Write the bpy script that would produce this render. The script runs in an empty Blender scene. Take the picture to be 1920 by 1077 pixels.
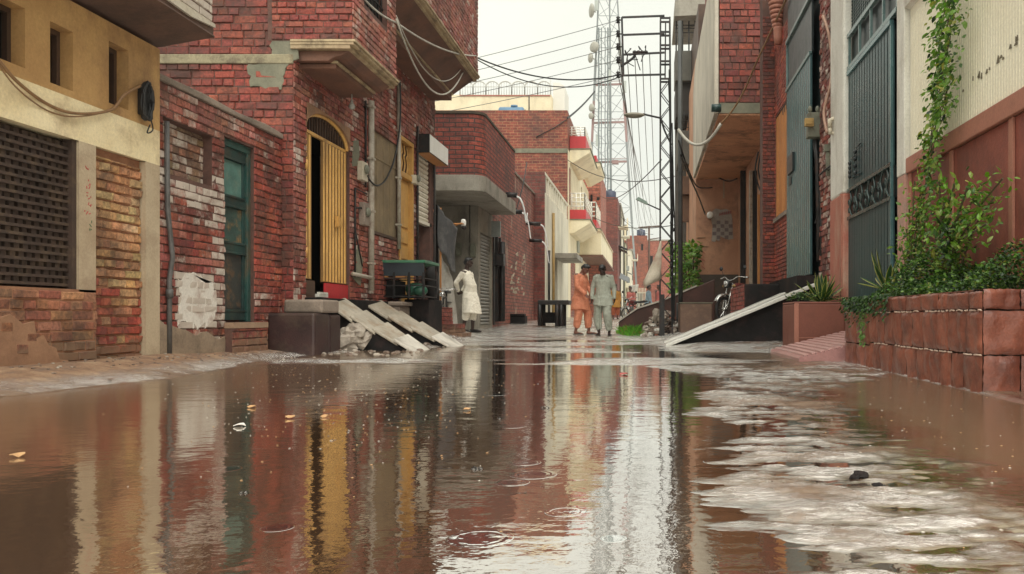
import bpy, bmesh, math, random
import numpy as np
from mathutils import Vector, Matrix
R = math.radians
random.seed(7); rng = np.random.default_rng(7)
S = bpy.context.scene
COL = S.collection
# ------------------------------------------------------------------ camera, world, sun
F = 1500.0; VX = 1215.0; HY = 594.0; CZ = 0.45        # focal length and vanishing point in pixels of the 1920 wide photo
cd = bpy.data.cameras.new('camera'); cam = bpy.data.objects.new('camera', cd); COL.objects.link(cam)
cam.location = (0, 0, CZ); cam.rotation_euler = (R(90), 0, 0)
cd.sensor_width = 36; cd.lens = 36*F/1920
cd.shift_x = -(VX-960)/1920; cd.shift_y = (HY-538.5)/1920
cd.clip_start = 0.05; cd.clip_end = 3000
S.camera = cam
SUN_EL, SUN_AZ = 58, 150
w = bpy.data.worlds.new('World'); S.world = w; w.use_nodes = True
nt = w.node_tree; nt.nodes.clear()
sky = nt.nodes.new('ShaderNodeTexSky'); sky.sky_type = 'NISHITA'; sky.sun_disc = False
sky.sun_elevation = R(SUN_EL); sky.sun_rotation = R(SUN_AZ); sky.dust_density = 4; sky.ozone_density = 1; sky.air_density = 1.2
hs = nt.nodes.new('ShaderNodeHueSaturation'); hs.inputs['Saturation'].default_value = 0.10
mx = nt.nodes.new('ShaderNodeMix'); mx.data_type = 'RGBA'; mx.inputs[0].default_value = 0.72
mx.inputs[7].default_value = (8.2, 8.3, 7.3, 1)
bg = nt.nodes.new('ShaderNodeBackground'); bg.inputs['Strength'].default_value = 0.115
wo = nt.nodes.new('ShaderNodeOutputWorld')
nt.links.new(sky.outputs[0], hs.inputs['Color']); nt.links.new(hs.outputs[0], mx.inputs[6])
tcw = nt.nodes.new('ShaderNodeTexCoord'); nzw = nt.nodes.new('ShaderNodeTexNoise'); nzw.inputs['Scale'].default_value = 2.2; nzw.inputs['Detail'].default_value = 6
nt.links.new(tcw.outputs['Generated'], nzw.inputs['Vector'])
crw = nt.nodes.new('ShaderNodeValToRGB'); crw.color_ramp.elements[0].position = .36; crw.color_ramp.elements[0].color = (.88,.89,.90,1); crw.color_ramp.elements[1].position = .62; crw.color_ramp.elements[1].color = (1.04,1.03,1.0,1)
nt.links.new(nzw.outputs['Fac'], crw.inputs[0])
mw = nt.nodes.new('ShaderNodeMix'); mw.data_type = 'RGBA'; mw.blend_type = 'MULTIPLY'; mw.inputs[0].default_value = 1
nt.links.new(mx.outputs[2], mw.inputs[6]); nt.links.new(crw.outputs[0], mw.inputs[7])
nt.links.new(mw.outputs[2], bg.inputs['Color']); nt.links.new(bg.outputs[0], wo.inputs[0])
sd = bpy.data.lights.new('sun', 'SUN'); sd.energy = 2.5; sd.angle = R(70); sd.color = (1, 0.95, 0.86)
so = bpy.data.objects.new('sun', sd); COL.objects.link(so)
# light falls from high behind the camera and a little from the right, onto the left facades
so.rotation_euler = (R(30), 0, R(10))
S.view_settings.view_transform = 'Standard'; S.view_settings.look = 'None'
S.view_settings.exposure = 0.42; S.view_settings.gamma = 1.0
S.cycles.max_bounces = 8; S.cycles.use_denoising = True

# ------------------------------------------------------------------ helpers: pixels to world
def XP(px, Y): return (px-VX)*Y/F
def ZP(py, Y): return CZ+(HY-py)*Y/F
def YX(px, X): return X*F/(px-VX)
def P(px, py, Y): return (XP(px, Y), Y, ZP(py, Y))

# ------------------------------------------------------------------ mesh builder
class MB:
    def __init__(s): s.v=[]; s.f=[]; s.m=[]; s.sm=[]; s.c=[]; s.hascol=False
    def add(s, vs, fs, mi=0, smooth=False, col=None):
        b=len(s.v); s.v.extend(vs)
        for f in fs: s.f.append(tuple(b+i for i in f)); s.m.append(mi); s.sm.append(smooth)
        if col is not None: s.hascol=True
        s.c.extend([col if col is not None else (1,1,1,0)]*len(vs))
        return s
    def box(s, x0,x1,y0,y1,z0,z1, mi=0, col=None):
        x0,x1=min(x0,x1),max(x0,x1); y0,y1=min(y0,y1),max(y0,y1); z0,z1=min(z0,z1),max(z0,z1)
        return s.add([(x0,y0,z0),(x1,y0,z0),(x1,y1,z0),(x0,y1,z0),(x0,y0,z1),(x1,y0,z1),(x1,y1,z1),(x0,y1,z1)],
            [(3,2,1,0),(4,5,6,7),(0,1,5,4),(1,2,6,5),(2,3,7,6),(3,0,4,7)], mi, False, col)
    def quad(s, a,b,c,d, mi=0, col=None): return s.add([a,b,c,d],[(0,1,2,3)],mi,False,col)
    def tube(s, pts, r, n=6, mi=0, cap=True, col=None):
        pts=[Vector(p) for p in pts]; k=len(pts); rs=r if isinstance(r,(list,tuple)) else [r]*k
        vs=[]; fs=[]; up=None
        for i,p in enumerate(pts):
            t=(pts[min(i+1,k-1)]-pts[max(i-1,0)])
            if t.length<1e-9: t=Vector((0,0,1))
            t.normalize()
            if up is None:
                up=Vector((0,0,1)) if abs(t.z)<.9 else Vector((1,0,0))
            a=t.cross(up)
            if a.length<1e-6: a=t.cross(Vector((1,0,0.3)))
            a.normalize(); b=t.cross(a).normalized(); up=-b if b.dot(up)<0 else b
            b=t.cross(a)
            for j in range(n):
                q=2*math.pi*j/n; vs.append(tuple(p+(a*math.cos(q)+b*math.sin(q))*rs[i]))
        for i in range(k-1):
            for j in range(n):
                fs.append((i*n+j, i*n+(j+1)%n, (i+1)*n+(j+1)%n, (i+1)*n+j))
        if cap: fs.append(tuple(range(n-1,-1,-1))); fs.append(tuple(range((k-1)*n,k*n)))
        return s.add(vs,fs,mi,n>4,col)
    def bar(s, a, b, w, h=None, mi=0, col=None):
        h=h or w; a=Vector(a); b=Vector(b); t=(b-a).normalized()
        up=Vector((0,0,1)) if abs(t.z)<.95 else Vector((0,1,0))
        u=t.cross(up).normalized(); v=u.cross(t).normalized()
        vs=[tuple(p+u*sx*w/2+v*sz*h/2) for p in (a,b) for sx,sz in ((-1,-1),(1,-1),(1,1),(-1,1))]
        return s.add(vs,[(3,2,1,0),(4,5,6,7),(0,1,5,4),(1,2,6,5),(2,3,7,6),(3,0,4,7)],mi,False,col)
    def lathe(s, prof, c=(0,0,0), n=16, mi=0, axis='z', col=None):
        vs=[]; fs=[]; k=len(prof)
        for r,z in prof:
            for j in range(n):
                q=2*math.pi*j/n; p=(r*math.cos(q), r*math.sin(q), z)
                if axis=='x': p=(p[2],p[0],p[1])
                if axis=='y': p=(p[1],p[2],p[0])
                vs.append((c[0]+p[0],c[1]+p[1],c[2]+p[2]))
        for i in range(k-1):
            for j in range(n): fs.append((i*n+j,i*n+(j+1)%n,(i+1)*n+(j+1)%n,(i+1)*n+j))
        fs.append(tuple(range(n-1,-1,-1))); fs.append(tuple(range((k-1)*n,k*n)))
        return s.add(vs,fs,mi,True,col)
    def ell(s, c, r, n=12, m=8, mi=0, col=None):
        if not isinstance(r,(list,tuple)): r=(r,r,r)
        vs=[]; fs=[]
        for i in range(m+1):
            a=math.pi*i/m
            for j in range(n):
                q=2*math.pi*j/n; vs.append((c[0]+r[0]*math.sin(a)*math.cos(q),c[1]+r[1]*math.sin(a)*math.sin(q),c[2]-r[2]*math.cos(a)))
        for i in range(m):
            for j in range(n): fs.append((i*n+j,i*n+(j+1)%n,(i+1)*n+(j+1)%n,(i+1)*n+j))
        return s.add(vs,fs,mi,True,col)
    def prism(s, poly, axis, a0, a1, mi=0):
        # poly: 2D outline; axis x -> (y,z), y -> (x,z), z -> (x,y)
        def pt(p,a): return (a,p[0],p[1]) if axis=='x' else ((p[0],a,p[1]) if axis=='y' else (p[0],p[1],a))
        n=len(poly); vs=[pt(p,a0) for p in poly]+[pt(p,a1) for p in poly]
        fs=[tuple(range(n-1,-1,-1)),tuple(range(n,2*n))]+[(i,(i+1)%n,n+(i+1)%n,n+i) for i in range(n)]
        return s.add(vs,fs,mi)
    def build(s, name, mats, parent=None, bevel=0, label=None, solid=0, recalc=True):
        me=bpy.data.meshes.new(name); me.from_pydata([tuple(v) for v in s.v],[],s.f); 
        if not isinstance(mats,(list,tuple)): mats=[mats]
        for m in mats: me.materials.append(m)
        me.polygons.foreach_set('material_index', s.m); me.polygons.foreach_set('use_smooth', s.sm)
        if recalc and len(s.f)<60000:
            bm=bmesh.new(); bm.from_mesh(me); bmesh.ops.recalc_face_normals(bm, faces=bm.faces); bm.to_mesh(me); bm.free()
        me.update()
        boxuv(me)
        if s.hascol:
            at=me.color_attributes.new('Col','FLOAT_COLOR','POINT')
            at.data.foreach_set('color', np.array(s.c,dtype=np.float32).ravel())
        o=bpy.data.objects.new(name, me); COL.objects.link(o)
        if parent is not None: o.parent=parent; o.matrix_parent_inverse=parent_inv(parent)
        if bevel:
            b=o.modifiers.new('bevel','BEVEL'); b.width=bevel; b.segments=2; b.limit_method='ANGLE'; b.angle_limit=R(50)
        if solid:
            b=o.modifiers.new('solid','SOLIDIFY'); b.thickness=solid; b.offset=0
        if label: o['label']=label
        return o
def boxuv(me):
    n=len(me.loops); 
    if n==0: return
    vi=np.empty(n,dtype=np.int32); me.loops.foreach_get('vertex_index',vi)
    co=np.empty(len(me.vertices)*3,dtype=np.float32); me.vertices.foreach_get('co',co); co=co.reshape(-1,3)
    npoly=len(me.polygons); nr=np.empty(npoly*3,dtype=np.float32); me.polygons.foreach_get('normal',nr); nr=np.abs(nr.reshape(-1,3))
    lt=np.empty(npoly,dtype=np.int32); me.polygons.foreach_get('loop_total',lt)
    ax=np.repeat(np.argmax(nr,axis=1),lt); p=co[vi]
    uv=np.where((ax==0)[:,None], p[:,[1,2]], np.where((ax==1)[:,None], p[:,[0,2]], p[:,[0,1]]))
    l=me.uv_layers.new(name='UVMap'); l.data.foreach_set('uv', uv.astype(np.float32).ravel())
def parent_inv(p):
    m=Matrix.Translation(p.location)
    q=p.parent
    if p.type=='EMPTY': return m.inverted()
    return Matrix.Identity(4)
def child(o, parent):
    o.parent=parent; o.matrix_parent_inverse=parent_inv(parent)
def tag(o, label=None, cat=None, group=None, kind=None):
    if label: o['label']=label
    if cat: o['category']=cat
    if group: o['group']=group
    if kind: o['kind']=kind
    return o
def thing(name, label, cat, loc=(0,0,0), group=None):
    o=bpy.data.objects.new(name,None); COL.objects.link(o); o.location=loc; o.empty_display_size=.2
    return tag(o,label,cat,group)

# ------------------------------------------------------------------ materials
MATS={}
def node(nt, t, **k):
    n=nt.nodes.new(t)
    for a,b in k.items(): setattr(n,a,b)
    return n
def newmat(name):
    m=bpy.data.materials.new(name); m.use_nodes=True; nt=m.node_tree; nt.nodes.clear()
    out=node(nt,'ShaderNodeOutputMaterial'); b=node(nt,'ShaderNodeBsdfPrincipled'); nt.links.new(b.outputs[0],out.inputs[0])
    return m,nt,b
def coords(nt, scale=(1,1,1), kind='Object'):
    tc=node(nt,'ShaderNodeTexCoord'); mp=node(nt,'ShaderNodeMapping'); mp.inputs['Scale'].default_value=scale
    nt.links.new(tc.outputs[kind],mp.inputs[0]); return mp.outputs[0]
def noise(nt, vec, scale, detail=5, rough=.6):
    n=node(nt,'ShaderNodeTexNoise'); n.inputs['Scale'].default_value=scale; n.inputs['Detail'].default_value=detail; n.inputs['Roughness'].default_value=rough
    nt.links.new(vec,n.inputs['Vector']); return n.outputs['Fac']
def ramp(nt, fac, stops):
    r=node(nt,'ShaderNodeValToRGB'); e=r.color_ramp.elements
    while len(e)<len(stops): e.new(.5)
    for i,(p,c) in enumerate(stops):
        e[i].position=p; e[i].color=(c[0],c[1],c[2],1) if isinstance(c,(tuple,list)) else (c,c,c,1)
    nt.links.new(fac,r.inputs[0]); return r.outputs[0]
def mix(nt, fac, a, b, blend='MIX'):
    m=node(nt,'ShaderNodeMix'); m.data_type='RGBA'; m.blend_type=blend
    for s,i in ((fac,0),(a,6),(b,7)):
        if isinstance(s,(int,float)): m.inputs[i].default_value=s
        elif isinstance(s,(tuple,list)): m.inputs[i].default_value=(s[0],s[1],s[2],1)
        else: nt.links.new(s,m.inputs[i])
    return m.outputs[2]
def math_(nt, op, a, b=None, c=None, clamp=False):
    m=node(nt,'ShaderNodeMath'); m.operation=op; m.use_clamp=clamp
    for i,s in enumerate((a,b,c)):
        if s is None: continue
        if isinstance(s,(int,float)): m.inputs[i].default_value=s
        else: nt.links.new(s,m.inputs[i])
    return m.outputs[0]
def bump(nt, b, h, strength, dist=.01):
    n=node(nt,'ShaderNodeBump'); n.inputs['Strength'].default_value=strength; n.inputs['Distance'].default_value=dist
    nt.links.new(h,n.inputs['Height']); nt.links.new(n.outputs[0],b.inputs['Normal'])
def pm(name, c1, c2=None, scale=3., rough=.7, bmp=.3, bscale=45., stain=None, sscale=1.2, samt=.6, sz=1., slo=.5, shi=.68, metal=0., spec=.5, rvar=.15, bdist=.006, coat=0.):
    """mottled paint, plaster, metal or cloth with stains of their own shape"""
    if name in MATS: return MATS[name]
    m,nt,b=newmat(name); c2=c2 or tuple(x*.7 for x in c1)
    v=coords(nt); n1=noise(nt,v,scale,6,.65)
    col=ramp(nt,n1,[(.32,c2),(.66,c1)])
    if stain is not None:
        vs=coords(nt,(1,1,sz)); n2=noise(nt,vs,sscale,7,.7)
        f=ramp(nt,n2,[(slo,0.),(shi,samt)]); col=mix(nt,f,col,stain)
    n3=noise(nt,v,bscale,5,.7)
    col=mix(nt,.5,col,ramp(nt,n3,[(.3,.72),(.7,1.2)]),'MULTIPLY')
    nt.links.new(col,b.inputs['Base Color'])
    rr=math_(nt,'MULTIPLY_ADD',n1,rvar*2,rough-rvar); nt.links.new(rr,b.inputs['Roughness'])
    b.inputs['Metallic'].default_value=metal; b.inputs['Specular IOR Level'].default_value=spec
    if coat: b.inputs['Coat Weight'].default_value=coat; b.inputs['Coat Roughness'].default_value=.15
    if bmp: bump(nt,b,n3,bmp,bdist)
    MATS[name]=m; return m
def brick_geo(name, wash=(.62,.57,.5), dirt=(.055,.034,.026), rough=.7):
    """single modelled bricks: own colour per brick, whitewash where the wash value of the wall is high"""
    if name in MATS: return MATS[name]
    m,nt,b=newmat(name); at=node(nt,'ShaderNodeVertexColor'); at.layer_name='Col'
    v=coords(nt); n1=noise(nt,v,30,6,.7); n2=noise(nt,v,2.2,8,.72); n3=math_(nt,'ADD',math_(nt,'MULTIPLY',noise(nt,v,14,6,.75),.5),math_(nt,'MULTIPLY',noise(nt,v,3.1,6,.7),.5))
    col=mix(nt,.85,at.outputs[0],ramp(nt,n1,[(.32,.38),(.66,1.4)]),'MULTIPLY')
    col=mix(nt,ramp(nt,n2,[(.42,0.),(.64,.82)]),col,dirt)
    f=math_(nt,'ADD',n3,math_(nt,'MULTIPLY_ADD',at.outputs[1],1.1,-1.0))
    f=ramp(nt,f,[(.0,0.),(.17,.9)])
    col=mix(nt,f,col,mix(nt,n1,wash,tuple(x*.78 for x in wash)))
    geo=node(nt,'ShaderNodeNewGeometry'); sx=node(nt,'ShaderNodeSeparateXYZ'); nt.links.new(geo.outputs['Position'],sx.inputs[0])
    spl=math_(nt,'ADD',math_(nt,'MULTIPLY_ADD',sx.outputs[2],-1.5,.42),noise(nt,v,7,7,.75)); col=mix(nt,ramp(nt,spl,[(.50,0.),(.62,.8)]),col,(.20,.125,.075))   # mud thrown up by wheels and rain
    nt.links.new(col,b.inputs['Base Color']); b.inputs['Roughness'].default_value=rough
    bump(nt,b,math_(nt,'ADD',n1,n3),.55,.008)
    MATS[name]=m; return m
def brick_tex(name, c1, c2, mortar, bw=.235, bh=.083, ms=.010, dirt=(.06,.04,.035), damt=.7, wash=None, rough=.75):
    if name in MATS: return MATS[name]
    m,nt,b=newmat(name); uv=coords(nt,(1,1,1),'UV'); v=coords(nt)
    d=node(nt,'ShaderNodeTexNoise'); d.inputs['Scale'].default_value=4; nt.links.new(uv,d.inputs['Vector'])
    vm=node(nt,'ShaderNodeVectorMath'); vm.operation='MULTIPLY_ADD'; nt.links.new(d.outputs['Color'],vm.inputs[0]); vm.inputs[1].default_value=(.03,.03,0); nt.links.new(uv,vm.inputs[2])
    br=node(nt,'ShaderNodeTexBrick'); br.inputs['Scale'].default_value=1; br.inputs['Brick Width'].default_value=bw; br.inputs['Row Height'].default_value=bh
    br.inputs['Mortar Size'].default_value=ms; br.inputs['Mortar Smooth'].default_value=.3; br.inputs['Bias'].default_value=-.1
    br.inputs['Color1'].default_value=(*c1,1); br.inputs['Color2'].default_value=(*c2,1); br.inputs['Mortar'].default_value=(*mortar,1)
    nt.links.new(vm.outputs[0],br.inputs['Vector'])
    n1=noise(nt,v,22,6,.75); n2=noise(nt,v,.9,8,.72); n4=noise(nt,v,5,6,.7)
    col=mix(nt,.8,br.outputs['Color'],ramp(nt,n1,[(.3,.5),(.7,1.4)]),'MULTIPLY')
    col=mix(nt,.85,col,ramp(nt,n4,[(.32,.45),(.66,1.35)]),'MULTIPLY')
    col=mix(nt,ramp(nt,n2,[(.46,0.),(.68,damt)]),col,dirt)
    if wash:
        n5=noise(nt,coords(nt,(1,1,.5)),1.3,8,.75); col=mix(nt,ramp(nt,n5,[(.58,0.),(.68,.7)]),col,wash)
    nt.links.new(col,b.inputs['Base Color']); b.inputs['Roughness'].default_value=rough
    h=math_(nt,'MULTIPLY_ADD',br.outputs['Fac'],-1.2,n1); bump(nt,b,h,.7,.012)
    MATS[name]=m; return m
def leafmat(name):
    if name in MATS: return MATS[name]
    m,nt,b=newmat(name); at=node(nt,'ShaderNodeVertexColor'); at.layer_name='Col'
    nt.links.new(at.outputs[0],b.inputs['Base Color']); b.inputs['Roughness'].default_value=.38
    out=[n for n in nt.nodes if n.type=='OUTPUT_MATERIAL'][0]
    tr=node(nt,'ShaderNodeBsdfTranslucent'); nt.links.new(mix(nt,1.,at.outputs[0],(1.3,1.5,.6),'MULTIPLY'),tr.inputs[0])
    ms=node(nt,'ShaderNodeMixShader'); ms.inputs[0].default_value=.3
    nt.links.new(b.outputs[0],ms.inputs[1]); nt.links.new(tr.outputs[0],ms.inputs[2]); nt.links.new(ms.outputs[0],out.inputs[0])
    MATS[name]=m; return m

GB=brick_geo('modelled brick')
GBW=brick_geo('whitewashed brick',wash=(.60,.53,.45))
ochre=pm('ochre plaster',(.54,.33,.13),(.38,.21,.078),1.6,.75,.35,40,stain=(.20,.10,.055),sscale=1.3,samt=.8,sz=.6)
cream_band=pm('pale cream plaster',(.88,.76,.50),(.74,.60,.35),1.4,.75,.3,40,stain=(.30,.19,.10),sscale=1.6,samt=.65)
beige=pm('beige plaster pillar',(.52,.42,.29),(.42,.32,.21),2,.75,.35,50,stain=(.27,.18,.12),sscale=2.5,samt=.5)
mortar=pm('old mortar',(.15,.075,.056),(.075,.04,.032),6,.85,.6,60)
mortar_or=pm('orange mud mortar',(.36,.18,.10),(.24,.11,.06),5,.85,.6,60)
mud_plaster=pm('fallen mud plaster',(.36,.20,.115),(.25,.13,.075),2.5,.8,.6,30,stain=(.2,.1,.07),sscale=2,samt=.5)
grey_plaster=pm('damp grey plaster',(.30,.24,.19),(.20,.155,.125),2.5,.75,.5,40,stain=(.08,.07,.05),sscale=1.5,samt=.6)
concrete=pm('weathered concrete',(.36,.335,.28),(.24,.22,.18),2.2,.7,.5,45,stain=(.07,.065,.05),sscale=1.3,samt=.75,sz=.6)
concrete_lt=pm('pale wet concrete',(.66,.62,.54),(.44,.40,.34),4,.45,.5,50,stain=(.2,.17,.13),sscale=3,samt=.7)
darkconc=pm('black concrete',(.020,.018,.018),(.010,.009,.009),3,.75,.5,40,spec=.12,stain=(.07,.04,.035),sscale=2,samt=.5)  # near black base with some browner blotches
maroon_step=pm('maroon cement',(.055,.024,.022),(.028,.015,.014),4,.5,.5,40,stain=(.12,.09,.06),sscale=3,samt=.4)
corbel=pm('dark brown corbel plaster',(.20,.095,.06),(.12,.058,.04),2.5,.7,.4,40,stain=(.06,.035,.025),sscale=1.6,samt=.7)
corbel_trim=pm('faded corbel trim',(.50,.40,.24),(.30,.20,.12),5,.7,.5,60,stain=(.08,.05,.03),sscale=4,samt=.8)
cement=pm('grey green cement patch',(.22,.21,.15),(.13,.13,.09),5,.8,.6,50)
teal=pm('old teal paint',(.030,.095,.082),(.015,.045,.04),4,.4,.4,40,stain=(.16,.09,.045),sscale=3.2,samt=.75,sz=.6)
teal_dk=pm('dark teal paint',(.02,.062,.056),(.012,.03,.03),5,.35,.3,50,stain=(.10,.06,.03),sscale=4,samt=.5)
gate_green=pm('glossy bottle green gate paint',(.115,.225,.23),(.065,.135,.145),2,.24,.12,60,stain=(.17,.28,.27),sscale=2.5,samt=.5,sz=.2,spec=.8)  # pale streaks in the colour stand in for sky reflections on the gloss
gate_dark=pm('near black green iron',(.012,.022,.023),(.007,.012,.013),5,.35,.2,60)
iron=pm('blackened iron',(.014,.013,.013),(.007,.007,.007),6,.5,.3,60,stain=(.07,.03,.018),sscale=6,samt=.6)
yellow=pm('mustard gate paint',(.76,.45,.14),(.60,.33,.09),2.5,.5,.2,60,stain=(.22,.12,.05),sscale=3.5,samt=.75,sz=.3)
yellow_wood=pm('mustard door paint',(.62,.35,.10),(.46,.24,.06),3,.5,.2,50,stain=(.25,.12,.05),sscale=3,samt=.5,sz=.3)
board=pm('weathered board',(.27,.20,.115),(.17,.125,.075),3,.75,.4,40,stain=(.10,.075,.05),sscale=2,samt=.7,sz=.25)
white_shut=pm('white shutter paint',(.74,.70,.58),(.62,.57,.45),2,.5,.15,60,stain=(.3,.22,.14),sscale=2,samt=.5,sz=.3)
white_box=pm('white sign face',(.85,.84,.78),(.78,.77,.71),2,.4,.08,60,stain=(.5,.45,.36),sscale=2,samt=.3,sz=.3)
grey_shut=pm('grey rolling shutter',(.36,.35,.31),(.25,.24,.21),2,.45,.2,60,stain=(.13,.10,.07),sscale=2,samt=.5,sz=.3,metal=.2)
white_pipe=pm('white painted pipe',(.50,.45,.37),(.32,.28,.22),6,.6,.3,60,stain=(.2,.14,.1),sscale=7,samt=.7)
cream_wall=pm('cream distemper',(.84,.80,.65),(.78,.73,.57),1.5,.8,.2,45,stain=(.44,.37,.24),sscale=1.2,samt=.45,sz=.25,slo=.54,shi=.8)
cream_far=pm('cream paint far house',(.78,.70,.50),(.66,.58,.40),.8,.8,.2,20,stain=(.36,.30,.20),sscale=.6,samt=.5,sz=.3)
cream_dirty=pm('rain stained cream',(.72,.68,.55),(.58,.54,.43),.9,.8,.2,20,stain=(.26,.23,.17),sscale=.7,samt=.6,sz=.25)
dado=pm('maroon dado',(.33,.098,.068),(.22,.062,.045),3.5,.5,.45,35,stain=(.10,.035,.03),sscale=1.8,samt=.75,sz=.45)
dado_strip=pm('pink sandstone strip',(.44,.19,.13),(.34,.14,.095),3,.6,.3,50,stain=(.16,.07,.05),sscale=3,samt=.5)
sandstone=pm('wet red sandstone tile',(.31,.098,.056),(.13,.042,.028),4.5,.36,.8,22,stain=(.07,.026,.02),sscale=3.2,samt=.75,coat=.3,bdist=.012)
white_plaster=pm('white pillar paint',(.74,.73,.66),(.60,.58,.51),2.2,.7,.25,45,stain=(.3,.25,.18),sscale=2.2,samt=.6,sz=.3)
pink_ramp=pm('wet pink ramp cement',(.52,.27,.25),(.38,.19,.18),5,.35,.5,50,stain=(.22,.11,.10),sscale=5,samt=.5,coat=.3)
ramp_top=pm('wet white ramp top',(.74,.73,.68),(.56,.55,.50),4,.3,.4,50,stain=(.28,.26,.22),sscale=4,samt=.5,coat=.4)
brown_wall=pm('brown plaster',(.56,.31,.19),(.46,.24,.145),1.6,.7,.25,40,stain=(.13,.07,.05),sscale=1.1,samt=.6)
soffit=pm('orange brown soffit',(.70,.37,.21),(.54,.26,.145),1.5,.7,.3,30,stain=(.07,.04,.03),sscale=1.3,samt=.85)
parapet=pm('streaked pale plaster',(.62,.57,.47),(.45,.41,.33),1.1,.75,.3,30,stain=(.13,.12,.10),sscale=1.0,samt=.7,sz=.22)
orange_wood=pm('orange timber',(.56,.25,.078),(.44,.18,.056),3,.55,.35,50,stain=(.2,.08,.03),sscale=3,samt=.5,sz=.15)
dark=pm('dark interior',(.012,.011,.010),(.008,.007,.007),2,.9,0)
brown_dark=pm('dark brown timber',(.10,.055,.035),(.06,.033,.02),4,.6,.3,50,stain=(.03,.02,.015),sscale=3,samt=.5,sz=.3)
jali_m=pm('brown screen block',(.070,.042,.030),(.038,.025,.019),4,.7,.5,50,stain=(.17,.115,.065),sscale=7,samt=.5)
red_paint=pm('crimson paint',(.52,.035,.04),(.42,.028,.033),1.5,.5,.1,40,stain=(.22,.03,.03),sscale=1.5,samt=.5,sz=.3)
white_rail=pm('white rail paint',(.80,.78,.70),(.72,.70,.62),3,.5,.1)
blue_tank_m=pm('blue plastic tank',(.10,.20,.31),(.07,.15,.24),3,.45,.1)
navy_tank=pm('navy tank',(.045,.055,.10),(.03,.04,.07),3,.45,.1)
grey_metal=pm('galvanised metal',(.34,.36,.34),(.24,.26,.25),4,.45,.2,60,metal=.3)
lamp_m=pm('lamp housing',(.26,.24,.18),(.17,.15,.11),4,.5,.2)
pale_tower=pm('haze tinted mast grey',(.24,.26,.26),(.19,.21,.21),.3,.6,0)  # fading of the mast by haze is put into this grey
red_tower=pm('red mast paint',(.30,.19,.18),(.25,.16,.15),.3,.6,0)
dish_m=pm('dish cover',(.36,.35,.30),(.30,.29,.25),1,.6,0)
cable_m=pm('black cable',(.02,.02,.02),(.012,.012,.012),8,.5,0)
cable_w=pm('grey white cable',(.55,.53,.46),(.40,.38,.32),8,.5,0)
cable_p=pm('pink hose',(.48,.30,.22),(.36,.22,.16),8,.5,0)
cable_t=pm('brown cable',(.30,.17,.08),(.2,.11,.05),8,.5,0)
plastic_lt=pm('ivory plastic',(.60,.54,.42),(.46,.41,.31),6,.5,.2)
meter_m=pm('grey green meter box',(.20,.205,.15),(.13,.135,.1),6,.5,.3,60,stain=(.07,.05,.03),sscale=5,samt=.6)
meter_y=pm('yellow brown switch box',(.42,.27,.09),(.30,.19,.06),6,.5,.2)
soil=pm('planter soil',(.05,.032,.02),(.03,.02,.013),8,.9,.8,40)
green_paint=pm('green cart paint',(.045,.20,.11),(.03,.13,.075),4,.4,.2,50,stain=(.2,.22,.15),sscale=4,samt=.5)
slate=pm('slate blue panel',(.05,.065,.078),(.035,.045,.055),3,.45,.2)
tarp_m=pm('grey tarpaulin',(.10,.105,.11),(.055,.06,.065),5,.5,.3,30,stain=(.28,.28,.27),sscale=3,samt=.5)
sheet_m=pm('pale plastic sheet',(.50,.49,.44),(.36,.35,.31),4,.4,.3,20,stain=(.2,.17,.13),sscale=3,samt=.5)
sack_m=pm('off white sack',(.55,.50,.40),(.42,.37,.28),3,.8,.4,40,stain=(.22,.10,.06),sscale=2.5,samt=.6)
rock_m=pm('pale broken masonry',(.46,.40,.33),(.26,.22,.18),7,.6,.8,30,stain=(.12,.09,.07),sscale=6,samt=.7)
rubble_m=pm('mixed rubble',(.22,.15,.11),(.10,.07,.055),9,.6,.8,30,stain=(.34,.29,.23),sscale=9,samt=.6)
poster_m=pm('pasted paper',(.42,.38,.33),(.33,.29,.26),9,.8,.2,40)
poster_d=pm('pasted paper print',(.24,.19,.18),(.19,.15,.15),9,.8,.2,40)
red_ink=pm('red paint marks',(.55,.10,.09),(.45,.09,.08),9,.7,0)
green_ink=pm('green paint marks',(.12,.20,.10),(.1,.16,.08),9,.7,0)
rubber=pm('black rubber',(.018,.018,.018),(.012,.012,.012),9,.6,.3)
chrome=pm('worn chrome',(.62,.62,.60),(.45,.45,.43),9,.25,0,metal=.9)
tank_maroon=pm('maroon tank paint',(.10,.018,.018),(.07,.013,.013),5,.25,0)
seat_m=pm('black seat vinyl',(.02,.02,.02),(.013,.013,.013),9,.45,.2)
skin=pm('brown skin',(.115,.058,.036),(.085,.042,.027),8,.5,.1)
skin_dk=pm('dark skin',(.050,.026,.018),(.036,.019,.014),8,.5,.1)
hair=pm('black hair',(.010,.009,.009),(.006,.006,.006),20,.5,.5,80)
cl_white=pm('cream cotton',(.84,.79,.67),(.78,.73,.60),4,.85,.5,30,stain=(.5,.44,.33),sscale=5,samt=.35)
cl_orange=pm('salmon orange cotton',(.66,.26,.15),(.52,.18,.095),4,.85,.5,30,stain=(.40,.09,.04),sscale=5,samt=.5)
cl_grey=pm('grey green cotton',(.40,.42,.35),(.31,.33,.27),4,.85,.5,30,stain=(.17,.19,.15),sscale=5,samt=.5)
cl_yellow=pm('ochre cotton',(.45,.22,.04),(.35,.16,.03),4,.85,.3)
cl_rust=pm('rust cotton',(.40,.11,.05),(.30,.08,.04),4,.85,.3)
cl_blue=pm('pale blue cotton',(.20,.29,.34),(.15,.22,.27),4,.85,.3)
cl_pink=pm('rose cotton',(.46,.14,.12),(.36,.1,.09),4,.85,.3)
leather=pm('dark leather',(.022,.016,.014),(.014,.011,.010),9,.45,.2)
LEAF=leafmat('leaf')
BT_red=brick_tex('red brick wall',(.40,.085,.052),(.22,.045,.034),(.085,.045,.038),bw=.30,bh=.11,ms=.017)
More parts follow.
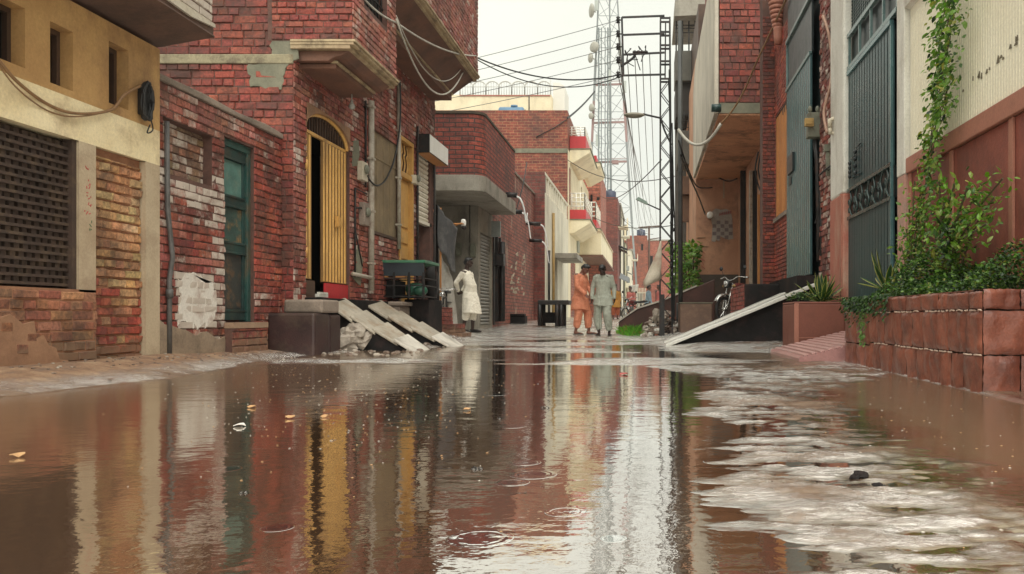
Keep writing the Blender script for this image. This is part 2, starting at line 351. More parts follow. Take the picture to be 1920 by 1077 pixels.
BT_pink=brick_tex('pinkish brick wall',(.46,.155,.10),(.31,.085,.055),(.16,.08,.06),bw=.5,bh=.2,ms=.02,damt=.5)
BT_pinkw=brick_tex('brick wall with worn whitewash',(.42,.13,.085),(.27,.07,.05),(.13,.07,.055),bw=.32,bh=.12,ms=.016,wash=(.52,.42,.32))
BT_far=brick_tex('far brick wall',(.30,.075,.045),(.15,.034,.027),(.36,.19,.10),bw=.40,bh=.15,ms=.014,damt=.6)
BT_dark=brick_tex('dark brick wall',(.24,.055,.04),(.13,.032,.026),(.15,.08,.06),bw=.4,bh=.15,ms=.018)

# ------------------------------------------------------------------ walls with openings, bricks
def pt(axis, pos, u, v): return (pos,u,v) if axis=='x' else (u,pos,v)
def slab(mb, axis, pos, back, u0,u1,v0,v1, holes=(), mi=0, reveal=.12, rmi=None, col=None):
    """wall skin at pos, body running to back; holes are (u0,u1,v0,v1) cut through with reveals"""
    rmi=mi if rmi is None else rmi
    us=sorted({u0,u1,*[h for q in holes for h in q[:2] if u0<h<u1]}); vs=sorted({v0,v1,*[h for q in holes for h in q[2:4] if v0<h<v1]})
    for i in range(len(us)-1):
        for j in range(len(vs)-1):
            uc=(us[i]+us[i+1])/2; vc=(vs[j]+vs[j+1])/2
            if any(q[0]<uc<q[1] and q[2]<vc<q[3] for q in holes): continue
            mb.quad(pt(axis,pos,us[i],vs[j]),pt(axis,pos,us[i+1],vs[j]),pt(axis,pos,us[i+1],vs[j+1]),pt(axis,pos,us[i],vs[j+1]),mi,col)
    s=1 if back>pos else -1
    for q in holes:
        a,b,c,d=max(q[0],u0),min(q[1],u1),max(q[2],v0),min(q[3],v1); e=pos+s*(q[4] if len(q)>4 else reveal)
        for (p1,p2) in (((a,c),(b,c)),((b,c),(b,d)),((b,d),(a,d)),((a,d),(a,c))):
            mb.quad(pt(axis,pos,*p1),pt(axis,pos,*p2),pt(axis,e,*p2),pt(axis,e,*p1),rmi,col)
    e_=.004; ua,ub,va,vb=u0+e_,u1-e_,v0+e_,v1-e_
    for (p1,p2) in (((ua,va),(ub,va)),((ub,va),(ub,vb)),((ub,vb),(ua,vb)),((ua,vb),(ua,va))):
        mb.quad(pt(axis,pos,*p1),pt(axis,pos,*p2),pt(axis,back,*p2),pt(axis,back,*p1),mi,col)
    if not holes:
        mb.quad(pt(axis,back,u0,v0),pt(axis,back,u1,v0),pt(axis,back,u1,v1),pt(axis,back,u0,v1),mi,col)
RED=[(.30,.064,.042),(.27,.053,.037),(.32,.075,.048),(.24,.048,.036),(.29,.068,.045),(.21,.044,.034)]
BRIGHT=[(.42,.078,.046),(.37,.066,.041),(.44,.105,.058),(.31,.056,.038),(.40,.095,.058)]
DKRED=[(.26,.048,.032),(.20,.038,.028),(.32,.062,.036),(.15,.034,.028)]
PINK=[(.40,.135,.10),(.37,.115,.085),(.42,.16,.12),(.33,.10,.075),(.39,.15,.11)]
TAN=[(.62,.36,.18),(.66,.42,.22),(.56,.28,.13),(.60,.32,.16),(.50,.22,.11)]
def inpoly(x,y,poly):
    r=False; n=len(poly)
    for i in range(n):
        x1,y1=poly[i]; x2,y2=poly[(i+1)%n]
        if (y1>y)!=(y2>y) and x<(x2-x1)*(y-y1)/(y2-y1)+x1: r=not r
    return r
def bricks(mb, axis, pos, sgn, u0,u1,v0,v1, holes=(), pal=RED, wash=None, bl=.232, bh=.078, mo=.011, d=.012, rough=.005, mi=1, palf=None, skip=.0, tilt=.003):
    row=0; v=v0
    rr=random.Random(int(abs(u0*97+v0*31+pos*13)*10)+3)
    while v<v1-.015:
        va=v+mo/2; vb=min(v+bh-mo/2,v1)
        L=bl if row%2==0 else bl/2
        u=u0-rr.random()*L*.9
        while u<u1:
            Lb=L*(1+rr.uniform(-.05,.05)); ua=u+mo/2; ub=u+Lb-mo/2; u+=Lb
            a,b=max(ua,u0),min(ub,u1); ok=b-a>.014
            for h in holes:
                if vb>h[2]+.004 and va<h[3]-.004:
                    if a<h[1] and b>h[0]:
                        if a<h[0]: b=min(b,h[0])
                        elif b>h[1]: a=max(a,h[1])
                        else: ok=False
            if not ok or b-a<.014 or rr.random()<skip: continue
            uc,vc=(a+b)/2,(va+vb)/2
            c=rr.choice(palf(uc,vc) if palf else pal); k=rr.uniform(.86,1.12)
            wv=wash(uc,vc)+rr.uniform(-.16,.16) if wash else 0
            cc=(min(c[0]*k,.9),min(c[1]*k*rr.uniform(.9,1.15),.9),min(c[2]*k*rr.uniform(.9,1.1),.9),wv)
            o=d+rr.uniform(-rough,rough); t=[rr.uniform(-tilt,tilt) for _ in range(4)]; j=[rr.uniform(-.004,.004) for _ in range(8)]; e=.006
            q=[(a,va),(b,va),(b,vb),(a,vb)]
            base=[pt(axis,pos,x+j[2*i],y+j[2*i+1]) for i,(x,y) in enumerate(q)]
            ins=[(a+e,va+e),(b-e,va+e),(b-e,vb-e),(a+e,vb-e)]
            top=[pt(axis,pos+sgn*(o+t[i]),x+j[2*i],y+j[2*i+1]) for i,(x,y) in enumerate(ins)]
            mb.add(base+top,[(4,5,6,7),(0,1,5,4),(1,2,6,5),(2,3,7,6),(3,0,4,7)],mi,False,cc)
        v+=bh; row+=1
def room(mb, x0,x1,y0,y1,z0,z1, open_, mi=0):
    f={'x0':((x0,y0,z0),(x0,y1,z0),(x0,y1,z1),(x0,y0,z1)),'x1':((x1,y0,z0),(x1,y1,z0),(x1,y1,z1),(x1,y0,z1)),
       'y0':((x0,y0,z0),(x1,y0,z0),(x1,y0,z1),(x0,y0,z1)),'y1':((x0,y1,z0),(x1,y1,z0),(x1,y1,z1),(x0,y1,z1)),
       'z0':((x0,y0,z0),(x1,y0,z0),(x1,y1,z0),(x0,y1,z0)),'z1':((x0,y0,z1),(x1,y0,z1),(x1,y1,z1),(x0,y1,z1))}
    for k,q in f.items():
        if k!=open_: mb.quad(*q,mi)
def sag(a,b,s=.2,n=14):
    a=Vector(a); b=Vector(b); return [a.lerp(b,i/n)-Vector((0,0,s*4*(i/n)*(1-i/n))) for i in range(n+1)]
def smooth_path(pts, k=6):
    pts=[Vector(p) for p in pts]; out=[]
    for i in range(len(pts)-1):
        p0=pts[max(i-1,0)]; p1=pts[i]; p2=pts[i+1]; p3=pts[min(i+2,len(pts)-1)]
        for j in range(k):
            t=j/k; out.append(.5*((2*p1)+(p2-p0)*t+(2*p0-5*p1+4*p2-p3)*t*t+(3*p1-p0-3*p2+p3)*t**3))
    return out+[pts[-1]]

# ------------------------------------------------------------------ ground and water
def _lat(seed):
    return np.random.default_rng(seed).random((256,256)).astype(np.float32)
_L=[_lat(i) for i in range(6)]
def vn(x,y,k=0):
    L=_L[k%6]; xi=np.floor(x).astype(np.int64); yi=np.floor(y).astype(np.int64); fx=x-xi; fy=y-yi
    fx=fx*fx*(3-2*fx); fy=fy*fy*(3-2*fy); a=xi%256; b=(xi+1)%256; c=yi%256; d=(yi+1)%256
    return (L[a,c]*(1-fx)+L[b,c]*fx)*(1-fy)+(L[a,d]*(1-fx)+L[b,d]*fx)*fy
def fbm(x,y,o=4,k=0):
    s=0; a=.5; t=0
    for i in range(o): s=s+a*vn(x*2**i+17.3*i,y*2**i+9.1*i,k+i); t+=a; a*=.55
    return s/t-.5
def sstep(a,b,x):
    t=np.clip((x-a)/(b-a),0,1); return t*t*(3-2*t)
def ground_h(x,y):
    x=np.asarray(x,dtype=np.float64); y=np.asarray(y,dtype=np.float64)
    base=.30*sstep(17,42,y)+.05*sstep(-2.4,-4.4,x)*sstep(12,20,y)+.05*sstep(19,30,y)
    # main puddle floor and the far wet road
    far=sstep(6.6,7.7,y+.5*fbm(x*.9,y*.5,3,1))
    streak=fbm(x*.6+3,y*.75,5,2)
    n1=fbm(x*1.7,y*2.1,4,3)
    hf=.000+.07*streak+.008*n1+.008*sstep(9,16,y)
    h=base+(1-far)*(-.05)+far*hf
    # left bank
    xs=np.interp(y,[0,4.5,5.9,7,8,9.5,10.6,11.6,13,16,20,60],[-3.62,-3.62,-3.5,-3.62,-3.9,-3.92,-3.6,-3.1,-3.0,-3.2,-3.3,-3.3])
    xs=xs+.25*fbm(x*1.2+5,y*1.6,4,4)
    bank=np.clip((xs-x)*.17,-.05,.11)+.026*fbm(x*7,y*1.3,4,0)*sstep(-.1,.2,xs-x)
    h=np.where(y<17,np.maximum(h,np.minimum(bank,.2)+base),h)
    # muddy streaming patch on the right of the puddle
    xl=np.interp(y,[0,1.3,1.55,1.75,1.97,2.15,2.35,2.7,3.0,3.35,3.69,4.2,4.6,5.2,5.9,6.6,8],[.2,.22,.29,.27,.15,.20,.25,.26,.28,.33,.22,.34,.33,.5,.60,.2,-.3])
    xr=np.interp(y,[0,1.3,1.91,2.5,2.9,3.6,4.7,5.5,6.3,8],[.95,.95,.95,.95,.92,.92,1.05,1.45,1.9,2.2])
    e=np.minimum(x-xl,xr-x)+.10*fbm(x*3,y*5,4,5)+.30*fbm(x*1.1+7,y*7,4,1)
    rip=fbm(x*5,y*15,4,1)*.024+fbm(x*13,y*38,3,2)*.016+fbm(x*34,y*80,2,3)*.005
    pat=np.clip(e*.05,-.05,.004)+np.where(e>-.3,rip*np.clip(.55+e*3,0,1),0)+.010*fbm(x*2.2,y*3.2,3,0)
    h=np.where(y<8.2,np.maximum(h,np.minimum(pat,.06)-.02*sstep(7,8.2,y)),h)
    # margin along the planter and under the right hand ramps
    rb=np.clip((x-1.925)*.5,-.05,.02)+.008*fbm(x*6,y*6,3,3)
    h=np.where((x>1.6)&(y<9),np.maximum(h,rb),h)
    rr=.10*sstep(.0,.9,x+.25*fbm(x*2,y*2,3,2))*sstep(9.5,13,y)
    h=h+rr+.0025*fbm(x*14,y*14,3,4)
    return h
def gz(x,y): return float(ground_h(np.array([x]),np.array([y]))[0])
def build_ground():
    xs=np.concatenate([-np.geomspace(400,7.2,24),np.arange(-7,-1.2,.022),np.arange(-1.2,2.6,.0125),np.arange(2.6,5,.06),np.geomspace(5,400,24)])
    ys=np.concatenate([np.linspace(-30,.6,24)[:-1],np.geomspace(.6,130,850),np.geomspace(132,1500,14)])
    X,Y=np.meshgrid(xs,ys); Z=ground_h(X,Y); nx,ny=len(xs),len(ys)
    Z=np.where((np.abs(X)>9)|(Y<.6),np.clip(Z,-.05,.6),Z)
    me=bpy.data.meshes.new('ground'); me.vertices.add(nx*ny)
    me.vertices.foreach_set('co',np.stack([X,Y,Z],-1).astype(np.float32).ravel())
    i=np.arange(nx*ny).reshape(ny,nx); q=np.stack([i[:-1,:-1],i[:-1,1:],i[1:,1:],i[1:,:-1]],-1).reshape(-1,4); n=len(q)
    me.loops.add(n*4); me.loops.foreach_set('vertex_index',q.ravel().astype(np.int32)); me.polygons.add(n)
    me.polygons.foreach_set('loop_start',(np.arange(n)*4).astype(np.int32))
    me.polygons.foreach_set('use_smooth',np.ones(n,dtype=bool)); me.update(); me.validate()
    m,nt,b=newmat('wet mud'); v=coords(nt)
    n1=noise(nt,v,6,8,.7); n2=noise(nt,v,60,5,.7); n3=noise(nt,coords(nt,(1,1.6,1)),1.1,6,.65)
    geo=node(nt,'ShaderNodeNewGeometry'); sx=node(nt,'ShaderNodeSeparateXYZ'); nt.links.new(geo.outputs['Position'],sx.inputs[0])
    left=math_(nt,'MULTIPLY_ADD',sx.outputs[0],-1.6,-4.9,clamp=True)         # drier sandy bank along the left houses
    nearr=math_(nt,'MULTIPLY_ADD',sx.outputs[1],-.25,3.6,clamp=True)
    hgt=math_(nt,'MULTIPLY_ADD',sx.outputs[2],22.,-.55,clamp=True)
    dry=math_(nt,'MULTIPLY',math_(nt,'MULTIPLY',left,nearr),math_(nt,'ADD',hgt,math_(nt,'MULTIPLY_ADD',n1,1.6,-.8),clamp=True))
    wetc=ramp(nt,noise(nt,coords(nt,(1,2.5,1)),2.6,7,.7),[(.34,(.075,.045,.028)),(.48,(.15,.088,.052)),(.64,(.22,.15,.10))])
    dryc=ramp(nt,n1,[(.3,(.14,.075,.043)),(.5,(.25,.145,.085)),(.72,(.40,.28,.18))])
    col=mix(nt,dry,wetc,dryc); col=mix(nt,.6,col,ramp(nt,n2,[(.3,.6),(.7,1.3)]),'MULTIPLY')
    nt.links.new(col,b.inputs['Base Color'])
    rr=math_(nt,'MULTIPLY_ADD',n3,.30,.02); rr=math_(nt,'MULTIPLY_ADD',dry,.5,math_(nt,'ADD',rr,.3),clamp=True)
    nt.links.new(rr,b.inputs['Roughness']); bump(nt,b,math_(nt,'MULTIPLY_ADD',n2,.5,n1),.5,.012)
    # film of running water over the mud
    gl=node(nt,'ShaderNodeBsdfGlossy'); gl.inputs['Color'].default_value=(.98,.97,.94,1)
    nw=noise(nt,coords(nt,(1,2.4,1)),30,7,.72); bp=node(nt,'ShaderNodeBump'); bp.inputs['Distance'].default_value=.03
    stg=math_(nt,'MULTIPLY',sx.outputs[2],130.,clamp=True); smo=math_(nt,'MULTIPLY_ADD',math_(nt,'ADD',sx.outputs[0],math_(nt,'MULTIPLY',n1,.5)),-3.2,3.5,clamp=True); fary=math_(nt,'MULTIPLY_ADD',sx.outputs[1],.6,-2.6,clamp=True)
    smo=math_(nt,'MAXIMUM',smo,fary); nmod=ramp(nt,noise(nt,coords(nt,(1,1.5,1)),7,6,.7),[(.36,.45),(.54,1.)])
    nt.links.new(math_(nt,'MULTIPLY',math_(nt,'MULTIPLY',stg,nmod),math_(nt,'MULTIPLY_ADD',smo,.85,.15)),bp.inputs['Strength'])
    nt.links.new(nw,bp.inputs['Height']); nt.links.new(bp.outputs[0],gl.inputs['Normal'])
    nt.links.new(ramp(nt,n3,[(.35,.07),(.7,.26)]),gl.inputs['Roughness'])
    fr=node(nt,'ShaderNodeFresnel'); fr.inputs['IOR'].default_value=1.75
    fac=math_(nt,'MULTIPLY_ADD',fr.outputs[0],.6,.60,clamp=True)
    road=noise(nt,coords(nt,(.9,.8,1)),1.15,6,.72); road=ramp(nt,road,[(.38,.10),(.47,.8),(.54,1.)])
    fac=math_(nt,'MULTIPLY',math_(nt,'MULTIPLY',fac,road),math_(nt,'MULTIPLY_ADD',dry,-1.,1.,clamp=True))
    ms=node(nt,'ShaderNodeMixShader'); nt.links.new(fac,ms.inputs[0]); nt.links.new(b.outputs[0],ms.inputs[1]); nt.links.new(gl.outputs[0],ms.inputs[2])
    nt.links.new(ms.outputs[0],[n for n in nt.nodes if n.type=='OUTPUT_MATERIAL'][0].inputs[0])
    me.materials.append(m); o=bpy.data.objects.new('ground',me); COL.objects.link(o); tag(o,kind='structure'); return o
build_ground()
def build_water():
    mb=MB(); mb.quad((-7,-6,0),(4,-6,0),(4,17.5,0),(-7,17.5,0))
    # rings left by rain drops: real low waves lying on the sheet
    rr=random.Random(5)
    spots=[(985,868,.05),(1000,890,.07),(960,905,.05),(1345,866,.045),(900,1010,.07),(960,800,.06),(1200,820,.05),(420,880,.05),(1060,960,.05),(1100,760,.07),(930,740,.08),(520,990,.035),(1150,1010,.03)]
    for px,py,r in spots:
        Y=CZ*F/(py-HY); X=XP(px,Y); nr,na=26,36; wl=rr.uniform(.013,.02); amp=rr.uniform(.00010,.00022)
        vs=[]; fs=[]
        for i in range(nr+1):
            q=i/nr*r; en=math.exp(-((q-r*.72)/(r*.13))**2)*(1-(i/nr)**6); z=.0004+amp*en*math.cos(2*math.pi*q/wl)+amp*.0
            if i==nr: z=-.0005
            for j in range(na): a=2*math.pi*j/na; vs.append((X+q*math.cos(a),Y+q*math.sin(a),z))
        for i in range(nr):
            for j in range(na): fs.append((i*na+j,i*na+(j+1)%na,(i+1)*na+(j+1)%na,(i+1)*na+j))
        mb.add(vs,fs,0,True)
    m,nt,b=newmat('muddy water'); v=coords(nt)
    na=noise(nt,coords(nt,(1,1.3,1)),5,4,.55); nb=noise(nt,v,26,3,.5); nc=noise(nt,v,.8,4,.6)
    col=ramp(nt,nc,[(.35,(.105,.055,.03)),(.65,(.155,.085,.047))])
    nt.nodes.remove(b); df=node(nt,'ShaderNodeBsdfDiffuse'); nt.links.new(col,df.inputs[0])
    gl=node(nt,'ShaderNodeBsdfGlossy'); gl.inputs['Color'].default_value=(.97,.96,.94,1); gl.inputs['Roughness'].default_value=.035
    nst=noise(nt,coords(nt,(1.3,9,1)),2.2,4,.6); nmk=ramp(nt,noise(nt,coords(nt,(.7,1.6,1)),1.3,4,.6),[(.52,0.),(.64,1.)]); h=math_(nt,'MULTIPLY_ADD',math_(nt,'MULTIPLY',nst,nmk),.55,math_(nt,'MULTIPLY_ADD',nb,.22,na)); bp=node(nt,'ShaderNodeBump'); bp.inputs['Strength'].default_value=.32; bp.inputs['Distance'].default_value=.006
    nt.links.new(h,bp.inputs['Height'])
    nt.links.new(bp.outputs[0],gl.inputs['Normal'])
    fr=node(nt,'ShaderNodeFresnel'); fr.inputs['IOR'].default_value=1.75
    geo=node(nt,'ShaderNodeNewGeometry'); sx=node(nt,'ShaderNodeSeparateXYZ'); nt.links.new(geo.outputs['Position'],sx.inputs[0])
    wob=math_(nt,'MULTIPLY_ADD',nc,1.6,-.8)
    silt=math_(nt,'MULTIPLY_ADD',math_(nt,'ADD',sx.outputs[0],wob),2.2,-1.5,clamp=True)
    siltl=math_(nt,'MULTIPLY_ADD',math_(nt,'ADD',sx.outputs[0],wob),-.5,-.55,clamp=True)
    sl=math_(nt,'MAXIMUM',silt,math_(nt,'MULTIPLY',siltl,.7))
    nt.links.new(math_(nt,'MULTIPLY_ADD',sl,.16,.035),gl.inputs['Roughness'])
    fac=math_(nt,'MULTIPLY_ADD',fr.outputs[0],.6,.58,clamp=True); fac=math_(nt,'MULTIPLY',fac,math_(nt,'MULTIPLY_ADD',sl,-.38,1.))
    nt.links.new(mix(nt,sl,col,(.135,.084,.045)),df.inputs[0])
    ms=node(nt,'ShaderNodeMixShader'); nt.links.new(fac,ms.inputs[0]); nt.links.new(df.outputs[0],ms.inputs[1]); nt.links.new(gl.outputs[0],ms.inputs[2])
    out=[n for n in nt.nodes if n.type=='OUTPUT_MATERIAL'][0]; nt.links.new(ms.outputs[0],out.inputs[0])
    o=mb.build('water',m,recalc=False); tag(o,kind='structure')
    for p in o.data.polygons:
        pass
build_water()
def rough(poly, step=.06, amp=.02, seed=1):
    r=random.Random(seed); out=[]; n=len(poly)
    for i in range(n):
        a=poly[i]; b=poly[(i+1)%n]; L=math.hypot(b[0]-a[0],b[1]-a[1]); k=max(1,int(L/step))
        for j in range(k):
            t=j/k; q=amp*(.4 if j==0 else 1); out.append((a[0]+(b[0]-a[0])*t+r.uniform(-q,q), a[1]+(b[1]-a[1])*t+r.uniform(-q,q)))
    return out
# ================================================================== LEFT SIDE
# ---------------------------------------------------------- A: ochre plastered shop
XA=-4.4; ya=2.2; yA=7.21
A=thing('plastered_shop','ochre and cream plastered shop with dark screen window at the left edge','shop',(XA,5,0))
ztop=ZP(85,7.1)
zl=1.81
mb=MB()
wins=[(YX(204,XA),YX(241,XA),ZP(200,6.65),ZP(86,6.65),.14),(YX(94,XA),YX(137,XA),ZP(163,6.0),ZP(50,6.0),.14),(YX(-4,XA),YX(47,XA),ZP(120,5.55),ZP(6,5.55),.14)]
slab(mb,'x',XA,XA-.3,ya,yA,2.12,ztop,wins,0,.14)
mb.build('upper_wall',ochre,A)
mb=MB(); slab(mb,'x',XA,XA-.3,ya,yA,zl,2.12,(),0); mb.build('cream_band',cream_band,A)
for q in wins:
    mb=MB(); y0,y1,z0,z1,_=q
    for a,b,c,d in ((y0,y0+.035,z0,z1),(y1-.035,y1,z0,z1),(y0+.035,y1-.035,z1-.04,z1),(y0+.035,y1-.035,z0,z0+.03)): mb.box(XA-.14,XA-.10,a,b,c,d)
    mb.box(XA-.135,XA-.11,(y0+y1)/2-.012,(y0+y1)/2+.012,z0+.03,z1-.04)
    fr=mb.build('window',brown_dark,A)
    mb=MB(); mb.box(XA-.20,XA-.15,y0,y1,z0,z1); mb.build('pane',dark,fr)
yb0,yb1,yc0,yc1=YX(148,XA),YX(180,XA),YX(273,XA),yA
yp=yb0
mb=MB(); slab(mb,'x',XA,XA-.3,yb0,yb1,.62,zl,(),0); slab(mb,'x',XA,XA-.3,yc0,yc1,-.1,zl,(),0); mb.build('plaster_pillar',beige,A)
# pierced screen window
zs=.66
mb=MB(); mb.box(XA-.22,XA-.13,ya,yp,zs,zl)
z=zs+.02; k=0
while z<zl-.04:
    mb.box(XA-.13,XA-.045,ya,yp,z,z+.022)
    y=ya+(.039 if k%2 else 0)
    while y<yp-.05:
        mb.box(XA-.13,XA-.065+.01*(random.random()-.5),y,y+.048,z+.022,z+.058); y+=.078
    z+=.058; k+=1
mb.box(XA-.10,XA-.02,yp-.045,yp,zs,zl); 
mb.build('screen_window',jali_m,A)
# low wall under the screen, fallen plaster over brick
mb=MB(); slab(mb,'x',XA,XA-.3,ya,yb1,-.1,zs,(),0)
fallen=[(ya,-.1),(6.05,-.1),(5.95,.2),(5.6,.34),(5.3,.40),(4.9,.50),(ya,.56)]
bricks(mb,'x',XA,1,ya,yb1,-.05,zs-.02,(),pal=[(.40,.17,.09),(.36,.14,.075),(.43,.20,.11),(.34,.12,.07)],mi=1,rough=.009,d=.010)
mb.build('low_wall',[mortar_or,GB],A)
mb=MB()
pl=[(ya,-.1),(6.16,-.1),(6.12,.06),(6.05,.12),(5.97,.13),(5.93,.22),(5.86,.24),(5.80,.33),(5.74,.31),(5.72,.42),(5.62,.40),(5.50,.47),(5.42,.45),(5.3,.54),(5.1,.50),(4.9,.53),(4.5,.57),(ya,.55)]
mb.prism(pl,'x',XA,XA+.015); mb.build('plaster_patch',mud_plaster,A,bevel=.005)
# bricked up doorway
mb=MB(); slab(mb,'x',XA-.055,XA-.3,yb1,yc0,-.1,zl,(),0)
def tanp(u,v): return TAN if v>.62+.2*math.sin(u*9) else (BRIGHT+[TAN[3]])
bricks(mb,'x',XA-.055,1,yb1,yc0,-.02,zl-.06,(),palf=tanp,mi=1,bh=.079,rough=.012,tilt=.006,d=.022,mo=.013)
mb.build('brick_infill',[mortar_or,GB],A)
mb=MB()  # red and green marks on the pillar
rr=random.Random(3)
for zc in (1.62,1.50,1.44,1.40,1.31,1.27):
    for i in range(3):
        y=6.28+rr.uniform(-.035,.035); z=zc+rr.uniform(-.02,.02); mb.bar((XA+.001,y,z),(XA+.001,y+rr.uniform(-.03,.03),z+rr.uniform(-.02,.025)),.003,.007)
mb.build('painted_mark',red_ink,A)
mb=MB()
for i in range(4):
    y=6.31+rr.uniform(-.02,.02); z=1.17+rr.uniform(-.03,.02); mb.bar((XA+.001,y,z),(XA+.001,y+rr.uniform(-.03,.03),z+rr.uniform(-.02,.02)),.003,.007)
mb.build('painted_mark',green_ink,A)
# projecting roof slab with brick edge
Xs=-3.94
mb=MB(); mb.prism([(XA-.3,ztop),(Xs+.0,ZP(71,7.3)),(Xs-.02,ZP(66,7.3)),(Xs-.02,ztop+.26),(XA-.3,ztop+.26)],'y',ya,7.30); sl=mb.build('roof_slab',pm('dark brown slab',(.15,.085,.06),(.085,.05,.037),2.5,.75,.5,35,stain=(.05,.035,.028),sscale=2,samt=.7),A,bevel=.012)  # slab body darker brown than the strip on its front edge
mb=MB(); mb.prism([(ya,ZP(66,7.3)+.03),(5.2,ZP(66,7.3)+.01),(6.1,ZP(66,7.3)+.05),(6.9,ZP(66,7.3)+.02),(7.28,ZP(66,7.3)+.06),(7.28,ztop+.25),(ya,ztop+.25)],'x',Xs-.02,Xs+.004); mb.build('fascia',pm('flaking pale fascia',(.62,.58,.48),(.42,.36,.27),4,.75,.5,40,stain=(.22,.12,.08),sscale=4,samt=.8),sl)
mb=MB(); slab(mb,'x',Xs-.03,Xs-.2,ya,7.28,ztop+.262,ztop+1.0,(),0); bricks(mb,'x',Xs-.03,1,ya,7.28,ztop+.265,ztop+1.0,(),pal=RED,wash=lambda u,v:.8,mi=1)
slab(mb,'y',7.285,7.1,XA-.2,Xs-.2,ztop+.262,ztop+1.0,(),0); mb.build('parapet',[mortar,GBW],A)
mb=MB(); mb.box(XA-3,XA-.3,ya,yA-.03,-.1,ztop); mb.build('rear_wall',grey_plaster,A)
# cable and coil on A
mb=MB(); pts=[P(-30,95,5.3),P(15,150,5.5),P(75,195,5.85),P(130,213,6.1),P(195,207,6.5),P(222,178,6.65),P(255,160,6.9)]
pts=[(p[0]+.05,p[1],p[2]) for p in pts]; mb.tube(smooth_path(pts),.012,6)
mb.tube(smooth_path([(p[0],p[1],p[2]-.02-.03*math.sin(i)) for i,p in enumerate(pts)]),.006,5)
tag(mb.build('hanging_cable',cable_t),'brown cable sagging across the ochre wall under three small windows','cable')
mb=MB(); cx,cy,cz=XA+.05,6.93,ZP(190,6.93)
for i in range(6):
    q=[(cx+.012*rr.uniform(-1,1)+.02*(i%2),cy+(.055+.012*rr.random())*math.cos(a),cz+(.15+.02*rr.random())*math.sin(a)) for a in np.linspace(0,2*math.pi,20)]
    mb.tube(q,.012,5)
mb.box(XA+.005,XA+.05,cy-.04,cy+.04,cz-.12,cz+.12)
mb.tube(smooth_path([(cx,cy+.05,cz-.1),(cx,cy+.10,cz-.22),(cx,cy+.02,cz-.27),(cx,cy+.06,cz-.19)]),.006,5)
tag(mb.build('cable_coil',cable_m),'black coil of cable hung at the corner of the ochre shop','cable coil')

# ---------------------------------------------------------- B: low whitewashed brick house with teal door
XB=-4.43; yB0=yA+.005; yB1=9.66
B=thing('whitewashed_brick_house','low brick house with patchy whitewash, blocked niche and teal door','house',(XB,8.4,0))
nz=(7.30,8.13,ZP(338,7.75),ZP(228,7.5),.10)
dy0,dy1=YX(420,XB),YX(476,XB); dz0,dz1=ZP(604,8.7),ZP(264,8.6)
dr=(dy0,dy1,dz0,dz1,.13)
zB=ZP(150,7.3)
def washB(u,v):
    w=0
    if u<dy0+.02:
        if 1.28<v<1.95: w=max(w,.64-.35*abs(v-1.65) if v>1.42 else .42)
        if u>dy0-.28 and v<2.1: w=max(w,.54)
        if 7.5<u<8.2 and .32<v<.88: w=1.35
        if .75<v<1.28: w=max(w,.33)
        if v<.4: w=max(w,.4)
    else:
        if v<1.0: w=.35
        if v>1.9: w=.3
    if v>2.3: w=max(w,.38)
    return w
def palB(u,v):
    if u>dy1: return BRIGHT if .9<v<2.0 else RED
    if v>2.25: return PINK
    return RED+PINK[:2]
mb=MB(); slab(mb,'x',XB,XB-.3,yB0,yB1,-.1,zB-.02,[nz,dr],0,.13)
bricks(mb,'x',XB,1,yB0,yB1,.02,zB-.03,[nz,dr],palf=palB,wash=washB,mi=1,rough=.009,tilt=.005)
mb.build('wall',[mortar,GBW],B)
mb=MB(); mb.prism(rough([(yB0,-.1),(yB0,.42),(7.4,.36),(7.62,.33),(7.8,.27),(8.0,.30),(8.2,.22),(dy0-.02,.25),(dy0-.02,-.1)],.08,.02,7),'x',XB,XB+.028); mb.build('plaster_skirt',pm('damp tan skirt',(.36,.27,.19),(.24,.175,.12),2.5,.75,.5,40,stain=(.10,.075,.05),sscale=2,samt=.7),B,bevel=.005)
mb=MB(); mb.prism(rough([(7.52,.36),(7.56,.62),(7.50,.80),(7.66,.88),(7.86,.82),(8.12,.80),(8.18,.58),(8.10,.40),(7.9,.34),(7.7,.38)],.045,.042,3),'x',XB,XB+.016)
mb.build('whitewash_patch',pm('flaking whitewash',(.74,.70,.63),(.62,.57,.50),4,.75,.4,50,stain=(.33,.20,.15),sscale=5,samt=.7),B,bevel=.008)
mb=MB(); slab(mb,'x',XB-.10,XB-.3,nz[0],nz[1],nz[2],nz[3],(),0); bricks(mb,'x',XB-.10,1,nz[0],nz[1],nz[2],nz[3],(),pal=[(.30,.19,.12),(.36,.22,.14),(.26,.15,.10),(.40,.17,.10)],wash=lambda u,v:.45,mi=1); mb.build('niche_infill',[mortar,GBW],B)
mb=MB(); mb.prism([(yB0-.0,zB-.02),(yB0,zB+.035),(7.9,zB+.05),(8.6,zB+.03),(9.2,zB+.06),(yB1-.01,zB+.04),(yB1-.01,zB-.02)],'x',XB-.28,XB+.035); mb.build('coping',grey_plaster,B,bevel=.01)
mb=MB(); mb.box(XB-4,XB-.3,yB0,yB1,zB-.35,zB-.25); mb.build('roof',concrete,B)
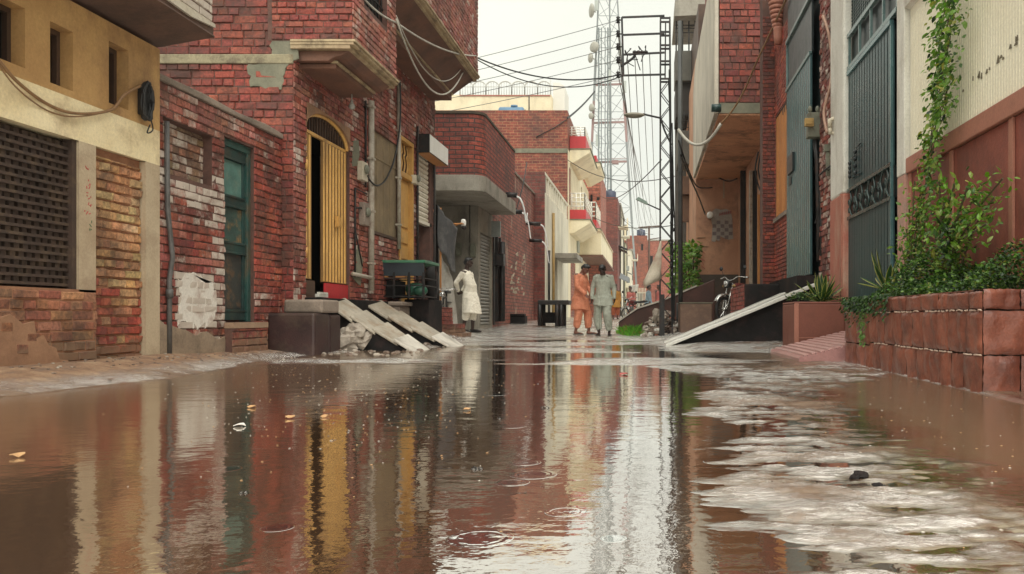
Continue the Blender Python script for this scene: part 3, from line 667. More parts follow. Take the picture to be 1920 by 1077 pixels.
# door
mb=MB(); ft=.06
for a,b,c,d in ((dy0,dy0+.05,dz0,dz1-.08),(dy1-.075,dy1,dz0,dz1-.08),(dy0,dy1,dz1-.08,dz1)): mb.box(XB-.13,XB-.035,a,b,c,d)
fr=mb.build('door_frame',teal,B,bevel=.006)
leaf=MB(); ly0,ly1=dy0+.05,dy1-.075; leaf.box(XB-.12,XB-.09,ly0,ly1,dz0+.02,dz1-.08)
rails=[dz0+.02,dz0+.13,dz0+.74,dz0+.86,dz0+1.24,dz0+1.36,dz1-.20,dz1-.08]
for i in range(0,8,2): leaf.box(XB-.09,XB-.055,ly0,ly1,rails[i],rails[i+1])
for a in (ly0,ly1-.05): leaf.box(XB-.09,XB-.06,a,a+.05,dz0+.02,dz1-.08)
for i in range(0,6,2):
    leaf.box(XB-.062,XB-.045,ly0,ly1,rails[i+1]-.02,rails[i+1]+.005); leaf.box(XB-.062,XB-.045,ly0,ly1,rails[i+2]-.005,rails[i+2]+.02)
dl=leaf.build('door',teal_dk,B,bevel=.004)
mb=MB(); mb.box(XB-.092,XB-.078,ly0+.05,ly1-.05,rails[5]+.01,rails[6]-.01); mb.build('panel',pm('pale teal panel',(.12,.25,.215),(.055,.125,.11),4,.4,.3,40,stain=(.25,.27,.2),sscale=5,samt=.5),dl)
mb=MB(); mb.box(XB-.092,XB-.078,ly0+.05,ly1-.05,rails[3]+.01,rails[4]-.01); mb.build('panel',pm('rusty teal panel',(.05,.10,.085),(.03,.055,.05),5,.4,.3,40,stain=(.34,.19,.07),sscale=7,samt=.9),dl)
mb=MB(); mb.box(XB-.092,XB-.078,ly0+.05,ly1-.05,rails[1]+.01,rails[2]-.01); mb.build('panel',pm('dark worn panel',(.045,.05,.045),(.025,.03,.03),5,.45,.3,40,stain=(.20,.11,.05),sscale=6,samt=.8),dl)
mb=MB(); zt=dz0-.005
slab(mb,'x',XB+.10,XB-.1,dy0-.03,dy1+.10,-.1,zt-.06,(),0); bricks(mb,'x',XB+.10,1,dy0-.03,dy1+.10,-.02,zt-.06,(),pal=RED,mi=1); mb.box(XB-.12,XB+.115,dy0-.02,dy1+.10,zt-.06,zt,2)
mb.build('doorstep',[mortar,GB,pm('worn doorstep',(.40,.27,.18),(.28,.18,.12),4,.6,.5,40)],B)
mb=MB(); xx=XB+.04; mb.tube([(xx,7.30,ZP(228,7.3)),(xx,7.31,1.45),(xx+.01,7.37,1.0),(xx,7.34,.8),(xx,7.34,.0)],.022,8); mb.tube([(xx,7.34,.62),(xx,7.34,.70)],.032,8)
mb.build('drain_pipe',pm('grey drain pipe',(.13,.125,.12),(.07,.065,.06),6,.5,.2),B)

# ---------------------------------------------------------- C: tall brick house with overhanging bays
XC=-4.29; yC0=9.68; yC1=16.1
C=thing('tall_brick_house','tall red brick house with two overhanging bays and mustard arched gate','house',(XC,12.5,0))
gh=(10.03,11.5,.70,3.14,.16)
bw=(YX(694,XC),YX(745,XC),ZP(440,13.0),ZP(240,12.4),.04)
yd=(YX(747,XC),YX(773,XC),.70,ZP(258,14.0),.10)
sh=(14.85,15.98,.25,ZP(268,15.0),.12)
ztopC=9.0
mb=MB(); slab(mb,'x',XC,XC-.3,yC0,yC1,-.1,ztopC,[gh,bw,yd,sh],0,.16)
def palC(u,v): return PINK+RED[:2] if v>1.2 else RED
bricks(mb,'x',XC,1,yC0,yC1,.1,6.1,[gh,(bw[0],bw[1],bw[2],bw[3]),yd,sh],palf=palC,wash=lambda u,v:.32+.16*math.sin(u*5)*math.cos(v*4),mi=1,rough=.008,tilt=.004)
# wall facing the camera
slab(mb,'y',yC0,yC0+.3,-9.5,XC,-.1,ztopC,(),0)
bricks(mb,'y',yC0,-1,-6.9,XC,.1,3.50,(),pal=RED,mi=1,rough=.008,tilt=.005,wash=lambda u,v:.12,bh=.095,bl=.26)
bricks(mb,'y',yC0,-1,-6.9,XC,3.62,6.2,(),pal=RED,mi=1,rough=.008,tilt=.005,wash=lambda u,v:.12,bh=.095,bl=.26)
mb.box(-9.5,-9.2,yC0,yC1,-.1,ztopC); mb.box(-9.5,XC-.02,yC1-.3,yC1-.01,-.1,ztopC)
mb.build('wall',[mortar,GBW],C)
mb=MB(); mb.box(-6.9,XC+.005,yC0-.028,yC0,3.505,3.62); mb.build('cement_band',pm('mossy cement band',(.34,.30,.19),(.20,.17,.11),5,.8,.6,40,stain=(.09,.06,.04),sscale=4,samt=.8),C,bevel=.01)
mb=MB(); k=[(560,66),(563,110),(535,128),(530,170),(470,165),(466,120),(505,118),(512,64)]
mb.prism(rough([(XP(a,yC0),ZP(b,yC0)) for a,b in reversed(k)],.05,.022,5),'y',yC0-.02,yC0); 
mb.build('cement_patch',cement,C,bevel=.008)
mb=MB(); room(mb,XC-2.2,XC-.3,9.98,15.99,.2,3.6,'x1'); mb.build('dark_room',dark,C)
# bays
def bay(y0,y1,xo,zb,zt,tier,mi_bricks,holes=(),front=True,ct=0.0):
    mb=MB()
    slab(mb,'x',xo,xo-.22,y0,y1,zb,zt,holes,0,.12); bricks(mb,'x',xo,1,y0,y1,zb+.005,min(zt,zb+3.2),holes,pal=PINK,wash=lambda u,v:.36,mi=1)
    slab(mb,'y',y0,y0+.22,XC-.3,xo-.005,zb,zt,(),0)
    bricks(mb,'y',y0,-1,XC-.25,xo,zb+.005,min(zt,zb+2.5),(),pal=RED,wash=lambda u,v:.15,mi=1,rough=.008,tilt=.005)
    slab(mb,'y',y1,y1-.22,XC-.3,xo-.005,zb,zt,(),0)
    if zt<8: mb.box(XC,xo,y0,y1,zt-.05,zt)
    b=mb.build('bay',[mortar,GBW],C)
    tx,tz0,tz1=tier
    mb=MB()
    mb.prism([(XC,tz1),(tx-.06,tz1),(tx+.02,tz1+.05),(xo-.16,zb-.16),(xo-.06,zb-.10),(XC,zb-.10)],'y',y0+.06,y1-.06)
    mb.build('corbel',corbel,b,bevel=.01)
    mb=MB(); mb.box(XC,tx,y0+.16,y1-.18,tz0,tz1); mb.build('corbel',corbel,b,bevel=.008)
    mb=MB()
    for i,(dx,za,zb_) in enumerate(((-.02,-.10,-.055),(.025,-.055,-.02),(.045,-.02,.012))): mb.box(XC-.02,xo+dx,y0-.02-i*.006,y1+.02+i*.006,zb+za,zb+zb_-.001)
    mb.box(XC,tx+.03,y0+.14,y1-.16,tz1,tz1+.03); mb.build('cornice',corbel_trim,b,bevel=.005)
    return b
w1=(YX(681,-3.57),YX(726,-3.57),ZP(42,10.7),6.2,.14)
b1=bay(yC0-.022,11.32,-3.57,ZP(79,9.7),8.6,(-3.83,ZP(128,9.9)-.03,ZP(128,9.9)+.03),0,[w1])
mb=MB()
for i in range(7):
    y=w1[0]+(i+.5)*(w1[1]-w1[0])/7; mb.tube([(-3.63,y,w1[2]),(-3.63,y,w1[3])],.011,6)
for z in (w1[2]+.25,w1[2]+.75): mb.box(-3.64,-3.62,w1[0],w1[1],z,z+.02)
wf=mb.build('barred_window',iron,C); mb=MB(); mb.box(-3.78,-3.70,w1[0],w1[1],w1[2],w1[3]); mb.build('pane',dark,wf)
b2=bay(11.5,16.0,-3.41,ZP(141,15.9),10.5,(-3.88,ZP(188,16.0)-.06,ZP(188,16.0)+.05),0)
mb=MB(); mb.lathe([(.012,.06),(.02,.05),(.02,.02),(.035,0),(.045,-.03),(.03,-.06),(.005,-.07)],(-3.98,10.75,ZP(183,10.4)),12); mb.tube([(-3.98,10.75,ZP(183,10.4)+.05),(-3.98,10.75,ZP(183,10.4)+.14)],.008,5)
mb.build('bulb',pm('milky bulb',(.35,.34,.30),(.28,.27,.24),5,.2,0),C)
# arch over the gate
yc=(gh[0]+gh[1])/2; hr=(gh[1]-gh[0])/2; zsp=2.84; rise=.285
arc=[(yc-hr*math.cos(t),zsp+rise*math.sin(t)) for t in np.linspace(0,math.pi,19)]
mb=MB()
for i in range(18):
    (a,za),(b_,zb_)=arc[i],arc[i+1]
    mb.quad((XC+.012,a,za),(XC+.012,b_,zb_),(XC+.012,b_,3.15),(XC+.012,a,3.15)); mb.quad((XC+.012,a,za),(XC+.012,b_,zb_),(XC-.16,b_,zb_),(XC-.16,a,za))
mb.build('arch_surround',pm('tan arch plaster',(.38,.22,.12),(.26,.14,.08),4,.75,.4,40,stain=(.14,.09,.06),sscale=3,samt=.6),C)
G=MB(); n=16
for i in range(n):
    y=gh[0]+.05+(i+.5)*(gh[1]-gh[0]-.1)/n; t=math.acos(max(-1,min(1,(yc-y)/hr))); zt=zsp+rise*math.sin(t)-.03; G.box(XC-.085,XC-.065,y-.010,y+.010,zsp,zt)
ga=G.build('arch_bars',brown_dark,C); G=MB(); G.tube([(XC-.04,a,z-.015) for a,z in arc],.026,6); G.box(XC-.09,XC-.05,gh[0],gh[1],zsp-.04,zsp)
G.build('arch_frame',yellow,ga)
def ribbed(mb,X,y0,y1,z0,z1,pitch,depth,th=.03,dirx=1,mi=0):
    mb.box(X-th,X,y0,y1,z0,z1,1); n=max(2,int((y1-y0)/pitch))
    for i in range(n):
        a=y0+(i+.12)*(y1-y0)/n; b=y0+(i+.60)*(y1-y0)/n
        q=[(X,a),(X+dirx*depth,a+.25*(b-a)),(X+dirx*depth,b-.25*(b-a)),(X,b)]
        mb.prism(q,'z',z0+.01,z1-.01,mi)
zg=ZP(528,10.5)
mb=MB(); ribbed(mb,XC-.06,10.04,10.34,zg+.02,zsp-.045,.10,.012); lf=mb.build('gate_leaf',[yellow,pm('painted groove shade',(.26,.14,.045),(.17,.09,.03),4,.6,.2)],C)  # shade between the ribs is painted into the groove colour
# right leaf stands a little open towards the street
mb=MB(); ribbed(mb,XC-.045,10.66,11.5,zg,zsp-.045,.098,.012)
rl=mb.build('gate_leaf',[yellow,pm('painted groove shade',(.26,.14,.045))],C)
mb=MB(); mb.box(XC-.025,XC+.02,11.03,11.11,ZP(425,11),ZP(405,11)); mb.box(XC+.02,XC+.03,11.04,11.10,ZP(423,11),ZP(407,11)); mb.build('handle',yellow_wood,rl)
mb=MB()
for z in (1.2,2.3): mb.tube([(XC+.01,10.02,z),(XC+.01,10.02,z+.12)],.022,8)
mb.build('hinge',yellow_wood,lf)
mb=MB(); mb.box(XC-.05,XC-.02,10.70,11.5,.70,zg-.012); mb.build('kick_board',red_paint,C)
mb=MB(); mb.box(XC-.05,XC-.015,10.05,10.34,.70,zg); mb.build('kick_board',brown_dark,C)
mb=MB(); mb.box(XC-.12,XC+.03,10.36,10.66,.705,.745)
for i in range(5): mb.box(XC+.0,XC+.035,10.37+i*.058,10.41+i*.058,.745,.77)
mb.build('threshold',white_plaster,C)
# boarded window, narrow door, shutter
mb=MB(); mb.box(XC-.06,XC-.02,*bw[:4]); 
for i in range(1,4): y=bw[0]+i*(bw[1]-bw[0])/4; mb.box(XC-.02,XC-.014,y-.012,y+.012,bw[2]+.02,bw[3]-.02)
mb.box(XC-.02,XC-.008,bw[0]+.01,bw[1]-.01,bw[3]-.42,bw[3]-.38)
o=mb.build('boarded_window',board,C)
mb=MB(); mb.box(XC-.02,XC+.03,bw[0]-.03,bw[1]+.03,bw[2]-.045,bw[2]); mb.build('sill',brown_dark,o)
mb=MB(); y0,y1,z0,z1,_=yd
for a,b,c,d in ((y0,y0+.07,z0,z1),(y1-.07,y1,z0,z1),(y0+.07,y1-.07,z1-.07,z1),(y0+.07,y1-.07,ZP(335,14.1),ZP(325,14.1))): mb.box(XC-.10,XC+.03,a,b,c,d)
df=mb.build('door_frame',yellow_wood,C,bevel=.005)
mb=MB(); mb.box(XC-.09,XC-.05,y0+.07,y1-.07,z0,ZP(336,14.1)); zz=z0+.15
for h in (.62,.28,.28,.85): mb.box(XC-.05,XC-.028,y0+.15,y1-.15,zz,zz+h-.07); zz+=h
mb.box(XC-.03,XC+.0,y0+.18,y0+.27,ZP(448,14.1),ZP(430,14.1)); mb.build('door',yellow_wood,C,bevel=.006)
mb=MB(); zt0,zt1=ZP(324,14.1),z1-.08; mb.box(XC-.09,XC-.07,y0+.07,y1-.07,zt0,zt1); tr=mb.build('transom',brown_dark,df)
mb=MB()
for i in range(4):
    y=y0+.12+i*.17; mb.tube(smooth_path([(XC-.05,y,zt0+.02),(XC-.05,y+.06,zt0+.18),(XC-.05,y,zt0+.3),(XC-.05,y+.06,zt1-.15),(XC-.05,y,zt1)]),.017,5)
mb.build('scroll_bar',yellow_wood,tr)
mb=MB(); y0,y1,z0,z1,_=sh; zsb=ZP(415,15.4); n=15
for i in range(n):
    a=zsb+(z1-zsb)*i/n; b=zsb+(z1-zsb)*(i+1)/n; mb.prism([(XC-.10,a),(XC-.06,a+.006),(XC-.045,(a+b)/2),(XC-.06,b-.012),(XC-.10,b-.004)],'y',y0+.03,y1-.03)
ro=mb.build('rolling_shutter',white_shut,C)
mb=MB(); mb.box(XC-.12,XC-.02,y0+.02,y1-.02,zsb-.06,zsb); mb.build('bottom_rail',white_shut,ro)
mb=MB(); mb.box(XC-.5,XC-.45,y0,y1,z0,zsb); mb.box(XC-.45,XC-.41,y0+.5,y0+.56,z0,zsb); mb.box(XC-.45,XC-.40,y0,y1,1.55,1.6); mb.build('inner_door',brown_dark,C)
mb=MB(); mb.box(XC,XC+.03,y0-.06,y0,.3,3.9); mb.box(XC,XC+.03,y1,y1+.07,.3,3.9); mb.build('shutter_guide',iron,C)
# sign box
mb=MB(); Xo=-4.03; mb.box(XC,Xo-.012,14.80,16.14,ZP(286,14.8),ZP(251,14.8)); sb=mb.build('sign_box',iron,C,bevel=.006)
mb=MB(); mb.box(Xo-.010,Xo,14.81,16.13,ZP(286,14.8)+.01,ZP(251,14.8)-.01); mb.build('sign_face',white_box,sb)
mb=MB(); mb.box(XC+.01,Xo-.02,14.82,16.12,ZP(286,14.8)-.008,ZP(286,14.8)-.001); mb.build('sign_base',orange_wood,sb)
# pipes and meters
def pipe(mb,px,ya_,z0,z1,r,off=.05):
    mb.tube([(XC+off,ya_,z0),(XC+off,ya_,z1)],r,10)
    z=z0+.4
    while z<z1: mb.box(XC,XC+off+r+.004,ya_-r-.012,ya_+r+.012,z,z+.03); z+=.8
mb=MB(); pipe(mb,690,YX(690,XC),.85,ZP(188,12.2),.045); mb.build('wall_pipe',white_pipe,C)
mb=MB(); pipe(mb,741,YX(742,XC)+.02,1.6,ZP(148,13.5),.032); mb.build('wall_pipe',white_pipe,C)
mb=MB(); pipe(mb,776,YX(778,XC),.7,3.95,.02); mb.build('wall_pipe',iron,C)
mb=MB(); pipe(mb,683,YX(682,XC),2.4,ZP(190,12.1),.016,.03); mb.build('wall_pipe',iron,C)
for (px,py,h,m_) in ((673,322,.28,plastic_lt),(676,402,.34,grey_plaster),(773,338,.16,plastic_lt)):
    y=YX(px,XC); z=ZP(py,y); mb=MB(); mb.box(XC+.01,XC+.10,y-.11,y+.11,z-h/2,z+h/2); mt=mb.build('electric_meter',m_,C,bevel=.012)
    mb=MB(); mb.lathe([(.065,0),(.07,.015),(.06,.035),(.02,.04)],(XC+.10,y,z+.03),16,0,'x'); mb.build('dial',meter_m,mt)
mb=MB(); y=YX(662,XC); mb.tube([(XC+.03,y,ZP(520,11.6)),(XC+.03,y,ZP(352,11.6)),(XC+.03,YX(684,XC),ZP(362,12))],.014,6); mb.tube([(XC+.03,y,ZP(390,11.6)),(XC+.05,YX(670,XC),ZP(388,11.7)),(XC+.05,YX(677,XC),ZP(394,11.9))],.016,6)
mb.tube([(XC+.03,y,ZP(430,11.6)),(XC+.03,YX(676,XC),ZP(500,12))],.010,5); mb.build('conduit',iron,C)
mb=MB(); mb.tube([(XC+.05,YX(655,XC),ZP(514,11.5)),(XC+.06,YX(692,XC),ZP(522,12.3))],.03,8); mb.build('conduit',white_pipe,C)
mb=MB()
mb.prism([(11.55,2.62),(11.75,2.66),(11.85,2.85),(11.8,3.05),(11.6,3.0)],'x',XC,XC+.022); mb.build('cement_patch',cement,C,bevel=.006)
mb=MB(); mb.prism([(11.6,1.0),(11.9,.9),(12.0,1.3),(11.75,1.5)],'x',XC,XC+.02); mb.build('cement_patch',cement,C,bevel=.006)
# platform, ramp
mb=MB(); mb.box(XC-.05,XC+.16,9.98,14.75,.10,.69); mb.build('plinth',darkconc,C,bevel=.012)
mb=MB(); x0,x1=XP(500,9.3),XP(590,9.3); mb.box(x0,x1,9.3,9.74,-.1,ZP(587,9.3)); mb.box(x0,x1-.0,9.745,10.1,-.1,ZP(587,9.3)-.02)
tag(mb.build('entrance_block',maroon_step,bevel=.03),'big dark maroon cement block at the foot of the mustard gate','block')
mb=MB(); mb.box(XP(533,9.5),XP(606,9.5),9.48,10.0,ZP(587,9.3)+.001,ZP(562,9.5)); tag(mb.build('entrance_step',grey_plaster,bevel=.025),'smaller grey green slab lying on the dark maroon entrance block','step')
def ramp_strip(y0,y1,xa,za,xb,zb,n,label):
    t=thing('motorbike_ramp',label,'ramp',(xa,(y0+y1)/2,0),'ramp strips up to the mustard gate')
    roll=.075
    def sl8(mb,xa_,za_,xb_,zb_,th,ya_,yb_,floor=None):
        zs=[]
        for (x,z) in ((xa_,za_),(xb_,zb_)):
            for y,dz in ((ya_,-roll*min(1,max(.12,(z+.12)/.5))),(yb_,0)): zs.append((x,y,z+dz))
        A0,A1,B0,B1=zs; lo=[(p[0],p[1],(p[2]-th) if floor is None else floor) for p in zs]
        mb.add([A0,B0,B1,A1,lo[0],lo[2],lo[3],lo[1]],[(0,1,2,3),(7,6,5,4),(0,4,5,1),(1,5,6,2),(2,6,7,3),(3,7,4,0)])
    mb=MB(); sl8(mb,xa,za-.06,xb-.10,zb-.03,0,y0+.05,y1-.05,-.12); mb.build('ramp_base',darkconc,t)
    for i in range(n):
        f0,f1=i/n,(i+1)/n; jy=random.uniform(-.02,.02)
        mb=MB(); sl8(mb,xa+(xb-xa)*f0,za+(zb-za)*f0+.022,xa+(xb-xa)*(f1+.03),za+(zb-za)*f1-.045,.042,y0+jy,y1+jy)
        mb.build('ramp_slab',pm('worn ramp slab',(.46,.41,.33),(.27,.235,.18),5,.5,.7,30,stain=(.26,.16,.085),sscale=4,samt=.8) if i<n-1 else concrete_lt,t,bevel=.01)
ramp_strip(10.38,11.0,-4.16,.69,XP(805,11.0),.03,4,'near strip of the slabbed ramp beside the pale rubble heap')
ramp_strip(11.8,12.45,-4.16,.69,XP(862,12.2),.03,4,'far strip of the slabbed ramp nearer the green cart')

# ---------------------------------------------------------- cart, plinth and brick steps below C
mb=MB(); mb.box(XC+.16,XP(755,12.9),12.75,13.3,-.1,.62); mb.box(XC+.12,XP(757,12.9)+.03,12.72,13.3,.62,.69); tag(mb.build('masonry_ledge',grey_plaster,bevel=.02),'grey masonry ledge under the left end of the green cart','ledge')
mb=MB(); mb.box(XP(757,13.3),XP(803,13.3),13.32,14.2,-.1,.74); tag(mb.build('masonry_block',darkconc,bevel=.02),'tall black block under the right end of the green cart','block')
K=thing('vending_cart','dark vending cart with green roof board standing on the ledge','cart',(-4,13.2,.7))
kx0,kx1=XP(696,13.0),XP(797,13.0); ky0,ky1=12.95,13.75; kz0,kz1=.745,ZP(490,13.0)
mb=MB(); mb.prism([(kx0-.02,ky0-.06),(kx1+.03,ky0-.06),(kx1+.03,ky1+.05),(kx0-.02,ky1+.05)],'z',kz1-.035,kz1+.012); mb.build('roof_board',green_paint,K,bevel=.008)
mb=MB(); mb.prism([(ky0-.05,kz1-.035),(ky0+.02,kz1-.24),(ky0+.05,kz1-.24),(ky0,kz1-.035)],'x',kx0,kx1); mb.build('fascia',slate,K)
mb=MB()
for x in (kx0,kx0+.42*(kx1-kx0),kx0+.7*(kx1-kx0),kx1-.03):
    mb.box(x,x+.03,ky0,ky0+.03,kz0,kz1-.04); mb.box(x,x+.03,ky1-.03,ky1,kz0,kz1-.04)
for z in (kz0+.02,kz0+.2,kz0+.32): mb.box(kx0,kx1,ky0-.004,ky0+.02,z,z+.02); mb.box(kx0,kx1,ky1-.02,ky1,z,z+.02); mb.box(kx0+.002,kx0+.022,ky0+.01,ky1-.01,z+.001,z+.019); mb.box(kx1-.022,kx1-.002,ky0+.01,ky1-.01,z+.001,z+.019)
mb.build('frame',iron,K)
mb=MB(); mb.box(kx0+.02,kx1-.3,ky0+.1,ky1-.1,kz0+.02,kz0+.06); mb.box(kx0,kx0+.36,ky0+.12,ky1-.1,kz0+.06,kz0+.30); mb.build('tray',darkconc,K)
mb=MB(); mb.lathe([(.0,-.001),(.13,0),(.16,.08),(.15,.17),(.06,.2)],(kx0+.66,ky0+.25,kz0+.06),16); mb.ell((kx0+.78,ky0+.12,kz0+.13),(.12,.09,.09)); mb.build('drum',pm('green drum paint',(.03,.11,.07),(.02,.07,.045),4,.3,.1),K)
mb=MB(); mb.box(kx0+.03,kx0+.28,ky0+.03,ky0+.08,kz0+.33,kz0+.37); mb.box(kx0+.40,kx0+.56,ky0+.03,ky0+.10,kz0+.33,kz0+.38); mb.build('shelf',orange_wood,K)
mb=MB(); mb.ell((kx0+.50,ky0+.06,kz0+.41),(.055,.05,.04)); mb.build('bowl',white_box,K)
mb=MB(); mb.ell((XP(806,14.0),14.1,1.05),(.12,.22,.33),14,10); mb.ell((XP(803,14.0),14.1,1.33),(.08,.16,.12)); tag(mb.build('covered_bundle',pm('black cover cloth',(.018,.016,.015),(.011,.010,.010),5,.8,.6,20)),'black covered bundle leaning at the right end of the green cart','bundle')
ST=thing('brick_steps','short flight of red brick steps going down from the white shutter','steps',(XP(840,15.5),15.5,0))
mb=MB()
for (pa,pb,zt,y0,y1) in ((805,826,.62,15.1,15.9),(810,852,.30,15.0,15.85),(838,866,.13,14.95,15.8)):
    xa,xb=XP(pa,15),XP(pb,15); slab(mb,'y',y0,y1,xa,xb,-.1,zt,(),0); bricks(mb,'y',y0,-1,xa,xb,-.02,zt,(),pal=BRIGHT+RED,mi=1)
    slab(mb,'x',xb,xa,y0,y1,-.1,zt,(),0); bricks(mb,'x',xb,1,y0,y1,-.02,zt,(),pal=RED,mi=1); mb.box(xa,xb+.008,y0-.008,y1,zt-.001,zt+.008,1,(.34,.09,.06,0))
mb.build('steps',[mortar,GB],ST)

# ---------------------------------------------------------- D: grey ground floor with brick upper storey
D=thing('corner_brick_shop','brick storey over a grey concrete shop front with shutter and deep canopy','shop',(-5,22,0))
XD=-4.0; yD0,yD1=19.4,24.0; zb=ZP(358,19.4); zb2=ZP(328,19.4); zt=ZP(213,19.4)
def rounded(x0,x1,y0,y1,r=.35,n=6):
    return [(x0,y0)]+[(x1-r+r*math.sin(a),y0+r-r*math.cos(a)) for a in np.linspace(0,math.pi/2,n)]+[(x1,y1),(x0,y1)]
mb=MB(); mb.prism(rounded(-10,XD,yD0,yD1),'z',zb2,zt); mb.build('upper_wall',BT_red,D)
mb=MB(); mb.prism(rounded(-10,XD+.03,yD0-.03,yD1+.02),'z',zb,zb2-.002); mb.build('canopy_band',concrete,D,bevel=.01)
mb=MB(); mb.prism(rounded(-10,XD+.02,yD0-.02,yD1+.01),'z',zt,zt+.06); mb.build('coping',pm('black mouldy coping',(.10,.075,.05),(.05,.04,.03),5,.85,.6,30),D)
XG=-4.67; yG=22.0
s2=(22.25,23.9,.2,ZP(440,23),.12)
mb=MB(); slab(mb,'y',yG,yG+.3,-10,XG,-.1,zb-.01,(),0); slab(mb,'x',XG,XG-.3,yG,yD1+.02,-.1,zb-.01,[s2],0,.2); mb.build('ground_wall',pm('grey shop plaster',(.34,.31,.25),(.24,.22,.18),2,.8,.35,30,stain=(.09,.08,.065),sscale=1.3,samt=.7,sz=.4),D)
mb=MB(); n=26
for i in range(n):
    a=s2[2]+(s2[3]-s2[2])*i/n; b=s2[2]+(s2[3]-s2[2])*(i+1)/n; mb.prism([(XG-.14,a),(XG-.08,a+.01),(XG-.06,(a+b)/2),(XG-.08,b-.015),(XG-.14,b-.004)],'y',s2[0],s2[1])
mb.build('rolling_shutter',grey_shut,D)
mb=MB(); mb.box(-10,-5.75,19.5,21.98,.0,zb-.01); mb.build('inner_wall',darkconc,D)
for px,py in ((860,468),(887,470)):
    mb=MB(); x=XP(px,21.95); z=ZP(py,21.95); mb.box(x-.07,x+.07,21.88,21.99,z-.18,z+.18); mb.build('electric_meter',meter_m,D,bevel=.01)
mb=MB(); x=XP(880,21.9); mb.tube([(x,21.95,ZP(455,21.9)),(x,21.95,ZP(370,21.9))],.012,5); mb.build('conduit',cable_m,D)
mb=MB(); mb.box(XG+.01,XG+.06,24.0,24.12,.2,3.2); mb.box(XG,XG+.3,24.2,24.5,2.0,2.35); mb.build('post',iron,D)
mb=MB(); z=ZP(440,19.6); mb.box(XP(921,23.5),XP(938,23.5),23.5,23.6,ZP(444,23.5),ZP(415,23.5)); mb.build('shutter_box',grey_metal,D)
SP=[]
def spout(parent,X,y,z,L,fall):
    mb=MB(); mb.tube([(X-.1,y,z+.02),(X+L,y,z-.01)],.075,10); s=mb.build('drain_spout',iron,parent)
    mb=MB(); pts=[(X+L-.02,y,z-.04),(X+L+.10,y,z-.12),(X+L+.2,y,z-.40),(X+L+.26,y,z-.8),(X+L+.29,y,z-fall)]
    mb.tube(smooth_path(pts,4),[.035-.02*i/16 for i in range(17)],6); mb.build('water_jet',WJ,s)
WJ=pm('falling water',(.80,.82,.80),(.68,.70,.68),6,.15,.3,30)
spout(D,XD,22.6,ZP(366,22.6),.30,.5)
# tarpaulin, pale sheet, bulb stick
def sheet(name,mat,corners,nu,nv,amp,seed):
    mb=MB(); a,b,c,d=[Vector(q) for q in corners]; vs=[]; fs=[]
    for i in range(nu+1):
        for j in range(nv+1):
            u,v=i/nu,j/nv; p=(a*(1-u)+b*u)*(1-v)+(d*(1-u)+c*u)*v
            k=amp*(math.sin(u*9+seed+v*3)+.6*math.sin(u*19+v*5+seed*2)); edge=min(1,4*u,4*(1-u)+.3)
            vs.append((p.x+k*.3,p.y+k*edge,p.z+.3*amp*math.sin(v*7+u*5)-.25*amp*4*u*(1-u)))
    for i in range(nu):
        for j in range(nv): fs.append((i*(nv+1)+j,(i+1)*(nv+1)+j,(i+1)*(nv+1)+j+1,i*(nv+1)+j+1))
    mb.add(vs,fs,0,True); return mb.build(name,mat,solid=.006)
yt=18.0
tag(sheet('tarpaulin',tarp_m,[P(819,385,17.2),P(858,428,yt),P(853,512,yt),P(822,462,17.2)],20,16,.05,1),'dark grey tarpaulin hanging slack between shutter and bulb pole','tarpaulin')
tag(sheet('plastic_sheet',sheet_m,[P(822,466,17.5),P(851,528,18.2),P(857,612,18.2),P(826,606,17.5)],16,20,.035,2),'pale plastic sheet hanging below the dark tarpaulin','plastic sheet')
L=thing('bulb_pole','short wooden stick holding a white bulb socket beside the tarpaulin','lamp holder',P(835,420,18.3))
mb=MB(); mb.tube([P(826,420,17.6),P(872,420,18.3)],.018,6); mb.tube([P(850,425,18.0),P(868,417,18.3)],.012,6); mb.tube([P(826,390,17.4),P(826,600,17.4)],.022,6); mb.build('stick',orange_wood,L)
mb=MB(); c=P(869,419,18.3); mb.lathe([(.05,-.06),(.06,-.02),(.06,.05),(.04,.09),(.0,.1)],c,12); mb.build('socket',white_box,L)
mb=MB(); mb.ell((c[0]+.01,c[1],c[2]-.1),(.06,.06,.05)); mb.build('bulb',iron,L)
# ---------------------------------------------------------- E: brick wall house with spouts
E=thing('low_brick_house','long low brick house with whitewash scrawl and dripping drain spouts','house',(-4.67,28,0))
XE=-4.7; yE0,yE1=24.05,33.0; zE=ZP(330,28.5)
dE=(YX(1001,XE)-.2,33.0-.5,.35,ZP(485,31.5),.2)
mb=MB(); slab(mb,'x',XE,XE-.3,yE0,yE1,0,zE,[dE],0,.2); slab(mb,'y',yE0,yE0+.3,-9,XE-.012,0,zE,(),0); mb.build('wall',BT_pinkw,E)
mb=MB(); mb.box(XE-.2,XE-.14,*dE[:4]); mb.build('door',brown_dark,E)
mb=MB(); mb.box(XE-.3,XE+.05,yE0,yE1,zE,zE+.09); mb.build('coping',grey_plaster,E,bevel=.02)
mb=MB()
for a in (24.4,24.9): mb.box(XE+.02,XE+.12,a,a+.13,.3,2.9)
mb.tube([(XE+.2,24.7,.3),(XE+.2,24.7,2.75)],.09,8); mb.build('door_post',iron,E)
for px,py in ((956,403),(993,424),(1010,455)):
    y=min(YX(px,XE+.0),32.5); spout(E,XE,y-.8,ZP(py,y),.55 if px<1000 else .5,.9)
mb=MB(); rr=random.Random(4)
for i in range(26):
    y=rr.uniform(27.2,30.4); z=rr.uniform(1.1,2.7); mb.prism([(y,z),(y+rr.uniform(.2,.5),z+.02),(y+.3,z+rr.uniform(.06,.2)),(y+.05,z+.07)],'x',XE,XE+.006+.0008*i)
mb.build('whitewash_scrawl',pm('faded whitewash scrawl',(.44,.38,.28),(.36,.29,.21),5,.8,.2),E)
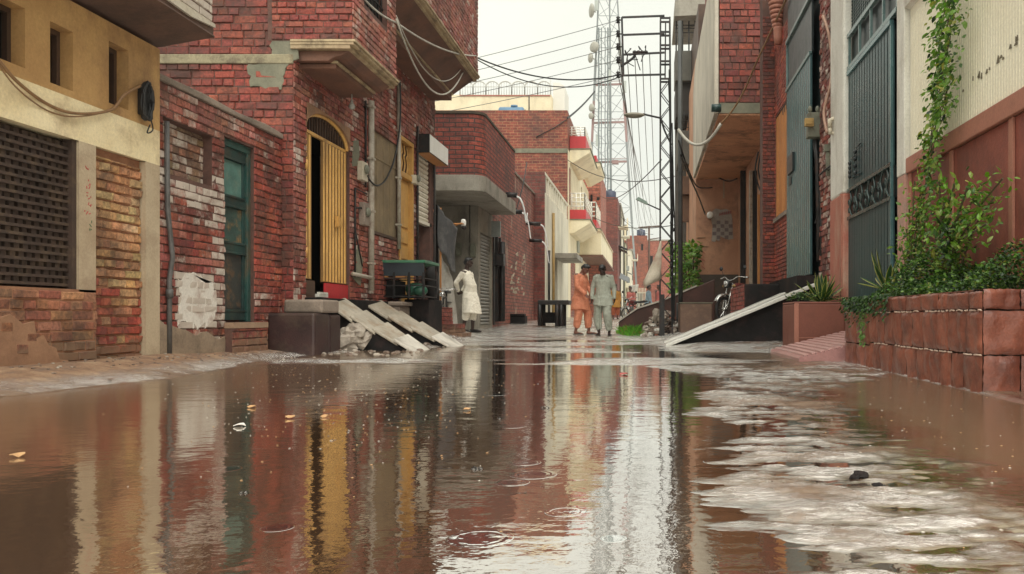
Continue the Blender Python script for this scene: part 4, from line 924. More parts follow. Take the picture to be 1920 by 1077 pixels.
mb=MB(); mb.tube(smooth_path([P(988,305,30),P(980,350,29),P(968,395,28.3)]),.02,5); mb.build('cable',cable_m,E)
# ---------------------------------------------------------- G: cream parapet house, F: big brick house, roof tank, cream terrace
yGa,yGb=33.05,42.6; XGg=-4.25; zGt=ZP(322,33)
Gh=thing('cream_parapet_house','rain stained cream house with slotted parapet and brick side wall','house',(XGg,38,0))
mb=MB(); dG=(36.0,37.6,.3,ZP(483,37),.25); dG2=(34.3,34.9,.3,ZP(470,34.5),.25); slab(mb,'x',XGg,XGg-.3,yGa,yGb,0,zGt-1.0,[dG,dG2],0,.25); mb.build('front_wall',cream_dirty,Gh)
mb=MB(); slab(mb,'y',yGa-.005,yGa+.3,-9.5,XGg-.012,0,zGt,(),0); mb.build('side_wall',BT_dark,Gh)
mb=MB(); y=yGa+.3; 
mb.box(XGg-.15,XGg,yGa,yGb,zGt-.12,zGt); mb.box(XGg-.15,XGg,yGa,yGb,zGt-1.0,zGt-.86)
while y<yGb-.3: mb.box(XGg-.13,XGg-.02,y,y+.28,zGt-.86,zGt-.12); y+=.85
mb.build('parapet',cream_dirty,Gh)
mb=MB(); mb.box(XGg-2,XGg-.3,yGa+.3,yGb,zGt-1.3,zGt-1.05); mb.build('roof',concrete,Gh)
mb=MB(); mb.box(XGg-.3,XGg-.22,*dG[:4]); mb.build('door',dark,Gh)
mb=MB(); mb.box(XGg-.3,XGg-.22,*dG2[:4]); mb.build('door',iron,Gh)
mb=MB(); mb.tube([(XGg+.07,35.4,.4),(XGg+.07,35.4,ZP(400,35.4))],.06,8); mb.build('drain_pipe',meter_y,Gh)
mb=MB(); mb.tube([(XGg+.07,33.8,.4),(XGg+.07,33.8,ZP(470,33.8))],.05,8); mb.build('drain_pipe',iron,Gh)
mb=MB(); mb.box(XGg,XGg+1.0,36.6,39.9,ZP(486,37),ZP(476,37)); mb.build('canopy',concrete,Gh,bevel=.02)
yF=43.0; XF=XP(1064,yF); zF=ZP(207,yF)
Fh=thing('big_brick_house','big plain red brick house with flat roof rising behind the cream parapet','house',(XF,yF,0))
mb=MB(); mb.box(XP(780,yF),XF,yF,yF+7,0,zF); mb.build('wall',BT_far,Fh)
mb=MB(); mb.box(XP(965,yF),XF+.02,yF-.04,yF,ZP(283,yF)-.12,ZP(283,yF)+.12); mb.build('cement_band',cement,Fh)
mb=MB(); x=XP(1000,yF); mb.tube([(XP(1062,yF),yF-.05,ZP(225,yF)),(XP(1040,yF),yF-.05,ZP(240,yF)),(XP(1005,yF),yF-.05,ZP(258,yF))],.025,5); mb.build('cable',cable_m,Fh)
T=thing('water_tank','blue barrel water tank lying on the big brick roof','water tank',(XP(960,46),46,zF))
mb=MB(); xa,xb=XP(936,46),XP(983,46); zc=zF+.48; mb.lathe([(.0,xa),(.42,xa+.02),(.46,xa+.08),(.46,xb-.08),(.42,xb-.02),(.0,xb)],(0,46,zc),20,0,'x'); mb.build('barrel',blue_tank_m,T)
mb=MB(); mb.lathe([(.0,0),(.2,0),(.2,.12),(.0,.13)],((xa*.4+xb*.6),46,zc+.44),14); mb.build('lid',blue_tank_m,T)
mb=MB(); mb.box(xa+.2,xa+.4,45.6,46.4,zF-.02,zF+.05); mb.box(xb-.4,xb-.2,45.6,46.4,zF-.02,zF+.05); mb.tube([(xb+.05,46,zF),(xb+.05,46,zF+.8)],.04,6); mb.build('cradle',iron,T)
yT=60.0
TT=thing('cream_terrace_house','cream house top with a row of white arched railings on its terrace','house',(XP(900,yT),yT,0))
zT0=ZP(178,yT); mb=MB(); mb.box(XP(700,yT),XP(1034,yT),yT,yT+6,0,zT0); mb.build('wall',cream_far,TT)
mb=MB(); xa,xb=XP(862,yT),XP(1032,yT); n=7
for i in range(n):
    a=xa+(xb-xa)*i/n; b=xa+(xb-xa)*(i+1)/n
    arc=[((a+b)/2-(b-a)/2*math.cos(t),yT+.1,zT0+.62+.42*math.sin(t)) for t in np.linspace(0,math.pi,11)]
    mb.tube([(a,yT+.1,zT0)]+arc+[(b,yT+.1,zT0)],.055,6)
    for k in range(1,5): x=a+(b-a)*k/5; mb.tube([(x,yT+.1,zT0),(x,yT+.1,zT0+.62+.42*math.sin(math.acos(1-2*k/5)))],.022,5)
    mb.tube([(a,yT+.1,zT0+.62),(b,yT+.1,zT0+.62)],.03,5)
mb.tube([(xb,yT+.1,zT0),(xb,yT+.1,zT0+1.25)],.05,6); mb.build('railing',pm('pale grey railing',(.55,.55,.52),(.45,.45,.42),2,.6,0),TT)
mb=MB(); mb.box(xa,xb,yT-.05,yT,zT0-.12,zT0-.02); mb.build('red_trim',pm('dull red trim',(.36,.14,.10),(.30,.11,.08),2,.6,0),TT)
mb=MB(); x=XP(1034,yT); mb.prism([(x,zT0-1.5),(x+.9,zT0-1.5),(x+.9,zT0+.9),(x+.5,zT0+1.2),(x,zT0+1.2)],'y',yT+1,yT+4); mb.build('stair_tower',pm('hazy pale wall',(.72,.71,.65),(.66,.65,.59),1,.8,0),TT)
mb=MB(); mb.tube([P(992,212,yT-.6),P(992,180,yT-.6)],.05,6); mb.build('roof_pipe',iron,TT)
# ---------------------------------------------------------- H: cream house with crimson balconies
XH=-4.3; yH0,yH1=43.05,62
H=thing('balcony_house','cream house with crimson edged balconies and white railings','house',(XH,50,0))
zH=ZP(300,46); 
wH=[(43.6,44.6,ZP(385,44),ZP(315,44),.2),(51.2,52.2,ZP(375,51.5),ZP(350,51.5),.2)]
gd=(44.4,47.5,.3,ZP(492,46),.3)
mb=MB(); slab(mb,'x',XH,XH-.3,yH0,58,0,zH,wH+[gd],0,.25); mb.build('front_wall',cream_far,H)
mb=MB(); mb.box(XH-.35,XH-.28,wH[0][0],wH[0][1],wH[0][2],wH[0][3]); mb.build('window',iron,H)
mb=MB(); mb.box(XH-.35,XH-.28,wH[1][0],wH[1][1],wH[1][2],wH[1][3]); mb.build('window',brown_dark,H)
mb=MB(); mb.box(XH-.45,XH-.3,*gd[:4]); mb.build('gate',dark,H)
mb=MB(); mb.box(XH,XH+.10,48.2,49.2,ZP(474,48.6),ZP(425,48.6)); mb.build('window_panel',pm('grey green panel',(.36,.38,.33),(.28,.30,.26),2,.6,0),H)
def balcony(y0,y1,xo,zt_,zb_,rail):
    mb=MB(); mb.box(XH,xo,y0,y1,zb_,zt_); mb.box(XH,xo-.0,y0,y1,zt_,zt_+.04)
    b=mb.build('balcony',red_paint,H)
    mb=MB(); mb.prism([(XH,zb_-.75),(XH+.25,zb_-.72),(xo+.18,zb_-.22),(xo+.24,zb_-.16),(xo+.24,zb_-.002),(XH,zb_-.002)],'y',y0-.1,y1+.1); mb.build('soffit',cream_far,b,bevel=.02)
    mb=MB(); mb.box(XH,xo+.30,y0-.14,y1+.14,zb_-.001,zb_+.05); mb.build('drip_edge',cement,b)
    if rail:
        mb=MB(); x=xo-.06; ys=np.linspace(y0,y1,7)
        for k in range(1,5): z=zt_+rail*k/4; mb.tube([(XH,y0+.05,z),(x,y0+.05,z),(x,y1-.05,z)],.035,5)
        for y in ys: mb.tube([(x,min(max(y,y0+.05),y1-.05),zt_),(x,min(max(y,y0+.05),y1-.05),zt_+rail)],.035,5)
        for k in range(4): xx=XH+.1+(x-XH-.1)*k/3; mb.tube([(xx,y0+.05,zt_),(xx,y0+.05,zt_+rail)],.035,5)
        mb.build('railing',white_rail,b)
balcony(44,49.5,-3.42,ZP(257,44),ZP(281,44),.55)
balcony(52,57,-3.35,ZP(293,52),ZP(306,52),0)
balcony(44,49.5,-3.42,ZP(395,44),ZP(413,44),.95)
balcony(52,57,-3.35,ZP(414,52),ZP(430,52),1.2)
mb=MB(); mb.box(XH,XP(1127,50),50.0,66,ZP(478,50),ZP(436,50)); lb=mb.build('long_balcony',cream_far,H)
mb=MB(); mb.box(XH,XP(1127,50)+.12,49.9,66.1,ZP(478,50)-.14,ZP(478,50)-.002); mb.build('drip_edge',corbel,lb)
mb=MB(); mb.box(XH,XP(1127,50)+.06,49.95,66.05,ZP(436,50),ZP(436,50)+.1); mb.build('coping',beige,lb)
# ---------------------------------------------------------- further houses on the left
def far_house(name,label,x0,x1,y0,y1,zt_,mat,wins=(),roofmat=None,extra=None):
    t=thing(name,label,'house',((x0+x1)/2,y0,0))
    mb=MB(); mb.box(x0,x1,y0,y1,0,zt_); mb.build('wall',mat,t)
    if roofmat: mb=MB(); mb.box(x0-.1,x1+.14,y0-.1,y1+.1,zt_,zt_+.25); mb.build('roof_edge',roofmat,t)
    for (ax,a,b,c,d,m_) in wins:
        mb=MB()
        if ax=='x': mb.box(x1-.05,x1+.03,a,b,c,d)
        elif ax=='o': mb.box(x0-.03,x0+.05,a,b,c,d)
        else: mb.box(a,b,y0-.03,y0+.05,c,d)
        mb.build('window',m_,t)
    return t
fh=far_house('brick_house','brick gable wall above the long cream balcony',-9,XP(1126,58.2),58.2,66,ZP(322,58.2),BT_pink,[('y',XP(1107,58.2),XP(1111,58.2),ZP(412,58.2),ZP(365,58.2),dark),('y',XP(1119,58.2),XP(1124,58.2),ZP(376,58.2),ZP(370,58.2),dark)])
y=75; t2=far_house('brick_house','dark brick house carrying the navy tank beyond the long cream balcony',-9,XP(1158,y),y,y+8,ZP(370,y),BT_dark,[],None)
T=thing('water_tank','navy blue tank standing on the dark brick house','water tank',(XP(1144,77),77,ZP(370,75)))
mb=MB(); x=XP(1144,77); z=ZP(370,75); mb.lathe([(.0,0),(.56,.01),(.58,.1),(.58,.75),(.5,.85),(.2,.93),(.0,.95)],(x,77,z),18); mb.build('tank_body',navy_tank,T)
mb=MB(); mb.lathe([(.0,0),(.18,0),(.18,.1),(.0,.11)],(x,77,z+.93),12); mb.build('lid',navy_tank,T)
y=83; far_house('white_house','narrow white plastered house with dark upright window beyond the navy tank',-9,XP(1162,y),y,y+14,ZP(380,y)-.3,cream_dirty,[('x',85,87,ZP(470,85),ZP(440,85),dark),('x',88,90,ZP(420,88),ZP(400,88),brown_dark),('x',85,88,.5,3,dark)],concrete)
y=98; far_house('green_house','dull green house with red awning near the street end',-9,XP(1172,y),y,y+12,ZP(455,y),pm('dull green wall',(.16,.20,.15),(.11,.14,.105),.8,.8,0),[('x',100,104,ZP(535,102),ZP(500,102),cream_far),('x',99,108,.5,4,dark),('y',XP(1164,y),XP(1171,y),ZP(520,y),ZP(490,y),dark)],pm('dull red awning',(.30,.10,.07),(.22,.07,.05),2,.7,0))
y=96; far_house('cream_roof_room','small cream roof room with latticed opening above the green house',-5.5,XP(1172,y),y+3,y+8,ZP(420,y),cream_far,[('y',XP(1162,y),XP(1168,y),ZP(436,y),ZP(424,y),dark)],concrete)
y=115; far_house('pale_house','small pale house with overhanging upper room near the street end',-9,XP(1184,y),y,y+12,ZP(470,y),cream_dirty,[('x',116,119,2,5,dark),('x',120,124,6,8,dark)],concrete)
y=140; far_house('end_brick_house','hazy brick house with rooftop tank closing the end of the street',XP(1176,y),XP(1214,y),y,y+10,ZP(442,y),BT_far,[('y',XP(1190,y),XP(1194,y),ZP(500,y),ZP(485,y),dark),('y',XP(1202,y),XP(1206,y),ZP(470,y),ZP(458,y),dark),('y',XP(1196,y),XP(1206,y),ZP(585,y),ZP(550,y),dark)],None)
T=thing('water_tank','grey box tank on the hazy brick house at the street end','water tank',(XP(1202,142),142,ZP(442,140)))
mb=MB(); mb.lathe([(.0,0),(.75,0),(.78,.2),(.75,1.15),(.4,1.25),(.0,1.26)],(XP(1202,142),142,ZP(442,140)),14); mb.build('tank_body',navy_tank,T)
mb=MB(); mb.lathe([(.0,0),(.3,0),(.3,.12),(.0,.13)],(XP(1202,142),142,ZP(442,140)+1.25),12); mb.build('lid',navy_tank,T)
y=150; far_house('end_brown_house','low brown house beside the hazy brick one at the street end',XP(1214,y),XP(1262,y),y,y+10,ZP(452,y),BT_pink,[('y',XP(1219,y),XP(1224,y),ZP(500,y),ZP(480,y),dark),('y',XP(1229,y),XP(1233,y),ZP(580,y),ZP(545,y),dark)],concrete)
y=46; mb=MB()
gt=thing('striped_gate','pale striped gate leaf standing open among the people at the street end','gate',(XP(1202,60),60,.3))
for k in range(7): x=XP(1193,60)+k*.11; mb.box(x,x+.05,60,60.05,.35,2.6)
mb.box(XP(1193,60)-.03,XP(1193,60)+.75,60.06,60.1,.5,.6); mb.box(XP(1193,60)-.03,XP(1193,60)+.75,60.06,60.1,2.2,2.3); mb.build('bars',cream_dirty,gt)
tag(sheet('hung_cloth',sheet_m,[P(1179,536,62),P(1197,533,62),P(1196,549,62),P(1181,547,62)],10,8,.05,4),'small white cloth hung above the people at the street end','cloth')
tag(sheet('shop_awning',tarp_m,[P(1163,512,70),P(1180,520,70),P(1180,530,66),P(1160,522,66)],10,8,.06,6),'grey cloth awning over a shop at the street end','awning')
# fittings on the far houses
rr=random.Random(21)
for i in range(26):
    par=rr.choice([o for o in bpy.data.objects if o.type=='EMPTY' and o.get('category')=='house' and o.location.y>74])
    wl=[c for c in par.children if c.name.startswith('wall')][0]; vs=[v.co for v in wl.data.vertices]; x1=max(v.x for v in vs); y0=min(v.y for v in vs); y1=max(v.y for v in vs); z1=max(v.z for v in vs)
    if par.location.y>135: continue
    y=rr.uniform(y0+.5,y1-1.5); z=rr.uniform(3,z1-1.2); mb=MB(); k=i%4
    if k==0: mb.prism([(x1,z),(x1+.8,z-.35),(x1+.8,z-.28),(x1,z+.08)],'y',y,y+2.2); mb.build('awning',rr.choice([tarp_m,grey_metal,brown_dark]),par)
    elif k==1: mb.box(x1,x1+.45,y,y+.8,z,z+.6); mb.build('cooler_box',rr.choice([grey_metal,cream_dirty]),par,bevel=.03)
    elif k==2: mb.box(x1,x1+.9,y,y+2.4,z-.12,z); mb.box(x1+.82,x1+.9,y,y+2.4,z,z+.8); mb.build('balcony',rr.choice([cream_far,concrete,cream_dirty]),par)
    else: mb.tube([(x1+.08,y,.5),(x1+.08,y,z1)],.06,6); mb.build('drain_pipe',rr.choice([iron,meter_y]),par)
# ================================================================== RIGHT SIDE
XR=2.6
# ---------------------------------------------------------- cream house with maroon dado, gate 2, white pillars
Q=thing('cream_dado_house','cream house with maroon panelled dado behind the creeper at the right edge','house',(XR,7,0))
zd=ZP(300,8.0); yq0,yq1=2.5,YX(1707,XR)
mb=MB(); slab(mb,'x',XR,XR+.3,yq0,yq1,zd,6.5,(),0)
mb.build('wall',cream_wall,Q)
# fine vertical reeding in the plaster
mb=MB(); y=3.2
while y<yq1-.05: mb.box(XR-.004,XR,y,y+.022,zd+.02,3.40); y+=.046
mb.build('reeding',cream_wall,Q)
mb=MB(); mb.box(XR-.045,XR,yq0,yq1+.01,zd-.15,zd); mb.build('dado_cap',dado_strip,Q,bevel=.008)
mb=MB(); slab(mb,'x',XR+.004,XR+.3,yq0,yq1,-.1,zd-.15,(),0); mb.build('dado',dado,Q)
mb=MB()
for y in (YX(1786,XR),YX(1899,XR),YX(1706,XR)-.04,YX(1899,XR)-1.1): mb=MB(); mb.box(XR-.018,XR+.003,y-.035,y+.035,-.1,zd-.152); mb.build('dado_strip',dado_strip,Q,bevel=.004)
mb=MB(); zz=ZP(24,8.0); mb.prism([(XR,zz),(XR-.06,zz+.02),(XR-.07,zz+.10),(XR-.03,zz+.13),(XR,zz+.14)],'y',yq0,yq1); mb.build('cornice',white_plaster,Q)
mb=MB(); rr=random.Random(9)
for i in range(14):
    mb=MB(); y=5.6+rr.random()*1.1; h=.02+.05*rr.random(); z=zd+.28+ (6.7-y)*.06+rr.uniform(-.03,.03); mb.prism([(y,z),(y+.02+.03*rr.random(),z+.004),(y+.02,z+h),(y+.004,z+h*.8)],'x',XR-.0055-.0003*i,XR-.003)
    mb.build('mould_stain',pm('mould',(.20,.17,.11),(.13,.11,.075),9,.9,.3),Q)
# pillars
mb=MB(); mb.box(XR-.06,XR+.3,YX(1707,XR)+.012,YX(1692,XR),zd-.15,6.5); mb.build('gate_pillar',white_plaster,Q,bevel=.012)
mb=MB(); mb.box(XR-.055,XR+.3,YX(1707,XR)+.012,YX(1692,XR),-.1,zd-.152); mb.build('gate_pillar',pm('faded pink pillar base',(.52,.30,.24),(.40,.21,.16),3,.7,.3,40,stain=(.24,.22,.17),sscale=3,samt=.7),Q,bevel=.012)
yp0,yp1=YX(1592,XR)+.02,YX(1566,XR)
mb=MB(); mb.box(XR-.07,XR+.3,yp0,yp1,2.05,6.5); mb.build('gate_pillar',white_plaster,Q,bevel=.03)
mb=MB(); mb.box(XR-.075,XR+.3,yp0,yp1,-.1,2.05); mb.build('gate_pillar',pm('pink sandstone pillar',(.46,.16,.11),(.36,.115,.08),2,.6,.35,40,stain=(.50,.37,.27),sscale=2.5,samt=.7,sz=.3),Q,bevel=.02)
mb=MB(); mb.box(XR-.09,XR-.07,yp0+.04,yp0+.12,-.1,2.05); mb.build('pillar_strip',dado_strip,Q)
# gate 2
g0,g1=YX(1692,XR)+.01,yp0-.005
zl0,zl1,zb0,zb1=.30,ZP(48,8.55),ZP(407,10.2),ZP(357,10.2)
mb=MB(); mb.box(XR+.10,XR+.16,g0,g1,zl0-.5,6.4); mb.build('dark_gap_sheet',gate_dark,Q)  # near black sheet stands in for the dark open gap beside the leaf
yl0=YX(1674,XR)
GT=MB(); ribbed(GT,XR+.02,yl0,g1-.02,zl0,zb0,.115,.03,dirx=-1); ribbed(GT,XR+.02,yl0,g1-.02,zb1,zl1,.115,.03,dirx=-1)
lf=GT.build('gate_leaf',[gate_green,pm('painted green groove shade',(.05,.105,.11),(.035,.075,.08),4,.35,.2)],Q)  # darker green puts the shade between ribs into the groove colour
mb=MB(); mb.box(XR+.02,XR+.05,yl0,g1-.02,zb0,zb1); 
mb.build('ornament_panel',gate_dark,lf)
mb=MB(); mb.bar((XR-.01,yl0,zb1+.01),(XR-.01,g1-.02,zb1+.01),.04); mb.bar((XR-.01,yl0,zb0-.01),(XR-.01,g1-.02,zb0-.01),.04)
n=7
for i in range(n):
    a=yl0+(i+.5)*(g1-.02-yl0)/n; h=zb1-zb0; s=(-1)**i*.05
    mb.tube(smooth_path([(XR-.005,a-s,zb0),(XR-.012,a+s,zb0+.3*h),(XR-.012,a-s*.4,zb0+.65*h),(XR-.005,a+s,zb1)]),.013,5)
    mb.tube([(XR-.01,a+.09+.04*math.cos(t)*(1-t/9),zb0+h*.55+.055*math.sin(t)*(1-t/9)) for t in np.linspace(0,7,18)],.010,5)
    mb.ell((XR-.012,a+.10,zb0+h*.28),(.012,.02,.04))
mb.build('scrollwork',pm('shiny black green scroll',(.03,.065,.06),(.02,.045,.042),5,.25,.2,spec=.8),lf)
mb=MB(); mb.bar((XR-.01,yl0,zl1+.02),(XR-.01,g1-.02,zl1+.02),.05,.05); mb.bar((XR-.01,yl0+.01,zl0),(XR-.01,yl0+.01,zl1),.03); mb.build('gate_rail',gate_green,lf)
mb=MB()
for y,z0,z1 in ((YX(1599,XR),ZP(330,10.1),ZP(305,10.1)),(YX(1609,XR),ZP(325,9.9),ZP(285,9.9))):
    for k in range(4): mb.ell((XR-.04,y,z0+(z1-z0)*k/3),(.022,.03,.03),8,6)
    mb.tube([(XR-.03,y-.03,z1+.05),(XR-.03,y-.22,z1+.055)],.010,5); mb.tube([(XR-.03,y-.03,z0-.03),(XR-.03,y-.22,z0-.04)],.010,5)
mb.build('latch',gate_dark,lf)
# transom grille above gate
zt0,zt1=ZP(124,10.2),5.6
mb=MB(); mb.box(XR+.04,XR+.07,g0+.1,g1,zt0,zt1); tr=mb.build('gate_transom',gate_dark,Q)
mb=MB()
for z in (zt0,zt0+.42,zt0+.46+.65,zt0+1.6): mb.bar((XR-.005,g0+.12,z),(XR-.005,g1-.01,z),.045,.05)
for k in range(5): y=g0+.14+k*(g1-g0-.18)/4; mb.bar((XR+.0,y,zt0),(XR+.0,y,zt0+.42),.03)
mb.build('transom_rail',pm('pale edge paint',(.16,.24,.23),(.09,.15,.15),4,.3,.1,spec=.8),tr)
for za,zb_ in ((zt0+.46,zt0+1.07),(zt0+1.14,zt0+1.56),(zt0+1.64,zt1)):
    mb=MB(); z=za
    while z<zb_-.04:
        y=g0+.14
        while y<g1-.05: mb.prism([(y,z),(y+.043,z+.0212),(y,z+.0424),(y-.043,z+.0212)],'x',XR+.02,XR+.04); y+=.085
        z+=.042
    mb.build('mesh_screen',pm('dark green mesh',(.022,.05,.046),(.015,.035,.032),4,.4,.2),tr)
mb=MB(); mb.box(XR+.3,XR+4,yq0,yp1,-.1,6.4); mb.build('rear_wall',grey_plaster,Q)
# ---------------------------------------------------------- brick pier house with raised gate
N=thing('brick_gate_house','red brick house with raised bottle green gate, orange shutter and wired brick pier','house',(XR,13,0))
pr0,pr1=yp1+.005,YX(1541,XR)
mb=MB(); slab(mb,'x',XR-.02,XR+.3,pr0,pr1,-.1,7,(),0); bricks(mb,'x',XR-.02,-1,pr0,pr1,.1,5.2,(),pal=RED+DKRED,wash=lambda u,v:.42,mi=1,rough=.012,tilt=.006,bh=.085)
slab(mb,'y',pr0-.002,pr0+.1,XR-.035,XR+.2,-.1,7,(),0)
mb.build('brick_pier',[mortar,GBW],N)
g0,g1=pr1+.005,YX(1478,XR); zg0=ZP(525,14.6); zg1=ZP(97,12.9)
mb=MB(); mb.box(XR+.10,XR+.16,g0,g1,.5,7); mb.build('dark_gap_sheet',gate_dark,N)  # another near black stand-in for a dark gap at the leaf
yl=YX(1523,XR)
mb=MB(); ribbed(mb,XR+.0,yl,g1,zg0,ZP(165,14.6),.16,.035,dirx=-1); lf=mb.build('gate_leaf',[gate_green,pm('painted green groove shade',(.018,.045,.048))],N)
mb=MB(); zz=ZP(165,14.6); mb.bar((XR-.03,yl,zz),(XR-.03,g1,zz),.05,.06); z2=ZP(74,14.6); mb.bar((XR-.03,yl,z2),(XR-.03,g1,z2),.05,.06); mb.bar((XR-.02,g1-.01,zz),(XR-.02,g1-.01,z2),.04); mb.build('gate_rail',pm('pale edge paint',(.16,.24,.23)),lf)
mb=MB(); ribbed(mb,XR+.02,yl,g1,zz+.03,z2-.03,.07,.012,dirx=-1); ribbed(mb,XR+.02,yl,g1,z2+.05,7,.07,.012,dirx=-1); mb.build('upper_panel',[gate_dark,gate_dark],lf)
mb=MB(); mb.box(XR-.07,XR-.0,YX(1493,XR),YX(1483,XR),ZP(325,14.3),ZP(291,14.3)); mb.box(XR-.05,XR,YX(1488,XR),YX(1484,XR),ZP(345,14.3),ZP(332,14.3)); mb.build('lock_box',gate_dark,lf)
mb=MB()
for k in range(9): y=yl+.1+k*(g1-yl-.15)/8; mb.box(XR-.045,XR-.01,y,y+.05,zz-.02,zz+.02)
mb.build('hinge_lug',gate_green,lf)
zpl=ZP(540,15.6)
xpl=XP(1396,13.74); mb=MB(); mb.box(xpl,XR+.3,13.75,15.95,-.1,zpl); mb.box(1.95,XR+.3,15.95,17.2,-.1,zpl-.004); pln=mb.build('plinth',darkconc,N,bevel=.02)
mb=MB(); slab(mb,'x',xpl-.004,xpl+.01,13.76,15.94,-.1,zpl-.004,(),0); bricks(mb,'x',xpl-.004,-1,13.76,15.94,.1,zpl-.02,(),pal=RED,mi=1)
mb.build('plinth_facing',[mortar,GB],N)
mb=MB(); mb.box(XR-.35,XR+.1,g0+.1,g1,-.1,zg0-.05); mb.build('threshold',darkconc,N)
yw0,yw1=g1+.005,16.4
os_=(yw0+.08,yw1-.1,ZP(402,15.5),ZP(203,15.5),.06)
mb=MB(); slab(mb,'x',XR,XR+.3,yw0,yw1,zpl-.2,7.5,[os_],0,.1); bricks(mb,'x',XR,-1,yw0,yw1,zpl,6,[os_],pal=BRIGHT,wash=lambda u,v:.1,mi=1); mb.build('wall',[mortar,GB],N)
mb=MB(); mb.box(XR+.02,XR+.06,os_[0],os_[1],os_[2],os_[3])
for k in range(8): y=os_[0]+(k+.5)*(os_[1]-os_[0])/8; mb.box(XR+.005,XR+.02,y-.045,y+.045,os_[2]+.03,os_[3]-.03)
sh_=mb.build('wooden_shutter',orange_wood,N)
mb=MB(); mb.box(XR-.05,XR+.05,os_[0]-.05,os_[1]+.05,os_[2]-.08,os_[2]-.002); mb.build('sill',grey_plaster,sh_)
mb=MB()
for k in range(3): mb.prism([(os_[0]+.1+k*.2,os_[3]-.02),(os_[0]+.2+k*.2,os_[3]-.02),(os_[0]+.15+k*.2,os_[3]-.14)],'x',XR+.0,XR+.018)
mb.build('carved_edge',brown_dark,sh_)
mb=MB(); xa,xb=XP(1430,16.4),XP(1455,16.4); slab(mb,'y',16.4,16.8,xa,XR+.3,.5,8,(),0); bricks(mb,'y',16.4,-1,xa,XR+.02,zpl,6.6,(),pal=DKRED,mi=1); slab(mb,'x',xa,xa+.2,16.4,16.8,.5,8,(),0); mb.build('brick_pillar',[mortar,GB],N)
# ringed corbel
mb=MB(); cx,cy=XR-.10,15.5
for k in range(9):
    z=ZP(52,15.5)+k*.085; r=.10+.014*k; mb.lathe([(r-.02,0),(r,.02),(r,.055),(r-.02,.075)],(cx,cy,z),18)
mb.lathe([(.07,-.32),(.085,-.2),(.09,-.05),(.10,.0)],(cx+.02,cy,ZP(52,15.5)),16); mb.build('ringed_corbel',dado_strip,N)
# boxes, pipes and wires on the pier
y=YX(1530,XR-.12); bx=XR-.18
mb=MB(); z0,z1=ZP(262,12.2),ZP(216,12.2); mb.box(XP(1513,12.1),XP(1551,12.1),12.02,12.2,z0,z1); em=mb.build('electric_meter',meter_m,N,bevel=.015)
mb=MB(); mb.box(XP(1508,12.0),XP(1525,12.0),11.95,12.02,ZP(238,12),ZP(223,12)); mb.box(XP(1510,12.0),XP(1522,12.0),11.935,11.95,ZP(235,12),ZP(227,12)); mb.build('switch_box',meter_y,em,bevel=.005)
mb=MB()
for px in (1519,1533): mb.ell((XP(px,12.1),12.1,ZP(206,12.1)),(.035,.035,.06),10,8)
mb.build('insulator_knob',meter_m,em)
mb=MB(); yy=10.92; c=lambda a,b:P(a,b,yy)
mb.tube([c(1556,240),c(1556,226),c(1566,222),c(1580,224)],.034,8); mb.tube([c(1556,240),c(1557,252)],.03,8); mb.tube([c(1558,250),c(1588,252)],.022,8); mb.lathe([(.055,-.10),(.065,-.06),(.065,.1),(.05,.13)],c(1580,238),12); mb.build('pipe_joint',plastic_lt,N)
mb=MB(); x=XP(1580,yy); mb.tube([(x,yy,ZP(250,yy)),(x,yy,.4)],.035,8); mb.build('wall_pipe',plastic_lt,N)
mb=MB(); mb.box(XP(1545,11.3),XP(1564,11.3),11.25,11.33,ZP(285,11.3),ZP(272,11.3)); mb.box(XP(1549,11.3),XP(1561,11.3),11.27,11.33,ZP(330,11.3),ZP(286,11.3)); mb.build('junction_box',meter_m,N)
mb=MB(); mb.tube([P(1528,262,12.1),P(1532,300,12.1),P(1535,420,12.1),P(1535,490,12.1)],.035,8); mb.tube([P(1541,380,11.9),P(1541,480,11.9)],.03,8); mb.build('wall_pipe',iron,N)
mb=MB(); mb.tube(smooth_path([P(1543,30,11.3),P(1553,60,11.2),P(1560,110,11.2),P(1557,160,11.2),P(1545,210,11.3),P(1551,250,11.2)]),.022,7); mb.build('wall_hose',cable_p,N)
mb=MB()
mb.tube(smooth_path([P(1535,330,11.7),P(1552,315,11.2),P(1575,300,10.9),P(1588,285,10.8)]),.014,5); mb.tube(smooth_path([P(1585,250,10.8),P(1588,280,10.75),P(1570,310,11),P(1545,322,11.4)]),.010,5); mb.tube(smooth_path([P(1533,340,11.8),P(1537,380,11.8),P(1528,420,11.9)]),.012,5)
tag(mb.build('loose_wires',cable_m),'black loose wires looping at the meter boxes on the brick pier','wires')
mb=MB(); mb.box(XR+.3,XR+5,yp1,16.6,-.1,7); mb.build('rear_wall',grey_plaster,N)
# ---------------------------------------------------------- overhanging brown house
O=thing('overhang_house','brown plastered house with pale streaked balcony wall overhanging on brick','house',(2.2,22,0))
yO0,yO1=18.1,26.6; XO=1.60; zo=ZP(213,18.1); XW=3.0
mb=MB(); slab(mb,'y',yO0,yO0+.3,XO+.012,4.5,zo,10,(),0); bricks(mb,'y',yO0,-1,XO+.02,XP(1432,18.1)+.2,zo+.24,ZP(-20,18.1),(),pal=RED+DKRED[:2]+BRIGHT[:1],mi=1,rough=.014,tilt=.007,bl=.34,bh=.15,mo=.018,d=.018); mb.build('brick_front',[mortar,GB],O)
mb=MB(); mb.box(XO+.015,XP(1432,18.1)+.2,yO0-.02,yO0,zo,zo+.235); mb.build('cement_band',cement,O)
mb=MB(); zt=ZP(128,25.8); mb.prism([(yO0-.01,zo),(yO1,zo),(yO1,zt-.6),(25.4,zt),(yO0-.01,zt+.1)],'x',XO-.10,XO); mb.build('balcony_wall',parapet,O,bevel=.02)
